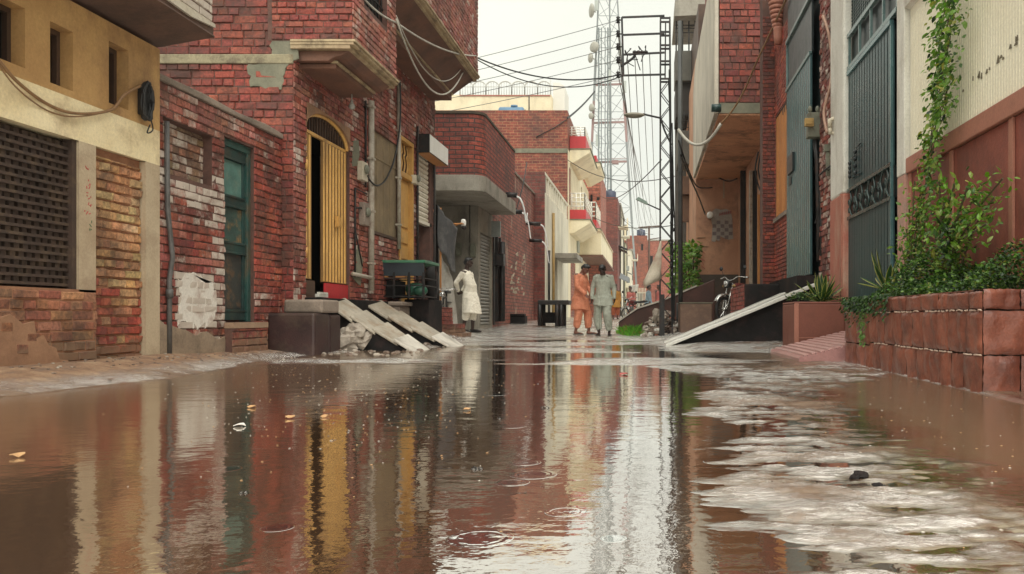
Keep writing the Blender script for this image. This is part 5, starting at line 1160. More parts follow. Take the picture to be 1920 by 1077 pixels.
mb=MB(); mb.prism([(XO+.005,zo-.04),(4.5,zo-.04),(4.5,zo-.002),(XO+.005,zo-.002)],'y',yO0+.004,yO1); mb.build('soffit',soffit,O)
mb=MB(); slab(mb,'x',XO+.3,XO+.5,yO0+.3,yO1,zo+2,11,(),0); mb.build('upper_wall',BT_red,O)
mb=MB(); mb.tube([P(1352,203,17.9),P(1334,203,17.9)],.09,10); mb.build('spout_cap',teal_dk,O)
xw0,xw1=XP(1305,yO1),XP(1386,yO1)
mb=MB(); slab(mb,'y',yO1,yO1+.3,xw0,4.5,ZP(515,yO1),zo-.05,(),0); slab(mb,'x',xw0,xw0+.3,yO1,yO1+8,-.1,zo+4,(),0); mb.build('brown_wall',brown_wall,O)
mb=MB(); slab(mb,'y',yO1-.02,yO1+.3,xw0-.02,4.5,-.1,ZP(515,yO1)-.002,(),0); mb.build('wall_base',pm('damp grey brown base',(.10,.078,.062),(.07,.055,.045),2,.7,.3,30,stain=(.15,.09,.07),sscale=2,samt=.5),O)
mb=MB(); slab(mb,'x',XW,XW+.3,16.8,yO1,-.1,zo-.05,(),0); mb.build('recess_wall',brown_wall,O)
mb=MB(); 
for (a,b,m_) in ((1389,1398,iron),(1406,1411,white_pipe),(1412,1421,iron)): 
    mb=MB(); y=24.5 if a<1400 else 22; mb.box(XP(a,y),XP(b,y),y,y+.2,.9,ZP(320,y)); mb.build('post',m_,O)
y=20.5; mb=MB(); mb.box(XP(1421,y),XP(1429,y),y,y+.1,.9,ZP(365,y)); mb.box(XP(1430,y),XP(1437,y),y,y+.06,.9,ZP(365,y)); mb.build('door',orange_wood,O)
# pasted paper, spool, marks
yy=yO1-.012
PO=thing('pasted_poster','torn pasted checkered paper on the brown wall behind the motorbike','poster',P(1355,425,yy))
k=[(1334,398),(1342,391),(1352,394),(1362,392),(1370,397),(1373,410),(1375,448),(1366,450),(1356,446),(1350,443),(1349,452),(1346,452),(1343,449),(1341,454),(1334,453),(1336,425),(1333,410)]
mb=MB(); mb.prism([(XP(a,yy),ZP(b,yy)) for a,b in reversed(k)],'y',yy-.006,yy+.002); mb.build('paper',poster_m,PO)
mb=MB()
for r in range(5):
    for c_ in range(5):
        if (r+c_)%2: a=1336+c_*7.6; b=414+r*7.0; mb.prism([(XP(a,yy),ZP(b+6.6,yy)),(XP(a+7,yy),ZP(b+6.6,yy)),(XP(a+7,yy),ZP(b,yy)),(XP(a,yy),ZP(b,yy))],'y',yy-.009,yy-.0065)
mb.build('print',poster_d,PO)
mb=MB(); rr=random.Random(2)
for i,a in enumerate((1349,1353,1357,1361,1365,1369)):
    mb.bar(P(a,405-i*.8,yy-.009),P(a+1.5,399-i*.8,yy-.009),.03); mb.bar(P(a,401-i*.8,yy-.009),P(a+2.4,403-i*.8,yy-.009),.03)
mb.build('lettering',pm('faded red lettering',(.50,.20,.19),(.40,.16,.15),5,.7,0),PO)
mb=MB(); c=P(1331,404,yO1-.15); mb.lathe([(.05,-.12),(.11,-.11),(.11,-.08),(.06,-.07),(.06,.06),(.10,.07),(.10,.1),(.02,.1)],c,14,0,'y'); mb.build('insulator_spool',white_box,O)
mb=MB(); mb.bar(P(1306,446,yy),P(1322,445,yy),.05,.01); mb.bar(P(1313,462,yy),P(1328,462,yy),.03,.01); mb.bar(P(1357,322,yy),P(1357,372,yy),.05,.02); mb.build('wall_scrape',beige,O)
mb=MB(); 
for i in range(5): mb.bar(P(1314+3*(i%2),470+7*i,yy),P(1322-3*(i%2),476+7*i,yy),.05,.01)
mb.build('painted_mark',red_ink,O)
mb=MB(); c=P(1437,300,17)
for i in range(4): mb.tube(smooth_path([P(1422+4*i,285+3*i,19),P(1416+6*i,320,19),P(1424+5*i,355-6*i,19),P(1432+2*i,362-8*i,18.5)]),.02,5)
mb.tube(smooth_path([P(1340,330,26.4),P(1365,340,26),P(1382,335,25)]),.025,5)
tag(mb.build('wire_tangle',cable_m),'black tangle of wire hung in the recess beside the orange door','wire tangle')
mb=MB(); mb.box(1.7,5,yO1+.4,yO1+8,-.1,11); mb.build('rear_wall',brown_dark,O)
# cement plinth, steel post
pl=thing('cement_plinth','rough brown cement plinth behind the low end of the long white edged ramp','plinth',(1.1,18,0))
mb=MB(); mb.box(XP(1275,18),XP(1336,18),18,19.2,-.1,ZP(569,18)); mb.build('plinth',pm('rough brown cement',(.17,.10,.068),(.115,.07,.05),3,.7,.5,30,stain=(.26,.17,.11),sscale=3,samt=.6),pl,bevel=.03)
mb=MB(); mb.box(XP(1275,18)-.01,XP(1336,18)+.01,17.99,19.2,ZP(569,18)-.0,ZP(569,18)+.02); mb.build('mossy_top',cement,pl)
mb=MB(); mb.tube([P(1276,572,19.4),P(1275,40,19.4)],.055,8); mb.box(XP(1276,19.4)-.1,XP(1276,19.4)+.1,19.3,19.5,.1,ZP(572,19.4)+.05); tag(mb.build('steel_post',pm('grey steel post',(.085,.09,.088),(.05,.055,.055),4,.5,.2)),'slim grey steel post standing behind the cement plinth','post')
# ---------------------------------------------------------- building with stacked balconies further on
V=thing('balcony_block','dim building with stacked barred balconies behind the steel post','building',(1.5,32,0))
yv=31.0; a=lambda p:XP(p,yv)
mb=MB(); mb.prism([(a(1264),ZP(36,yv)),(a(1268),ZP(-30,yv)),(a(1348),ZP(-30,yv)),(a(1348),ZP(32,yv))],'y',yv-.3,yv+3); mb.build('canopy',concrete,V)
mb=MB(); mb.box(a(1270),a(1350),yv+2.5,yv+2.8,-.1,ZP(120,yv)); mb.box(a(1292),a(1350),yv+.3,yv+.5,-.1,ZP(340,yv)); mb.build('rear_wall',pm('dim grey wall',(.13,.125,.11),(.085,.08,.072),1.5,.8,.3,20,stain=(.05,.045,.04),sscale=1.2,samt=.6),V)
def vbal(p0,p1,t,b,m_): 
    mb=MB(); mb.box(a(p0),a(p1),yv,yv+1.5,ZP(b,yv),ZP(t,yv)); return mb.build('balcony',m_,V,bevel=.02)
bal_m=pm('dim balcony wall',(.12,.115,.095),(.08,.075,.065),1.5,.7,.3,20,stain=(.2,.19,.15),sscale=2,samt=.4)
for (p0,p1,t,b) in ((1266,1350,95,152),(1270,1350,245,308)):
    o=vbal(p0,p1,t,b,bal_m); mb=MB()
    for k in range(3): x=a(p0+6+k*24); mb.box(x,x+.04,yv-.03,yv,ZP(b,yv),ZP(t,yv))
    mb.build('seam',iron,o)
mb=MB()
for k in range(7): x=a(1268+k*12); mb.tube([(x,yv+.1,ZP(95,yv)),(x,yv+.1,ZP(38,yv))],.03,5)
for z in (46,52,60): mb.tube([(a(1266),yv+.1,ZP(z,yv)),(a(1350),yv+.1,ZP(z,yv))],.02,5)
for k in range(6): x=a(1274+k*9); mb.tube([(x,yv+.1,ZP(245,yv)),(x,yv+.1,ZP(208,yv))],.025,5)
for z in (214,226,238): mb.tube([(a(1268),yv+.1,ZP(z,yv)),(a(1350),yv+.1,ZP(z,yv))],.018,5)
mb.build('railing',iron,V)
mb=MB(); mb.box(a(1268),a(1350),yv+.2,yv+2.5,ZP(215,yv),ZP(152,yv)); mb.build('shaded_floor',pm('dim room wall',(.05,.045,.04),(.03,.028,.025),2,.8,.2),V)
mb=MB(); mb.box(a(1274),a(1350),yv+.1,yv+.4,ZP(415,yv),ZP(330,yv)); mb.box(a(1279),a(1300),yv-.1,yv+.1,ZP(365,yv),ZP(345,yv)); mb.build('awning',pm('dull brown awning',(.16,.085,.05),(.10,.055,.035),2,.7,.3),V)
# ---------------------------------------------------------- ramps on the right
RM=thing('long_ramp','long steep cement ramp with white wet edge up to the raised green gate','ramp',(1.4,12.6,0))
xa,za=XP(1247,12.4),.03; xb,zb_=XP(1521,12.0)+.12,ZP(530,12.0)+.02
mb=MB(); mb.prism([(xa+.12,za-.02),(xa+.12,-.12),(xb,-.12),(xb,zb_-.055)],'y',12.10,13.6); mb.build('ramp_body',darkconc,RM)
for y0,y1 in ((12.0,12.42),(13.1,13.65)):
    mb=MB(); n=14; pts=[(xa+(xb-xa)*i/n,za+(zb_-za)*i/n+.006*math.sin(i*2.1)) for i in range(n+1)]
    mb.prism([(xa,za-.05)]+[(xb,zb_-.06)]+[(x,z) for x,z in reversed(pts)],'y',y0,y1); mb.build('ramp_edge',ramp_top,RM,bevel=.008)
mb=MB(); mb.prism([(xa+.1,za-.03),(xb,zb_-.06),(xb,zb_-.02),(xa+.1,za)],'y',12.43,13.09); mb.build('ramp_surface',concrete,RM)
RP=thing('ribbed_ramp','low ribbed pink cement ramp between the two sandstone planters','ramp',(1.9,9,0))
mb=MB(); x0,x1=1.52,2.62; n=26; top=[]
for i in range(n+1):
    x=x0+(x1-x0)*i/n; z=.03+.27*(x-x0)/(x1-x0); top.append((x-.012,z)); top.append((x+.004,z+.024)); top.append((x+.016,z+.024))
mb.prism([(x1,-.1),(x0,-.1)]+top,'y',7.98,9.85)
mb.build('ramp',pink_ramp,RP)
mb=MB()
for i in range(13):
    x=x0+.04+(x1-x0-.08)*i/13; z=.03+.27*(x-x0)/(x1-x0)+.024; mb.prism([(x,z-.01),(x+.045,z+.002),(x+.045,z+.016),(x,z+.006)],'y',8.0,9.83)
mb.build('ribs',pm('pale rib',(.66,.43,.40),(.50,.30,.28),6,.35,.5,50,stain=(.3,.16,.14),sscale=6,samt=.6,coat=.3),RP)  # ribs in a paler tone than the ramp between them
# near planter with three courses of split sandstone
PN=thing('sandstone_planter','long planter faced with wet red sandstone tiles in three courses at right front','planter',(2.2,6.2,0))
XPf=1.95; p0,p1=4.66,YX(1631,1.95); p2=YX(1585,1.95); zt=.615
mb=MB(); mb.box(XPf+.03,XR+.0,p0+.03,p1,-.1,zt-.03); mb.box(XPf+.03,XR,p1,p2,-.1,.50); mb.build('core',soil,PN)
mb=MB(); rr=random.Random(12); zz=[-.08,.225,.49,zt]
def tile(axis,u0,u1,v0,v1,pos,out):
    # split stone face with a shallow broken surface
    n=9; m=9; vs=[]; fs=[]
    for i in range(n+1):
        for j in range(m+1):
            u=u0+(u1-u0)*i/n; v=v0+(v1-v0)*j/m; e=min(i,n-i,j,m-j); d=(.0 if e==0 else .010+rr.uniform(-.0035,.0045)+.011*math.sin(u*19+v*7+pos*3)*math.cos(v*17-u*9)+.006*abs(math.sin(u*41-v*13)))
            q_=.0035 if e==0 else .0; u+=rr.uniform(-q_,q_); v+=rr.uniform(-q_,q_); vs.append((pos+out*d,u,v) if axis=='x' else (u,pos+out*d,v))
    for i in range(n):
        for j in range(m): fs.append((i*(m+1)+j,(i+1)*(m+1)+j,(i+1)*(m+1)+j+1,i*(m+1)+j+1))
    b=[vs[0],vs[n*(m+1)],vs[-1],vs[m]]
    mb.add(vs,fs,0,True)
for r in range(3):
    y=p0
    while y<p1-.02:
        wd=rr.choice([.17,.20,.24,.28,.34]); y2=min(y+wd,p1); 
        if p1-y2<.1: y2=p1
        tile('x',y+.004,y2-.004,zz[r]+.004,zz[r+1]-.005-(rr.uniform(0,.012) if r==2 else 0),XPf,-1); y=y2
    x=XPf
    for x2 in ((XPf+.34,XR) if r%2 else (XPf+.22,XR)):
        tile('y',x+.004,x2-.004,zz[r]+.004,zz[r+1]-.005,p0,-1); x=x2
for r,(a_,b_) in enumerate(((-.08,.20),(.20,.50))):
    tile('x',p1+.004,(p1+p2)/2,a_+.004,b_-.004,XPf+.0,-1); tile('x',(p1+p2)/2+.004,p2-.004,a_+.004,b_-.004,XPf,-1); 
mb.box(XPf+.003,XPf+.12,p0+.003,p1-.003,zt-.012,zt-.006); mb.box(XPf+.003,XR,p0+.003,p0+.14,zt-.012,zt-.005); mb.box(XPf+.003,XPf+.1,p1,p2,.485,.495)
mb.box(XPf+.004,XPf+.1,p2-.02,p2-.004,-.1,.49); mb.box(XPf+.1,XR,p2-.02,p2-.004,-.1,.49)
mb.build('stone_facing',sandstone,PN)
mb=MB()
for z in (.222,.487):
    y=p0
    while y<p1-.08:
        L_=rr.uniform(.03,.14)
        if rr.random()<.8: mb=MB(); mb.tube(smooth_path([(XPf-.006,y,z+rr.uniform(-.004,.004)),(XPf-.012,y+L_/2,z+rr.uniform(-.005,.005)),(XPf-.006,y+L_,z)],3),[.0025+.004*abs(math.sin(q*1.3)) for q in range(7)],4); mb.build('joint_glint',pm('painted joint glint',(.64,.50,.40),(.46,.32,.24),9,.6,.4),PN)  # broken pale strips on the joints: the wet ledge highlight put into colour
        y+=L_+.03
PB=thing('square_planter','square red cement planter holding an agave beside the long ramp','planter',(2.1,10,0))
x0,x1=XP(1490,10.0),XP(1584,10.0); zb1=ZP(566,10.0)
mb=MB(); mb.box(x0,x1,10.0,10.9,-.1,zb1-.03); mb.box(x0+.0,x1,10.0,10.05,zb1-.03,zb1); mb.box(x0,x0+.05,10.05,10.9,zb1-.03,zb1); mb.box(x1-.05,x1,10.05,10.9,zb1-.03,zb1); mb.box(x0+.05,x1-.05,10.85,10.9,zb1-.03,zb1)
mb.build('box',pm('red cement planter',(.24,.082,.052),(.175,.06,.042),2.5,.5,.4,40,stain=(.09,.035,.025),sscale=2.5,samt=.6),PB,bevel=.012)
mb=MB(); mb.box(x0+.05,x1-.05,10.05,10.85,zb1-.029,zb1-.015); mb.build('soil',soil,PB)
mb=MB(); mb.box(x0-.006,x0+.05,9.992,10.0,-.05,zb1-.02); mb.box(x0+.05,x1,9.994,10.0,.18,.19); mb.build('pale_edge',dado_strip,PB)
# far brown ramp
mb=MB(); yr=21.5; k=[(1160,604),(1195,580),(1240,566),(1306,538),(1340,524),(1340,620),(1160,620)]
mb.prism([(XP(a_,yr),ZP(b_,yr)) for a_,b_ in reversed(k)],'y',yr,yr+2.2); fr=tag(mb.build('brown_ramp',pm('dark brown cement',(.085,.036,.027),(.055,.026,.02),2,.6,.4,30,stain=(.14,.06,.045),sscale=2,samt=.5),bevel=.02),'dark brown cement ramp rising behind the grass and lattice pole','ramp')
mb=MB(); mb.prism([(XP(a_,yr),ZP(b_,yr)+.05) for a_,b_ in k[:4]]+[(XP(a_,yr),ZP(b_,yr)+.004) for a_,b_ in reversed(k[:4])],'y',yr-.03,yr+.25); mb.build('pale_lip',concrete_lt,fr)
mb=MB(); mb.box(1.5,XW,17.25,26.5,-.1,.33); mb.build('entrance_floor',darkconc,O)
# ================================================================== POLES, TOWER, WIRES
yP=18.0
U=thing('lattice_pole','black lattice electricity pole with square top frame standing in the rubble','electricity pole',(XP(1248,yP),yP,0))
xl,xr=XP(1238.5,yP),XP(1256,yP); zt=ZP(32,yP); zb=.02; dpt=.24
mb=MB(); xm=XP(1263,yP)
def legx(z,s): f=(zt-z)/zt; return (xl-.01*f if s<0 else xr+.06*f)
for s in (-1,1):
    for y in (yP,yP+dpt): mb.bar((legx(zb,s),y,zb),(legx(zt,s),y,zt),.035,.035)
mb.build('leg',iron,U)
mb=MB(); z=zb+.1; k=0
while z<ZP(148,yP):
    z2=min(z+.30,ZP(146,yP)); s=1 if k%2 else -1
    for y in (yP,yP+dpt): mb.bar((legx(z,s),y,z),(legx(z2,-s),y,z2),.018,.018)
    for sx in (-1,1): mb.bar((legx(z,sx),yP if s>0 else yP+dpt,z),(legx(z2,sx),yP+dpt if s>0 else yP,z2),.018,.018)
    z=z2; k+=1
for py in (148,115,85,60,34): mb.box(xl,xr,yP-.01,yP+.02,ZP(py,yP)-.02,ZP(py,yP)+.02); mb.box(xl,xr,yP+dpt-.01,yP+dpt+.02,ZP(py,yP)-.02,ZP(py,yP)+.02)
mb.tube([P(1248,40,yP+.1),P(1247,148,yP+.1)],.016,5)
mb.build('bracing',iron,U)
mb=MB(); xf=XP(1166,yP)
for py,b in ((33,30),(66,63),(103,99),(142,140)): mb.bar(P(1166,py,yP),P(1246,b,yP),.038,.038)
mb.bar(P(1166,33,yP),P(1169,142,yP),.045,.045); mb.build('cross_frame',iron,U)
INS=[]
for py in (38,64,88,113,141):
    mb=MB(); c=P(1159,py,yP); mb.lathe([(.02,-.07),(.05,-.06),(.03,-.02),(.055,0),(.03,.03),(.05,.06),(.02,.08)],c,10); mb.bar(c,P(1166,py,yP),.025); mb.build('insulator',iron,U); INS.append(c)
rr=random.Random(8)
mb=MB()
for i in range(9):
    a=P(1178+rr.uniform(-8,34),101,yP); b=(a[0]+rr.uniform(-.2,.2),yP+rr.uniform(-.1,.1),a[2]+rr.uniform(-.45,.15)); mb.tube(smooth_path([a,((a[0]+b[0])/2+rr.uniform(-.1,.1),yP,(a[2]+b[2])/2+rr.uniform(-.1,.2)),b]),.011,4)
for i in range(4): c=P(1190+i*7,98,yP); mb.ell(c,(.05,.04,.04),8,6)
mb.tube(smooth_path([P(1164,125,yP),P(1178,116,yP),P(1188,108,yP),P(1192,100,yP)]),.03,5)
mb.build('jumper_wires',iron,U)
mb=MB(); mb.tube(smooth_path([P(1240,222,yP),P(1222,218,yP-.05),P(1205,214,yP-.1)]),.022,6)
la=mb.build('lamp_arm',iron,U); mb=MB(); c=P(1189,216,yP-.15)
mb.ell(c,(.24,.10,.055),16,8); mb.ell((c[0],c[1],c[2]-.03),(.19,.08,.04),14,6); mb.build('lamp_head',lamp_m,la)
mb=MB(); mb.tube([P(1238,394,yP),P(1214,383,yP-.05)],.016,6); la=mb.build('lamp_arm',iron,U)
mb=MB(); mb.bar(P(1214,383,yP-.05),P(1193,373,yP-.1),.07,.04); mb.bar(P(1212,380,yP-.05),P(1196,371,yP-.1),.04,.04); mb.build('lamp_head',pm('green white tube lamp',(.28,.36,.31),(.22,.29,.25),4,.4,0),la)
mb=MB(); 
for i in range(5):
    x=XP(1256+rr.uniform(-3,5),yP); mb.tube(smooth_path([(x,yP-.05,zt-.3*i-1.2),(x+.05+rr.uniform(-.03,.05),yP-.06,3.2),(x+.07+rr.uniform(-.04,.06),yP-.05,1.9),(x+.06+rr.uniform(-.03,.06),yP-.05,.3)]),.014,4)
mb.tube(smooth_path([P(1238,218,yP-.05),P(1246,245,yP-.07),P(1259,272,yP-.05)]),.022,5)
for i in range(12): c=P(1258+rr.uniform(-1,6),392+i*13,yP-.05); mb.ell(c,(.03,.03,.05),6,5)
mb.build('down_wires',cable_m,U)
mb=MB(); mb.box(XP(1239,yP),XP(1246,yP),yP-.03,yP+.03,.0,.95); mb.build('base_stub',iron,U)
# wires
W=MB()
for i,c in enumerate(INS):
    W.tube(sag(c,(-13,24.5+i*.2,c[2]-.2+.1*i),.22,16),.008,4)
tag(W.build('power_lines',pm('grey wire',(.25,.25,.25),(.18,.18,.18),9,.5,0)),'parallel thin power lines running left from the lattice pole over the roofs','power lines')
tp=thing('wire_pole','distant wooden pole with short crossbar before the brick house at the street end','pole',(XP(1217,75),75,0))
mb=MB(); mb.tube([(XP(1217,75),75,.2),(XP(1217,75),75,ZP(424,75))],.10,6); mb.build('pole',brown_dark,tp)
mb=MB(); mb.bar(P(1197,427,75),P(1240,424,75),.12); mb.bar(P(1218,449,75),P(1240,446,75),.08); mb.build('crossbar',brown_dark,tp)
mb=MB()
for i,c in enumerate(INS): mb.tube(sag(c,P(1200+8*i,426,75),1.4-.16*i,22),.010,4)
for i in range(4): mb.tube(sag(P(1176+14*i,103,yP),P(1206+9*i,426,75),2.1-.3*i,22),.009,4)
tag(mb.build('service_wires',pm('grey wire',(.25,.25,.25))),'bundle of service wires dropping from the pole frame to the far crossbar pole','wires')
mb=MB()
for (a_,b_,sg) in ((P(1064,300,43),P(1268,330,31),.6),(P(1100,400,52),P(1275,420,32),.5),(P(1158,400,76),P(1225,440,75),.5),(P(1120,360,58),P(1240,300,18.2),.7)): mb.tube(sag(a_,b_,sg,14),.018,4)
tag(mb.build('cross_wires',cable_m),'thin wires strung across the far end of the street','wires')
mb=MB()
a=P(690,-6,10.35); a=(-3.50,a[1],a[2]); b=P(875,105,15.6); b=(-3.36,15.6,b[2])
mb.tube(sag(P(675,-10,10.0),P(742,42,11.25),.05,8)+sag(P(742,42,11.25),b,.12,10)[1:],.014,6); tag(mb.build('white_cable',cable_w),'white cable stretched along the two overhanging brick bays','cable')
mb=MB(); mb.tube(sag(P(743,36,11.2),P(882,98,15.95),.95,22),.014,6); mb.tube(sag(P(743,30,11.2),P(882,96,15.95),.75,22),.008,5); tag(mb.build('cable_loop',cable_w),'slack white cable loop hanging under the far brick bay','cable')
mb=MB(); mb.tube(sag(P(882,103,15.98),P(1163,140,yP),.28,18),.016,5); mb.tube(sag(P(884,106,15.98),P(1168,142,yP),.42,18),.012,5); tag(mb.build('span_cable',cable_m),'twisted black cable spanning from the brick bay to the lattice pole','cable')
mb=MB(); mb.tube(sag(P(1064,222,42.8),P(1115,172,48),.1,8),.06,4); tag(mb.build('roof_wire',cable_m),'black wire rising from the big brick house corner towards the mast','wire')
mb=MB(); pts=[P(738,150,13.4),P(738,190,13.4),P(736,240,13.4),P(728,290,13.0),P(712,330,12.6),P(697,345,12.3),P(685,342,12.1),P(676,330,11.95)]
pts=[(XC+.10,YX(min(p_,900),XC),z) for (p_,(x,y,z)) in zip((739,740,738,729,713,698,685,676),pts)]; mb.tube(smooth_path(pts),.014,6); tag(mb.build('drooping_cable',cable_m),'black cable drooping across the weathered board window to the meter','cable')
mb=MB(); mb.tube(smooth_path([P(1478,-10,14.5),P(1450,50,15.6),P(1418,118,16.5),P(1398,165,17.2),P(1375,205,17.6),P(1352,232,17.8)]),.022,6); tag(mb.build('slanting_cable',cable_t),'brown cable slanting across the front of the overhanging brick wall','cable')
mb=MB(); mb.tube(sag(P(1352,232,17.8),P(1272,243,18.9),.42,14),.035,6); tag(mb.build('white_swag',cable_w),'thick white cable swag from the overhanging house to the steel post','cable')
mb=MB(); mb.tube(smooth_path([P(1272,262,19.2),P(1284,300,19.6),P(1300,340,22),P(1312,352,24),P(1335,352,26.2)]),.022,5); mb.tube(smooth_path([P(1276,290,19.2),P(1290,325,21),P(1310,370,24),P(1322,402,26.2)]),.022,5); tag(mb.build('slack_cables',cable_m),'two slack cables from the steel post to the brown wall','cables')
# telecom mast
yM=125.0; px1=yM/F
M=thing('telecom_mast','pale tall telecom mast with dishes and red banded legs rising over the roofs','mast',(XP(1143,yM),yM,0))
def mast(p,py,dy=0): a=P(p,py,yM); return (a[0],a[1]+dy,a[2])
for (p0,q0,p1,q1,dy,m_) in ((1124,-40,1103,420,0,None),(1155,-40,1185,420,0,None),(1140,-40,1143,420,5,None)):
    for k in range(6):
        f0,f1=k/6,(k+1)/6; mb=MB(); mb.bar(mast(p0+(p1-p0)*f0,q0+(q1-q0)*f0,dy),mast(p0+(p1-p0)*f1,q0+(q1-q0)*f1,dy),.24 if k<2 else .36); mb.build('leg',red_tower if k in (3,) and dy==0 else pale_tower,M)
mb=MB()
for k in range(15):
    py=-30+k*30; f=(py+40)/460; l=1124-21*f; r=1155+30*f; f2=(py+70)/460; l2=1124-21*f2; r2=1155+30*f2
    mb.bar(mast(l,py),mast(r,py),.07)
    mb.bar(mast(l,py),mast((l2+r2)/2,py+30,2.5),.05); mb.bar(mast(r,py),mast((l2+r2)/2,py+30,2.5),.05); mb.bar(mast((l+r)/2,py,3),mast(l2,py+30),.05); mb.bar(mast((l+r)/2,py,3),mast(r2,py+30),.05)
mb.build('bracing',pale_tower,M)
mb=MB()
for p_ in (1123,1128,1135,1140,1145):
    for k in range(30): mb.bar(mast(p_+.5*math.sin(k*2.2),55+k*12,-.6),mast(p_+.5*math.sin((k+1)*2.2),67+k*12,-.6),.24 if p_ in (1123,1140) else .15)
for k in range(34): mb.bar(mast(1122,58+k*10.5,-.6),mast(1129,58+k*10.5,-.6),.05); mb.bar(mast(1139,58+k*10.5,-.6),mast(1146,58+k*10.5,-.6),.05)
mb.build('feeder_ladder',pm('pale grey cable ladder',(.20,.225,.225),(.15,.175,.175),.4,.6,0),M)
for py,m_ in ((160,red_tower),(231,red_tower),(305,red_tower)):
    mb=MB(); f=(py+40)/460; mb.bar(mast(1124-21*f-1,py),mast(1155+30*f+1,py-2),.28); mb.bar(mast(1124-21*f,py-6),mast(1155+30*f,py-8),.08)
    if py==305: mb.box(mast(1148,py)[0],mast(1160,py)[0],yM-1,yM,mast(0,309)[2],mast(0,303)[2])
    mb.build('platform',m_,M)
def dish(p,py,r,el):
    mb=MB(); c=mast(p,py,-.8); mb.lathe([(.02,-.3),(r*.7,-.2),(r,0),(r,.25),(r*.6,.4),(.02,.42)],(0,0,0),14,0,'x'); n=len(mb.v)
    ca,sa=math.cos(el),math.sin(el); mb.v=[(c[0]+(-x*ca+y*sa)*1,c[1]-x*sa-y*ca,c[2]+z) for x,y,z in mb.v]; mb.bar(c,mast(p+6,py,-.2),.15); mb.build('dish',dish_m,M)
for p_,py,r,el in ((1111,24,1.05,.3),(1116,92,.85,.9),(1109,112,.75,.3),(1111,205,.6,.6),(1110,220,.5,.5)): dish(p_,py,r,el)
for p_,py in ((1119,12),(1163,95),(1142,145),(1171,165),(1121,265)): mb=MB(); a=mast(p_,py,-.5); mb.box(a[0]-.3,a[0]+.3,a[1]-.2,a[1],a[2]-.9,a[2]+.9); mb.bar((a[0],a[1],a[2]+.8),mast(p_-2,py-4,0),.1); mb.build('antenna_panel',pm('pale panel',(.42,.45,.42),(.35,.38,.35),1,.6,0),M)
mb=MB()
mb.bar(mast(1103,420),mast(1090,600),.3); mb.bar(mast(1185,420),mast(1198,600),.3); mb.build('lower_leg',pale_tower,M)
# hanging sack on the pole
mb=MB(); n=18; prof=[(1239,452,.012),(1238,458,.025),(1236,472,.055),(1233,487,.09),(1230,502,.13),(1226.5,515,.17),(1224,524,.20),(1221,530,.17),(1216,535,.10),(1212,538,.05)]
vs=[]; fs=[]
for i,(p_,py,r) in enumerate(prof):
    c=P(p_,py,yP-.16)
    for j in range(n):
        a=2*math.pi*j/n; k=1+.12*math.sin(3*a+i)+.06*math.sin(7*a); sl=.05*(1 if i>4 else 0)*math.cos(a); vs.append((c[0]+r*k*math.cos(a),c[1]+r*.6*k*math.sin(a),c[2]+sl))
for i in range(len(prof)-1):
    for j in range(n): fs.append((i*n+j,i*n+(j+1)%n,(i+1)*n+(j+1)%n,(i+1)*n+j))
fs.append(tuple(range(n))); fs.append(tuple(range((len(prof)-1)*n,len(prof)*n)))
mb.add(vs,fs,0,True); tag(mb.build('hanging_sack',sack_m),'off white tapering sack hanging on the lattice pole','sack')

# ================================================================== PLANTS
LC={'vine':[(.075,.165,.026),(.11,.22,.032),(.045,.10,.02),(.15,.27,.05),(.20,.32,.08),(.24,.24,.05)],'bright':[(.14,.30,.03),(.19,.36,.045),(.10,.23,.025),(.27,.36,.08)],
    'dark':[(.020,.055,.013),(.035,.085,.016),(.05,.12,.022),(.014,.035,.010)],'grass':[(.09,.30,.02),(.14,.40,.03),(.06,.20,.015)],'pale':[(.14,.27,.07),(.20,.34,.09),(.08,.20,.04)]}
def leaf(mb,p,d,size,col,w=.45,up=None):
    d=Vector(d).normalized(); up=up or Vector((rng.normal()*.6,rng.normal()*.6,1)); s=d.cross(up)
    if s.length<1e-4: s=Vector((1,0,0))
    s.normalize(); n=s.cross(d).normalized(); p=Vector(p); L=size
    k=.8+.4*rng.random(); c=(col[0]*k,col[1]*k,col[2]*k,1)
    v=[p,p+d*L*.35+s*L*w*.5-n*L*.05,p+d*L*.7+s*L*w*.38-n*L*.12,p+d*L-n*L*.22,p+d*L*.7-s*L*w*.38-n*L*.12,p+d*L*.35-s*L*w*.5-n*L*.05,p+d*L*.4+n*L*.06]
    mb.add([tuple(q) for q in v],[(0,1,6),(1,2,6),(2,3,6),(3,4,6),(4,5,6),(5,0,6)],0,False,c)
def choice(k): return LC[k][rng.integers(len(LC[k]))]
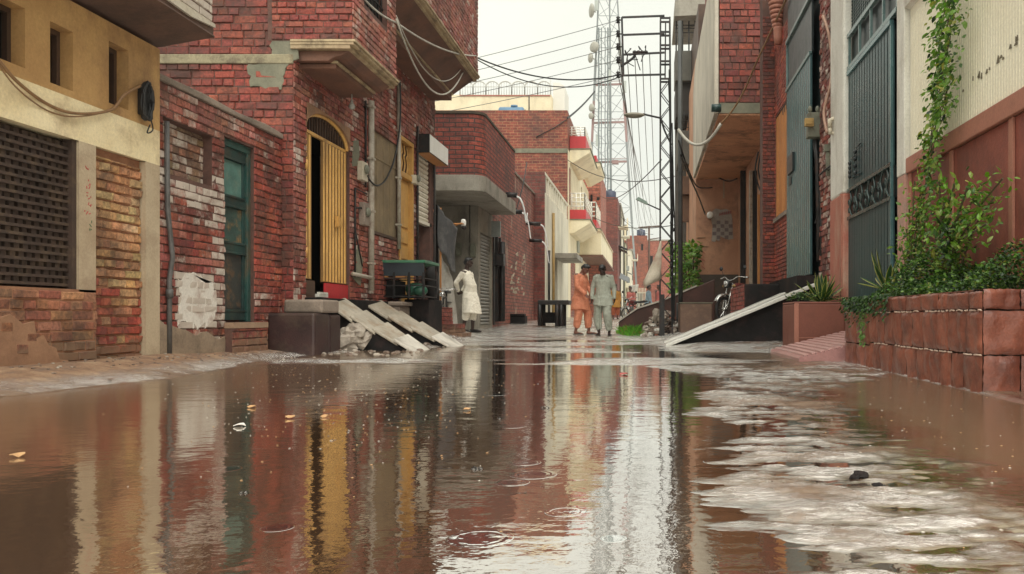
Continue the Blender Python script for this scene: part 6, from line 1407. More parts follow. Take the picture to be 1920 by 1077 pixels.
# creeper
V1=thing('hanging_creeper','long green creeper trailing down the cream wall into the planter','creeper',(2.4,7,1))
path=[(1790,-60),(1782,0),(1772,60),(1768,120),(1768,170),(1760,220),(1748,260),(1742,310),(1736,360),(1730,410),(1722,460),(1716,500)]
wd=[34,34,30,26,26,22,20,17,18,20,24,20]
def wallp(px,py,X=2.5): Y=X*F/(px-VX); return Vector((X,Y,ZP(py,Y)))
mb=MB(); stems=MB()
for s in range(5):
    stems.tube(smooth_path([wallp(p_+rng.uniform(-.4,.4)*w_,py,2.5+rng.uniform(-.06,.04)) for (p_,py),w_ in zip(path,wd)],4),.006,4)
for i in range(len(path)-1):
    n=200 if i<5 else 120
    for _ in range(n):
        f=rng.random(); px=path[i][0]*(1-f)+path[i+1][0]*f; py=path[i][1]*(1-f)+path[i+1][1]*f; w_=wd[i]*(1-f)+wd[i+1]*f
        dx=np.clip(rng.normal()*.55,-1.25,1.25); p=wallp(px+dx*w_,py+rng.uniform(-8,8),2.5-abs(rng.normal())*.07*(1.1-abs(dx)*.5))
        d=Vector((-.5+rng.normal()*.4,-dx*.9+rng.normal()*.5,-.45+rng.normal()*.5)); leaf(mb,p,d,rng.uniform(.025,.072),choice('vine' if rng.random()<.6 else ('bright' if rng.random()<.7 else 'dark')),.55)
mb.build('foliage',LEAF,V1); stems.build('stem',pm('creeper stem',(.12,.10,.05),(.07,.06,.03),9,.7,0),V1)
# leafy shrub
V2=thing('leafy_shrub','bright green leafy shrub leaning over the planter against the maroon dado','shrub',(2.3,6.3,.6))
mb=MB(); stems=MB()
def branch(a,b,n,spread,pal,ls,stem=.006,lift=.1):
    a=Vector(a); b=Vector(b); m=a.lerp(b,.5)+Vector((0,0,lift)); pts=smooth_path([a,m,b],6); stems.tube(pts,stem,4)
    for _ in range(n):
        f=rng.random()**.8; p=pts[int(f*(len(pts)-1))]+Vector(rng.normal(size=3)*spread); d=(b-a).normalized()*.5+Vector(rng.normal(size=3)*.6)+Vector((0,0,-.15)); leaf(mb,p,d,rng.uniform(*ls),choice(pal),.5)
for (px,py) in ((1880,335),(1865,370),(1840,345),(1815,350),(1790,345),(1800,400),(1835,400),(1770,380),(1780,430),(1850,420),(1760,340)):
    branch((2.35,6.45+rng.uniform(-.3,.3),.62),wallp(px,py,2.28+rng.uniform(-.1,.12)),95,.055,('vine','bright','vine','dark')[rng.integers(4)],(.028,.078),.008,.12)
for (px,py) in ((1700,430),(1690,460),(1720,400),(1740,440),(1705,390),(1715,340)):
    branch((2.35,7.2,.62),wallp(px,py,2.35),75,.045,'bright' if rng.random()<.5 else 'vine',(.028,.07),.006,.06)
mb.build('foliage',LEAF,V2); stems.build('branch',pm('creeper stem',(.12,.10,.05)),V2)
# low ground cover filling the planter
mb=MB()
for _ in range(9500):
    y=rng.uniform(4.7,7.75); x=rng.uniform(1.97,2.56); t=(x-1.97)/.6
    bushy=.22+.10*math.sin(y*3.1)+.06*math.sin(y*7.7+1); zz=.58+ (bushy*(.35+.9*math.sin(min(1,t*1.3)*1.5)))*rng.random()**.45
    if y>6.9: zz-= .05; 
    pal='dark' if rng.random()<.72 else ('vine' if rng.random()<.8 else 'pale')
    leaf(mb,(x,y,zz),(rng.normal()*.7-.4,rng.normal()*.7,rng.normal()*.5+.1),rng.uniform(.018,.042),choice(pal),.6)
for _ in range(900):
    y=rng.uniform(6.4,7.85); x=1.95+abs(rng.normal())*.05-.06; leaf(mb,(x,y,.64-abs(rng.normal())*.09),(-.6,rng.normal()*.5,-.5),rng.uniform(.018,.04),choice('dark'),.6)
for _ in range(160):
    y=7.2+rng.normal()*.06; leaf(mb,(1.93,y,.5-rng.random()*.3),(-.4,rng.normal()*.5,-.7),rng.uniform(.015,.035),choice('pale'),.5)
for _ in range(700):
    leaf(mb,(rng.uniform(1.85,2.42),rng.uniform(10.05,10.8),.66+rng.random()*.10),(rng.normal(),rng.normal(),.4),rng.uniform(.02,.045),choice('dark' if rng.random()<.8 else 'vine'),.6)
tag(mb.build('ground_cover',LEAF,recalc=False),'dense dark green small leaved ground cover filling the planters','ground cover',kind='stuff')
# agaves
def agave(name,label,base,n,L,seed,spread=1.0):
    r=random.Random(seed); mb=MB()
    for i in range(n):
        a=2*math.pi*i/n*2.618*3+r.uniform(-.3,.3); el=(.25+1.15*(i/n)**.8)*1.0; l=L*r.uniform(.75,1.1); wv=.028*L/.4
        d=Vector((math.cos(a)*math.cos(el)*spread,math.sin(a)*math.cos(el)*spread,math.sin(el))); s=Vector((-math.sin(a),math.cos(a),0)); nrm=s.cross(d).normalized(); bend=r.uniform(.05,.25)*(1-.5*i/n)
        rows=[]; m=7
        for k in range(m+1):
            f=k/m; p=Vector(base)+d*l*f+Vector((0,0,-bend*l*f*f)); w_=wv*(.55+1.3*f)*(1-f**3) if k<m else .0008
            rows.append((p-s*w_+nrm*w_*.35,p-s*w_*.72+nrm*w_*.2,p-nrm*w_*.1,p+s*w_*.72+nrm*w_*.2,p+s*w_+nrm*w_*.35))
        g=(.035*r.uniform(.7,1.3),.085*r.uniform(.8,1.2),.03,1); yl=(.42,.40,.15,1)
        for k in range(m):
            for c in range(4):
                q=[rows[k][c],rows[k][c+1],rows[k+1][c+1],rows[k+1][c]]; mb.add([tuple(x) for x in q],[(0,1,2,3)],0,True,yl if c in (0,3) else g)
    return tag(mb.build(name,LEAF,recalc=False),label,'agave')
agave('agave','spiky yellow edged agave in the square planter',(XP(1541,10.3),10.3,.62),26,.44,1)
agave('agave','dark spiky agave at the far end of the long planter before the green gate',(2.25,7.55,.70),17,.40,5)
# greenery beyond the brown ramp
V3=thing('green_bush','light green bush behind the brown ramp beside the steel post','bush',(1.55,27.5,.5))
mb=MB(); stems=MB()
for _ in range(1500):
    px=rng.uniform(1255,1312); py=rng.uniform(455,552); y=rng.uniform(25,28.2) if px<1304 else 25.2
    if rng.random()<.35*(1+math.sin(px*.3)*math.cos(py*.22)): continue
    leaf(mb,P(px,py,y),(rng.normal(),-.6+rng.normal()*.6,rng.normal()*.6),rng.uniform(.10,.22),choice('bright' if rng.random()<.55 else ('pale' if rng.random()<.4 else 'vine')),.65)
for k in range(6): stems.tube(smooth_path([(1.35+.07*k,26.5,.2),P(1275+5*k,500,26.5),P(1268+8*k,462,26.5)]),.03,5)
mb.build('foliage',LEAF,V3); stems.build('stem',brown_dark,V3)
# grass tuft
mb=MB()
for k in range(110):
    a_=rng.uniform(0,6.28); q=rng.random()**.6; x0=XP(1187,19.9)+.38*q*math.cos(a_)+rng.normal()*.03; y0=19.9+1.25*q*math.sin(a_); big=1-.6*q
    for _ in range(24):
        x=x0+rng.normal()*.035; Y=y0+rng.normal()*.06; z=gz(x,Y); h=rng.uniform(.05,.26)*big*rng.uniform(.6,1.2); lean=rng.normal(size=2)*.09*h/.2; c=choice('grass') if rng.random()<.85 else (.25,.22,.06); w_=rng.uniform(.004,.011)
        mb.add([(x-w_,Y,z-.02),(x+w_,Y,z-.02),(x+w_*.6+lean[0]*.4,Y+lean[1]*.4,z+h*.6),(x+lean[0],Y+lean[1],z+h)],[(0,1,2),(0,2,3)],0,False,(*c,1))
tag(mb.build('grass',LEAF,recalc=False),'bright green grass patch at the foot of the brown ramp','grass',kind='stuff')
# rubble
def rock(mb,c,r,seed,flat=.7,mi=0):
    rg=random.Random(seed); n,m=9,6; vs=[]; fs=[]
    for i in range(m+1):
        a=math.pi*i/m
        for j in range(n):
            q=2*math.pi*j/n; k=r*(1+.28*math.sin(3*q+seed)*math.sin(2*a)+rg.uniform(-.16,.16)); vs.append((c[0]+k*math.sin(a)*math.cos(q),c[1]+k*math.sin(a)*math.sin(q),c[2]-k*flat*math.cos(a)))
    for i in range(m):
        for j in range(n): fs.append((i*n+j,i*n+(j+1)%n,(i+1)*n+(j+1)%n,(i+1)*n+j))
    mb.add(vs,fs,mi,False)
mb=MB()
for i in range(300):
    px=1205+66*rng.random(); Y=rng.uniform(18.6,21.2); x=XP(px,Y); hh=max(0,1-((px-1245)/40)**2)*max(0,1-((Y-20.2)/1.5)**2)*.50; r=rng.uniform(.02,.09)*(1.3 if rng.random()<.15 else 1); rock(mb,(x,Y,gz(x,Y)+hh*rng.random()**.4),r,i,rng.uniform(.35,.9),int(rng.choice([0,0,0,1,1,2,3,4])))
tag(mb.build('rubble',[rubble_m,rock_m,darkconc,pm('white litter',(.72,.70,.64),(.55,.53,.48),6,.6,.3),pm('rust rubble',(.26,.09,.05),(.18,.06,.04),6,.8,.4)]),'heap of mixed rubble and litter around the lattice pole foot','rubble',kind='stuff')
mb=MB(); rock(mb,P(1232,592,19.2),.10,3,1.5); tag(mb.build('broken_slab',rock_m),'pale upright broken stone on the rubble beside the lattice pole','stone')
mb=MB()
for i in range(5): rock(mb,(XP(640+i*5,10.2)+.02*i,10.25+.05*i,.12+.07*(i%3)),.17-.015*i,20+i,.75)
tag(mb.build('rubble_heap',rock_m),'pale heap of broken masonry beside the maroon block under the ramp','rubble heap')
mb=MB()
for i in range(230):
    px=rng.uniform(560,860); Y=rng.uniform(9.2,12.8)+.0; x=XP(px,Y)
    if x<-4.2 or x>-2.7-.25*abs(rng.normal()): continue
    rock(mb,(x,Y,gz(x,Y)+.006),rng.uniform(.008,.045),i,.6,0 if rng.random()<.55 else 1)
for i in range(150):
    Y=rng.uniform(4.6,9.3); x=-4.38+abs(rng.normal())*.35; 
    if x>-3.5: continue
    rock(mb,(x,Y,gz(x,Y)+.003),rng.uniform(.004,.015),i,.5,0 if rng.random()<.7 else 1)
for i in range(110):
    Y=rng.uniform(1.5,6.0); x=rng.uniform(.2,1.15); z=gz(x,Y)
    if z<.002: continue
    rock(mb,(x,Y,z),rng.uniform(.0012,.0035)*(1+.25*Y),i,.5,0 if rng.random()<.75 else 1)
tag(mb.build('pebbles',[rubble_m,rock_m,darkconc]),'small stones and crumbs scattered along the left walls, the ramp and the muddy patch','pebbles',kind='stuff')
def scrap(px,py,w_,h_,mat,label,name='litter_scrap',cat='litter',seed=0,zz=.012,Yfix=None):
    Y=Yfix or CZ*F/(py-HY); x=XP(px,Y); z=(gz(x,Y) if not Yfix else ZP(py,Y)); z=max(z,0); r=random.Random(seed); mb=MB(); n=8; vs=[(x,Y,z+zz*1.6)]
    for i in range(n): a=2*math.pi*i/n; k=r.uniform(.6,1.1); vs.append((x+w_*k*math.cos(a),Y+h_*k*math.sin(a),z+zz*r.uniform(.2,1.6)))
    mb.add(vs,[(0,1+i,1+(i+1)%n) for i in range(n)],0,False); return tag(mb.build(name,mat,solid=.003,recalc=False),label,cat)
white_l=pm('white litter',(.72,.70,.64),(.55,.53,.48),6,.6,.3); yel_l=pm('yellow litter',(.65,.45,.05),(.5,.33,.04),6,.5,.2); red_l=pm('red litter',(.45,.08,.07),(.35,.06,.05),6,.5,.2); leaf_l=pm('fallen tan leaf',(.50,.30,.14),(.40,.22,.10),8,.6,.2)
scrap(418,668,.13,.10,white_l,'white crumpled paper on the mud below the teal door',seed=1,zz=.03)
scrap(632,622,.05,.05,yel_l,'yellow litter scrap lying before the pale rubble heap',seed=2,zz=.05,Yfix=10.6)
scrap(620,612,.03,.03,pm('orange litter',(.65,.25,.03),(.5,.2,.03),6,.5,.2),'small orange litter scrap above the yellow scrap by the rubble',seed=3,zz=.03,Yfix=10.7)
scrap(715,648,.08,.06,red_l,'faded red wrapper at the low end of the near ramp strip',seed=4,zz=.02)
scrap(296,672,.06,.05,red_l,'red wrapper at the foot of the drain pipe',seed=5,zz=.02)
scrap(663,648,.10,.06,white_l,'white scrap on the mud in front of the rubble heap',seed=6,zz=.03)
scrap(630,643,.07,.05,concrete_lt,'grey scrap by the corner of the maroon block',seed=8,zz=.03)
for i,(px,py,l_) in enumerate(((543,785,'tan leaf floating alone in the middle left of the puddle'),(608,783,'second tan leaf floating right of the lone leaf'),(450,800,'grey white leaf floating left of the lone tan leaf'),(470,765,'brown leaf floating furthest up the left side of the puddle'),(35,857,'curled leaf floating at the left edge of the puddle'),(875,770,'tan leaf floating below the reflection of the standing man'))):
    scrap(px,py,.022,.028,leaf_l if i!=2 else white_l,l_,'floating_leaf','leaf',20+i,.008)
scrap(1170,703,.05,.06,red_l,'dull red scrap at the far edge of the puddle',seed=31,zz=.01)
mb=MB(); Y=CZ*F/(897-HY); x=XP(1613,Y); rock(mb,(x,Y,gz(x,Y)+.006),.022,5,.6); rock(mb,(x-.02,Y-.015,gz(x,Y)+.004),.014,6,.6); tag(mb.build('wet_stone',darkconc),'small dark wet stone on the muddy patch at right','stone')
mb=MB(); Y=CZ*F/(918-HY); x=XP(1645,Y); rock(mb,(x,Y,gz(x,Y)+.002),.016,9,.4); tag(mb.build('wet_stone',darkconc),'flat dark pebble just beyond the small wet stone','stone')
# flecks floating on the water
mb=MB()
for i in range(800):
    px=rng.normal(680,190) if i<520 else rng.uniform(1480,1900); py=(600+abs(rng.normal())*95+70) if i<520 else rng.uniform(690,1040)
    if py>1070: continue
    Y=CZ*F/(py-HY); x=XP(px,Y)
    if gz(x,Y)>-.002 or x<-4.2: continue
    r=rng.uniform(.002,.0055)*max(1,Y/3.2); k=rng.integers(3); n=5; mb.add([(x+r*math.cos(a),Y+r*math.sin(a),.0015) for a in np.linspace(0,6.28,n+1)[:-1]]+[(x,Y,.003)],[(j,(j+1)%n,n) for j in range(n)],int(k),False)
tag(mb.build('floating_flecks',[concrete_lt,leaf_l,rubble_m],recalc=False),'tiny pale flecks floating on the puddle','flecks',kind='stuff')
# bubble clusters
bub,nt_,b_=newmat('bubble film'); nt_.nodes.remove(b_)
lw=node(nt_,'ShaderNodeLayerWeight'); lw.inputs[0].default_value=.35; tr=node(nt_,'ShaderNodeBsdfTransparent'); gl=node(nt_,'ShaderNodeBsdfGlossy'); gl.inputs['Roughness'].default_value=.05; ms=node(nt_,'ShaderNodeMixShader')
nt_.links.new(lw.outputs['Fresnel'],ms.inputs[0]); nt_.links.new(tr.outputs[0],ms.inputs[1]); nt_.links.new(gl.outputs[0],ms.inputs[2]); nt_.links.new(ms.outputs[0],[n for n in nt_.nodes if n.type=='OUTPUT_MATERIAL'][0].inputs[0])
for i,(px,py,l_) in enumerate(((896,880,'largest cluster of clear rain bubbles in the middle of the puddle'),(938,786,'bubble pair near the far middle of the puddle'),(1021,765,'bubble cluster under the pink brick reflection'),(630,826,'single bubble on the left of the mustard gate reflection'),(465,924,'bubble pair at the lower left of the puddle'),(1012,720,'small bubble near the far edge of the puddle'))):
    Y=CZ*F/(py-HY); x=XP(px,Y); mb=MB(); r=random.Random(i)
    for k in range((5,2,3,1,2,1)[i]): rr_=r.uniform(.005,.010); mb.ell((x+(k%3-1)*.012+r.uniform(-.003,.003),Y+(k//3)*.014-.007,.0005),(rr_,rr_,rr_*.8),14,9)
    tag(mb.build('rain_bubbles',bub),l_,'bubbles')
# ================================================================== MOTORBIKE, BICYCLE, TABLE
def xform(o, loc, yaw):
    o.location=loc; o.rotation_euler=(0,0,yaw)
def wheel(parent,x,r,wt=.05):
    mb=MB(); n=28; vs=[]; fs=[]; m=8
    for i in range(n):
        a=2*math.pi*i/n
        for j in range(m): b=2*math.pi*j/m; q=r-wt/2+wt/2*math.cos(b); vs.append((x+q*math.cos(a),wt/2*math.sin(b),r+q*math.sin(a)))
    for i in range(n):
        for j in range(m): fs.append((i*m+j,i*m+(j+1)%m,((i+1)%n)*m+(j+1)%m,((i+1)%n)*m+j))
    mb.add(vs,fs,0,True); t=mb.build('wheel',rubber,parent)
    mb=MB()
    for k in range(14): a=2*math.pi*k/14; mb.tube([(x,.02*(-1)**k,r),(x+(r-wt)*math.cos(a),0,r+(r-wt)*math.sin(a))],.004,4)
    mb.lathe([(.045,-.04),(.045,.04)],(x,0,r),12,0,'y'); 
    vs=[]; fs=[]
    for i in range(n):
        a=2*math.pi*i/n
        for (q,y) in ((r-wt*.95,-.018),(r-wt*.8,-.018),(r-wt*.8,.018),(r-wt*.95,.018)): vs.append((x+q*math.cos(a),y,r+q*math.sin(a)))
    for i in range(n):
        for j in range(4): fs.append((i*4+j,i*4+(j+1)%4,((i+1)%n)*4+(j+1)%4,((i+1)%n)*4+j))
    mb.add(vs,fs); mb.build('rim',chrome,t)
def motorbike(label,loc,yaw):
    K=thing('motorbike',label,'motorbike')
    wheel(K,-.62,.28,.07); wheel(K,.62,.28,.08)
    mb=MB(); 
    for s in (-1,1): mb.tube([(-.62,s*.07,.28),(-.42,s*.07,.86)],.022,8); 
    mb.tube([(-.44,-.08,.80),(-.44,.08,.80)],.02,6); mb.build('fork',chrome,K)
    mb=MB(); mb.tube(smooth_path([(-.34,-.36,.98),(-.40,-.20,1.0),(-.44,-.06,.93),(-.44,.06,.93),(-.40,.20,1.0),(-.34,.36,.98)]),.012,6); mb.tube([(-.34,-.36,.98),(-.30,-.42,.98)],.02,8); mb.tube([(-.34,.36,.98),(-.30,.42,.98)],.02,8)
    hb=mb.build('handlebar',chrome,K)
    for s in (-1,1): mb=MB(); mb.tube([(-.38,s*.24,1.0),(-.36,s*.34,1.16)],.006,5); mb.lathe([(.0,-.01),(.05,-.005),(.05,.005),(.0,.01)],(-.36,s*.36,1.2),12,0,'x'); mb.build('mirror',rubber,hb)
    mb=MB(); mb.lathe([(.04,-.10),(.085,-.02),(.09,.06),(.0,.065)],(0,0,0),16,0,'x'); mb.v=[(-.52-x,y,.84+z) for x,y,z in mb.v]; h=mb.build('headlamp',seat_m,K)
    mb=MB(); mb.lathe([(.0,.0),(.075,.0),(.06,.02),(.0,.03)],(0,0,0),16,0,'x'); mb.v=[(-.585-x,y,.84+z) for x,y,z in mb.v]; mb.build('lens',chrome,h)
    for s in (-1,1): mb=MB(); mb.ell((-.48,s*.16,.80),(.035,.03,.03),10,6); mb.tube([(-.46,s*.05,.8),(-.48,s*.15,.8)],.008,5); mb.build('indicator',meter_y,K)
    mb=MB(); a=[(-.62+.34*math.cos(t),.28+.34*math.sin(t)) for t in np.linspace(.5,2.6,12)]; vs=[]; fs=[]
    for x,z in a:
        for y,dz in ((-.06,-.02),(-.035,.01),(.035,.01),(.06,-.02)): vs.append((x,y,z+dz))
    for i in range(11):
        for j in range(3): fs.append((i*4+j,i*4+j+1,(i+1)*4+j+1,(i+1)*4+j))
    mb.add(vs,fs,0,True); mb.build('mudguard',chrome,K,solid=.006)
    mb=MB(); mb.ell((-.14,0,.76),(.27,.12,.12),18,10); mb.build('fuel_tank',tank_maroon,K)
    mb=MB(); mb.prism([(.08,.74),(.10,.82),(.35,.80),(.70,.84),(.74,.78),(.40,.72)],'y',-.12,.12); mb.build('seat',seat_m,K,bevel=.025)
    mb=MB(); mb.tube([(-.40,0,.82),(-.1,0,.62),(.15,0,.55),(.62,0,.30)],.022,8); mb.tube([(-.38,0,.75),(-.22,0,.28),(.12,0,.24),(.62,.0,.28)],.018,8); mb.tube([(.15,0,.72),(.15,0,.3)],.018,8)
    for s in (-1,1): mb.tube([(.5,s*.11,.70),(.62,s*.11,.28)],.022,8)
    mb.build('frame',iron,K)
    mb=MB(); mb.box(-.20,.12,-.10,.10,.24,.42); mb.tube([(-.16,0,.42),(-.20,0,.60)],.075,12); mb.tube([(-.2,.10,.32),(-.1,.13,.22),(.6,.14,.30),(.8,.14,.34)],.025,8); mb.build('engine',pm('dull engine metal',(.20,.20,.19),(.10,.10,.095),8,.4,.3,metal=.6),K,bevel=.01)
    mb=MB(); mb.prism([(.55,.62),(.86,.74),(.9,.66),(.6,.56)],'y',-.08,.08); mb.build('tail',seat_m,K,bevel=.02)
    mb=MB(); 
    for s in (-1,1): mb.tube([(.0,s*.08,.26),(.02,s*.28,.24)],.012,6)
    mb.tube([(-.02,-.1,.25),(.02,-.22,.02)],.01,5); mb.build('foot_rest',iron,K)
    xform(K,loc,yaw); return K
motorbike('black and maroon motorbike parked behind the long white edged ramp',(XP(1362,18.0)+.40,18.05,.33),R(40))
motorbike('dark distant motorbike parked near the women at the street end',(XP(1190,33),33.3,gz(XP(1190,33),33)),R(-50))
def bicycle(label,loc,yaw):
    K=thing('bicycle',label,'bicycle'); wheel(K,-.52,.33,.04); wheel(K,.52,.33,.04)
    mb=MB(); mb.tube([(-.52,0,.33),(-.40,0,.80),(-.38,0,.92)],.016,6); mb.tube([(-.40,0,.78),(.12,0,.82)],.016,6); mb.tube([(-.42,0,.70),(.0,0,.30),(.14,0,.90)],.016,6); mb.tube([(.0,0,.30),(.52,0,.33),(.12,0,.8)],.012,6); mb.build('frame',iron,K)
    mb=MB(); mb.tube(smooth_path([(-.20,-.27,.95),(-.36,-.22,.98),(-.40,0,.95),(-.36,.22,.98),(-.20,.27,.95)]),.012,6); mb.tube(smooth_path([(-.37,-.15,1.0),(-.50,0,.99),(-.37,.15,1.0)]),.006,5); mb.build('handlebar',chrome,K)
    mb=MB(); mb.prism([(.06,-.03),(.30,-.09),(.34,0),(.30,.09),(.06,.03)],'z',.90,.96); mb.build('saddle',seat_m,K,bevel=.02)
    mb=MB(); mb.lathe([(.02,-.05),(.06,0),(.06,.02)],(-.56,0,.86),12,0,'x'); mb.build('lamp',chrome,K)
    mb=MB(); mb.box(.25,.75,-.07,.07,.70,.72); mb.tube([(.52,.06,.33),(.6,.06,.7)],.006,5); mb.build('carrier',iron,K)
    xform(K,loc,yaw); return K
bicycle('black bicycle leaning by the brick steps before the plastic sheet',(XP(829,17.2),17.5,gz(-4.3,17.2)+.02),R(97))
TB=thing('low_table','long black wooden table with thick legs before the cream parapet house','table',(-2.9,26,.3))
ty=25.5; x0,x1=XP(1008,ty),XP(1066,ty); zt=ZP(563,ty); z0=.24
mb=MB(); mb.box(x0,x1,ty,ty+1.1,zt-.14,zt); mb.build('table_top',iron,TB,bevel=.02)
for (x,y) in ((x0+.06,ty+.06),(x1-.24,ty+.06),(x0+.06,ty+1.0),(x1-.24,ty+1.0),((x0+x1)/2+.12,ty+.06)): mb=MB(); mb.tube([(x,y,z0-.1),(x,y,zt-.14)],.07,8); mb.build('leg',iron,TB)
mb=MB(); mb.box(x0+.1,x1-.35,ty+.5,ty+.9,z0,z0+.35); mb.build('shelf',darkconc,TB)
mb=MB(); y=27.5; mb.box(XP(941,y),XP(992,y)-.1,y-.2,y+.3,gz(-4.3,y)-.05,gz(-4.3,y)+.26); mb.box(XP(953,y),XP(985,y),y-.25,y+.2,gz(-4.3,y)+.26,gz(-4.3,y)+.33); tag(mb.build('low_bench',darkconc,bevel=.03),'low black stone bench at the foot of the scrawled brick wall','bench')

# ================================================================== PEOPLE
def capsule(mb,a,ra,b,rb,n=14):
    a=Vector(a); b=Vector(b); mb.tube([a,b],[ra,rb],n); mb.ell(a,ra*.999,n,10); mb.ell(b,rb*.999,n,10)
def remesh(name,mb,voxel,mat,parent,M,smooth=4,fold=0):
    me=bpy.data.meshes.new(name); me.from_pydata([tuple(v) for v in mb.v],[],mb.f); me.update()
    bm=bmesh.new(); bm.from_mesh(me); bmesh.ops.remove_doubles(bm,verts=bm.verts,dist=1e-5); bmesh.ops.recalc_face_normals(bm,faces=bm.faces); bm.to_mesh(me); bm.free()
    o=bpy.data.objects.new('tmp',me); COL.objects.link(o)
    m=o.modifiers.new('r','REMESH'); m.mode='VOXEL'; m.voxel_size=voxel; m.use_smooth_shade=True
    s=o.modifiers.new('s','SMOOTH'); s.factor=.5; s.iterations=smooth
    dg=bpy.context.evaluated_depsgraph_get(); dg.update(); n=bpy.data.meshes.new_from_object(o.evaluated_get(dg)); bpy.data.objects.remove(o)
    n.name=name
    if fold:
        co=np.empty(len(n.vertices)*3,dtype=np.float32); n.vertices.foreach_get('co',co); co=co.reshape(-1,3); no=np.empty_like(co).ravel(); n.vertex_normals.foreach_get('vector',no); no=no.reshape(-1,3)
        an=np.arctan2(co[:,1]+.3,co[:,0])*2.2; d=fbm(an*4+co[:,0]*6+40,co[:,2]*2.2+co[:,1]*5+40,3,2)*fold+fbm(co[:,0]*9+co[:,2]*14+30,co[:,2]*9-co[:,0]*11+30,3,4)*fold*.6
        co=co+no*d[:,None]; n.vertices.foreach_set('co',co.astype(np.float32).ravel())
    n.transform(M); n.materials.clear(); n.materials.append(mat); n.polygons.foreach_set('use_smooth',np.ones(len(n.polygons),dtype=bool)); n.update()
    r=bpy.data.objects.new(name,n); COL.objects.link(r); r.parent=parent; r.matrix_parent_inverse=parent_inv(parent); return r
def hand(mb,w,d,thumb,curl=.5):
    """palm and five bent fingers at wrist w pointing along d; thumb is the side direction"""
    w=Vector(w); d=Vector(d).normalized(); t=Vector(thumb).normalized(); n=d.cross(t).normalized()
    capsule(mb,w,.026,w+d*.035,.030,10); 
    for k in range(4):
        s=(k-1.5)*.019; a=w+d*.035+t*(-s); capsule(mb,w+d*.01+t*(-s*.6),.016,a+d*.045,.0125,8); l=(.036,.042,.038,.030)[k]
        b=a+d*.045; c=b+(d*math.cos(curl)+n*math.sin(curl)).normalized()*l; e=c+(d*math.cos(curl*2)+n*math.sin(curl*2)).normalized()*l*.75
        capsule(mb,b,.0115,c,.0105,8); capsule(mb,c,.0105,e,.0095,8)
    a=w+d*.015+t*.03; b=a+(t*.7+d*.7).normalized()*.035; capsule(mb,w+d*.005+t*.01,.016,b,.0125,8); capsule(mb,b,.0125,b+(d*.9+t*.25+n*.2).normalized()*.03,.0105,8)
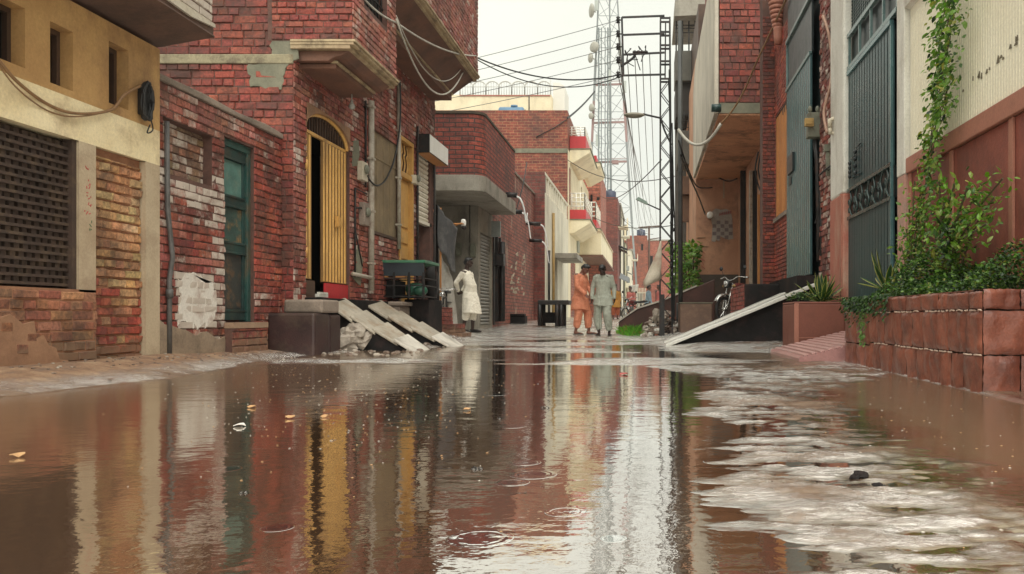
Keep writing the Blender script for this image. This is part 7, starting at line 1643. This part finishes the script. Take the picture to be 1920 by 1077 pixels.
def person(label,loc,yaw,J,skinm,clothm,trm,hairm=hair,shoe=None,detail=.0075,group=None,bare_shin=.28,hem=.62,flare=.05,scarf=None,dress=False):
    T=thing('person',label,'person',loc,group); M=Matrix.Translation(loc)@Matrix.Rotation(yaw,4,'Z')
    hd=Vector(J['head']); hf=Vector(J['face']).normalized(); hu=Vector(J['up']).normalized(); hs=hf.cross(hu).normalized(); hu=hs.cross(hf).normalized()
    nk=Vector(J['neck']); mb=MB()
    # head: skull, jaw, nose, ears, brow, lips
    def hp(f,s,u): return hd+hf*f+hs*s+hu*u
    mb.ell(hp(-.012,0,.025),(.078,.082,.088),18,12); mb.ell(hp(.018,0,-.03),(.062,.064,.075),16,10); capsule(mb,hp(.05,0,-.085),.028,hp(.03,0,-.06),.045,10)
    capsule(mb,hp(.086,0,.02),.010,hp(.106,0,-.018),.015,8); capsule(mb,hp(.078,-.035,.035),.012,hp(.078,.035,.035),.012,8); capsule(mb,hp(.088,-.02,-.052),.009,hp(.088,.02,-.052),.009,8); capsule(mb,hp(.085,-.018,-.064),.009,hp(.085,.018,-.064),.009,8)
    for s in (-1,1): mb.ell(hp(-.005,s*.078,-.005),(.016,.018,.032),8,6); mb.ell(hp(.070,s*.03,.012),(.012,.012,.010),8,6)
    capsule(mb,nk,.056,hp(-.02,0,-.05),.052); 
    ch,wa,pe=Vector(J['chest']),Vector(J['waist']),Vector(J['pelvis'])
    for s in ('L','R'):
        sh,el,wr=[Vector(J[k+s]) for k in ('sh','el','wr')]; hp_,kn,an=[Vector(J[k+s]) for k in ('hip','kn','an')]
        capsule(mb,ch+Vector((0,0,.08)),.085,sh,.056); capsule(mb,sh,.054,el,.042); capsule(mb,el,.042,wr,.027); hand(mb,wr,J['hd'+s],J['th'+s],J.get('curl',.5))
        capsule(mb,pe,.10,hp_,.09); capsule(mb,hp_,.088,kn,.058); capsule(mb,kn,.058,kn.lerp(an,.35),.054); capsule(mb,kn.lerp(an,.35),.054,an,.035)
        fd=Vector(J['ft'+s]); capsule(mb,an,.036,an+Vector((0,0,-.05))-fd*.03,.034); capsule(mb,an+Vector((0,0,-.055)),.034,an+fd*.13+Vector((0,0,-.068)),.024); capsule(mb,an+fd*.12+Vector((0,0,-.068)),.024,an+fd*.19+Vector((0,0,-.072)),.017)
    capsule(mb,nk-Vector((0,0,.02)),.07,ch,.115); capsule(mb,ch,.125,wa,.11); capsule(mb,wa,.11,pe,.125)
    remesh('body',mb,detail,skinm,T,M)
    # hair
    mb=MB(); mb.ell(hp(-.024,0,.038),(.084,.088,.085),18,12); mb.ell(hp(-.055,0,-.005),(.055,.072,.07),14,10); mb.ell(hp(.03,0,.085),(.055,.066,.038),14,8)
    remesh('hair',mb,detail*1.1,hairm,T,M,2)
    # tunic
    mb=MB()
    for s in ('L','R'):
        sh,el,wr=[Vector(J[k+s]) for k in ('sh','el','wr')]; capsule(mb,nk-Vector((0,0,.065)),.072,sh-Vector((0,0,.012)),.060); capsule(mb,sh-Vector((0,0,.012)),.062,el,.058); capsule(mb,el,.058,el.lerp(wr,.93),.046)
    # body of the tunic: rings from the shoulders to the hem, with folds
    rings=[]; n=30; az=Vector(J['tdir']) if 'tdir' in J else Vector((0,0,0))
    top=nk.z-.03; lean=[(top,nk,.09,.075),(top-.07,ch+Vector((0,0,.12)),.175,.115),(ch.z,ch,.19,.135),(wa.z,wa,.175,.135),(pe.z,pe,.19,.15)]
    for z,c,rx,ry in lean: rings.append((Vector((c.x,c.y,z)),rx,ry,.0))
    nn=5
    for k in range(1,nn+1): f=k/nn; z=pe.z+(hem-pe.z)*f; c=Vector((pe.x,pe.y,z))+az*f; rings.append((c,.205+flare*f,.17+flare*.9*f,.02*f))
    vs=[]; fs=[]
    for i,(c,rx,ry,w_) in enumerate(rings):
        for j in range(n):
            a=2*math.pi*j/n; k=1+w_*10*.35*(math.sin(5*a+i*.4)+.6*math.sin(9*a+1))*.5; vs.append((c.x+rx*k*math.cos(a),c.y+ry*k*math.sin(a),c.z+(.02*math.sin(a*2+1) if i==len(rings)-1 else 0)))
    for i in range(len(rings)-1):
        for j in range(n): fs.append((i*n+j,i*n+(j+1)%n,(i+1)*n+(j+1)%n,(i+1)*n+j))
    fs.append(tuple(range(n-1,-1,-1))); fs.append(tuple(range((len(rings)-1)*n,len(rings)*n))); mb.add(vs,fs)
    remesh('tunic',mb,detail*1.25,clothm,T,M,3,.026)
    # baggy trousers
    mb=MB()
    for s in ('L','R'):
        hp_,kn,an=[Vector(J[k+s]) for k in ('hip','kn','an')]; lo=an.lerp(kn,bare_shin); dirn=(lo-kn).normalized()
        capsule(mb,pe,.12,hp_,.11); capsule(mb,hp_,.112,kn,.098); mb.tube([kn,kn.lerp(lo,.6),lo],[.098,.092,.074],16); mb.ell(kn,.0975,14,10)
    remesh('trousers',mb,detail*1.25,trm,T,M,3,.04)
    for s in ('L','R'):
        an=Vector(J['an'+s]); fd=Vector(J['ft'+s]); mb=MB(); 
        if shoe=='shoe':
            capsule(mb,an+Vector((0,0,-.045))-fd*.035,.045,an+fd*.13+Vector((0,0,-.055)),.040); capsule(mb,an+fd*.12+Vector((0,0,-.058)),.038,an+fd*.20+Vector((0,0,-.064)),.028)
        else:
            z=an.z-.098; side=Vector((-fd.y,fd.x,0)); pl_=[(an.x+fd.x*l+side.x*w_,an.y+fd.y*l+side.y*w_) for l,w_ in ((-.07,.03),(.05,.035),(.16,.045),(.22,.03),(.235,0),(.22,-.03),(.16,-.045),(.05,-.035),(-.07,-.03))]; mb.prism(pl_,'z',z,z+.018)
            for sg in (-1,1): a=an+fd*.07+side*.04*sg+Vector((0,0,-.085)); b=an+fd*.15+Vector((0,0,-.045)); mb.tube([a,b],.012,6)
        remesh('sandal' if shoe!='shoe' else 'shoe',mb,.008,leather,T,M,1)
    return T
def stand(h=1.72,**k):
    f=h/1.72
    J=dict(head=(0,-.03,1.60),face=(0,-1,-.05),up=(0,0,1),neck=(0,.0,1.45),chest=(0,0,1.27),waist=(0,0,1.08),pelvis=(0,.01,.93),
      shL=(-.185,0,1.375),elL=(-.24,.03,1.12),wrL=(-.25,-.03,.89),hdL=(0,-.1,-1),thL=(.1,-1,0),shR=(.185,0,1.375),elR=(.24,.03,1.12),wrR=(.25,-.03,.89),hdR=(0,-.1,-1),thR=(-.1,-1,0),
      hipL=(-.09,0,.90),knL=(-.11,-.02,.50),anL=(-.11,.02,.10),ftL=(-.1,-1,0),hipR=(.09,0,.90),knR=(.11,-.02,.50),anR=(.11,.02,.10),ftR=(.1,-1,0))
    J.update(k)
    return J
def scaled(J,f): return {k:(tuple(x*f for x in v) if isinstance(v,tuple) and k[:2] in('he','ne','ch','wa','pe','sh','el','wr','hi','kn','an') and k not in('hdL','hdR') else v) for k,v in J.items()}
yP2=18.7
J=stand(head=(0,-.13,1.53),face=(0,-.72,-.9),up=(0,-.8,.7),neck=(0,-.015,1.44),wrL=(-.26,-.05,.86),elL=(-.255,.03,1.11),elR=(.25,.04,1.11),wrR=(.265,.0,.87),
  hipL=(-.10,0,.90),knL=(-.13,-.03,.49),anL=(-.10,-.02,.10),ftL=(-.1,-1,0),hipR=(.10,0,.9),knR=(.10,-.10,.50),anR=(.14,.03,.10),ftR=(.25,-.95,0))
x=XP(1131,yP2); person('man in grey green tunic facing the camera with bowed head beside the orange man',(x,yP2,gz(x,yP2)),R(-6),J,skin_dk,cl_grey,cl_grey,hem=.70,flare=.045,bare_shin=.10)
J=stand(head=(0,-.13,1.53),face=(0,-.8,-.68),up=(0,-.6,.8),neck=(0,-.03,1.42),chest=(0,-.0,1.25),elL=(-.23,-.05,1.12),wrL=(-.17,-.24,.93),hdL=(.15,-.6,-.8),thL=(.9,-.3,0),elR=(.24,-.04,1.12),wrR=(.19,-.22,.90),hdR=(-.1,-.5,-.85),thR=(-.9,-.3,0),
  anL=(-.12,.06,.10),knL=(-.11,-.01,.50),anR=(.10,-.16,.10),knR=(.10,-.12,.50))
x=XP(1089,yP2); person('man in salmon orange tunic and trousers looking down, turned to his companion in grey',(x,yP2,gz(x,yP2)),R(62),J,pm('warm brown skin',(.20,.085,.055),(.15,.06,.04),8,.5,.1),cl_orange,cl_orange,hem=.58,flare=.045,bare_shin=.16)
yL=19.1; x=XP(877,yL)
J=stand(head=(0,-.02,1.61),face=(.25,-1,-.12),up=(0,-.1,1),neck=(0,.03,1.45),chest=(0,.0,1.27),waist=(0,-.07,1.08),pelvis=(0,-.06,.93),shL=(-.17,.03,1.375),elL=(-.22,.17,1.14),wrL=(-.08,.19,.96),hdL=(1,.05,-.35),thL=(0,.3,1),shR=(.17,.03,1.375),elR=(.23,.17,1.14),wrR=(.08,.20,.95),hdR=(-1,.05,-.35),thR=(0,.3,1),
  hipL=(-.09,-.05,.90),knL=(-.10,-.03,.50),anL=(-.10,.06,.10),hipR=(.09,-.05,.9),knR=(.10,-.08,.50),anR=(.11,-.06,.10),tdir=(0,-.06,0))
person('man in cream tunic standing with hands behind his back against the grey pillar',(x,yL,gz(x,yL)),R(72),scaled(J,1.05),skin_dk,cl_white,cl_white,hem=.47,flare=.055,bare_shin=.5,shoe='shoe')
J=stand(h=1.6)
for px,Y,yw,lab,c1,c2 in ((1154,36.5,20,'distant woman in ochre dress standing behind the man in grey',cl_yellow,cl_rust),(1182,40,-40,'distant figure in rose top near the dark motorbike',cl_pink,cl_rust),(1216,38,95,'distant person in pale blue shirt behind the hanging sack',cl_blue,cl_grey),(1236,39.5,-70,'distant person in rose clothes just right of the blue shirt',cl_pink,cl_pink)):
    x=XP(px,Y); person(lab,(x,Y,gz(x,Y)),R(yw),scaled(J,.93),skin,c1,c2,detail=.014,hem=.55)

# ================================================================== HAZE
hm=bpy.data.materials.new('haze'); hm.use_nodes=True; hn=hm.node_tree; hn.nodes.clear(); ho=node(hn,'ShaderNodeOutputMaterial'); hv=node(hn,'ShaderNodeVolumePrincipled')
hv.inputs['Color'].default_value=(.93,.94,.92,1); hv.inputs['Density'].default_value=.0005; hv.inputs['Anisotropy'].default_value=.2; hn.links.new(hv.outputs[0],ho.inputs['Volume'])
mb=MB(); mb.box(-410,410,-40,1510,-1.3,62); tag(mb.build('haze',hm),'thin damp haze filling the street','haze',kind='stuff')
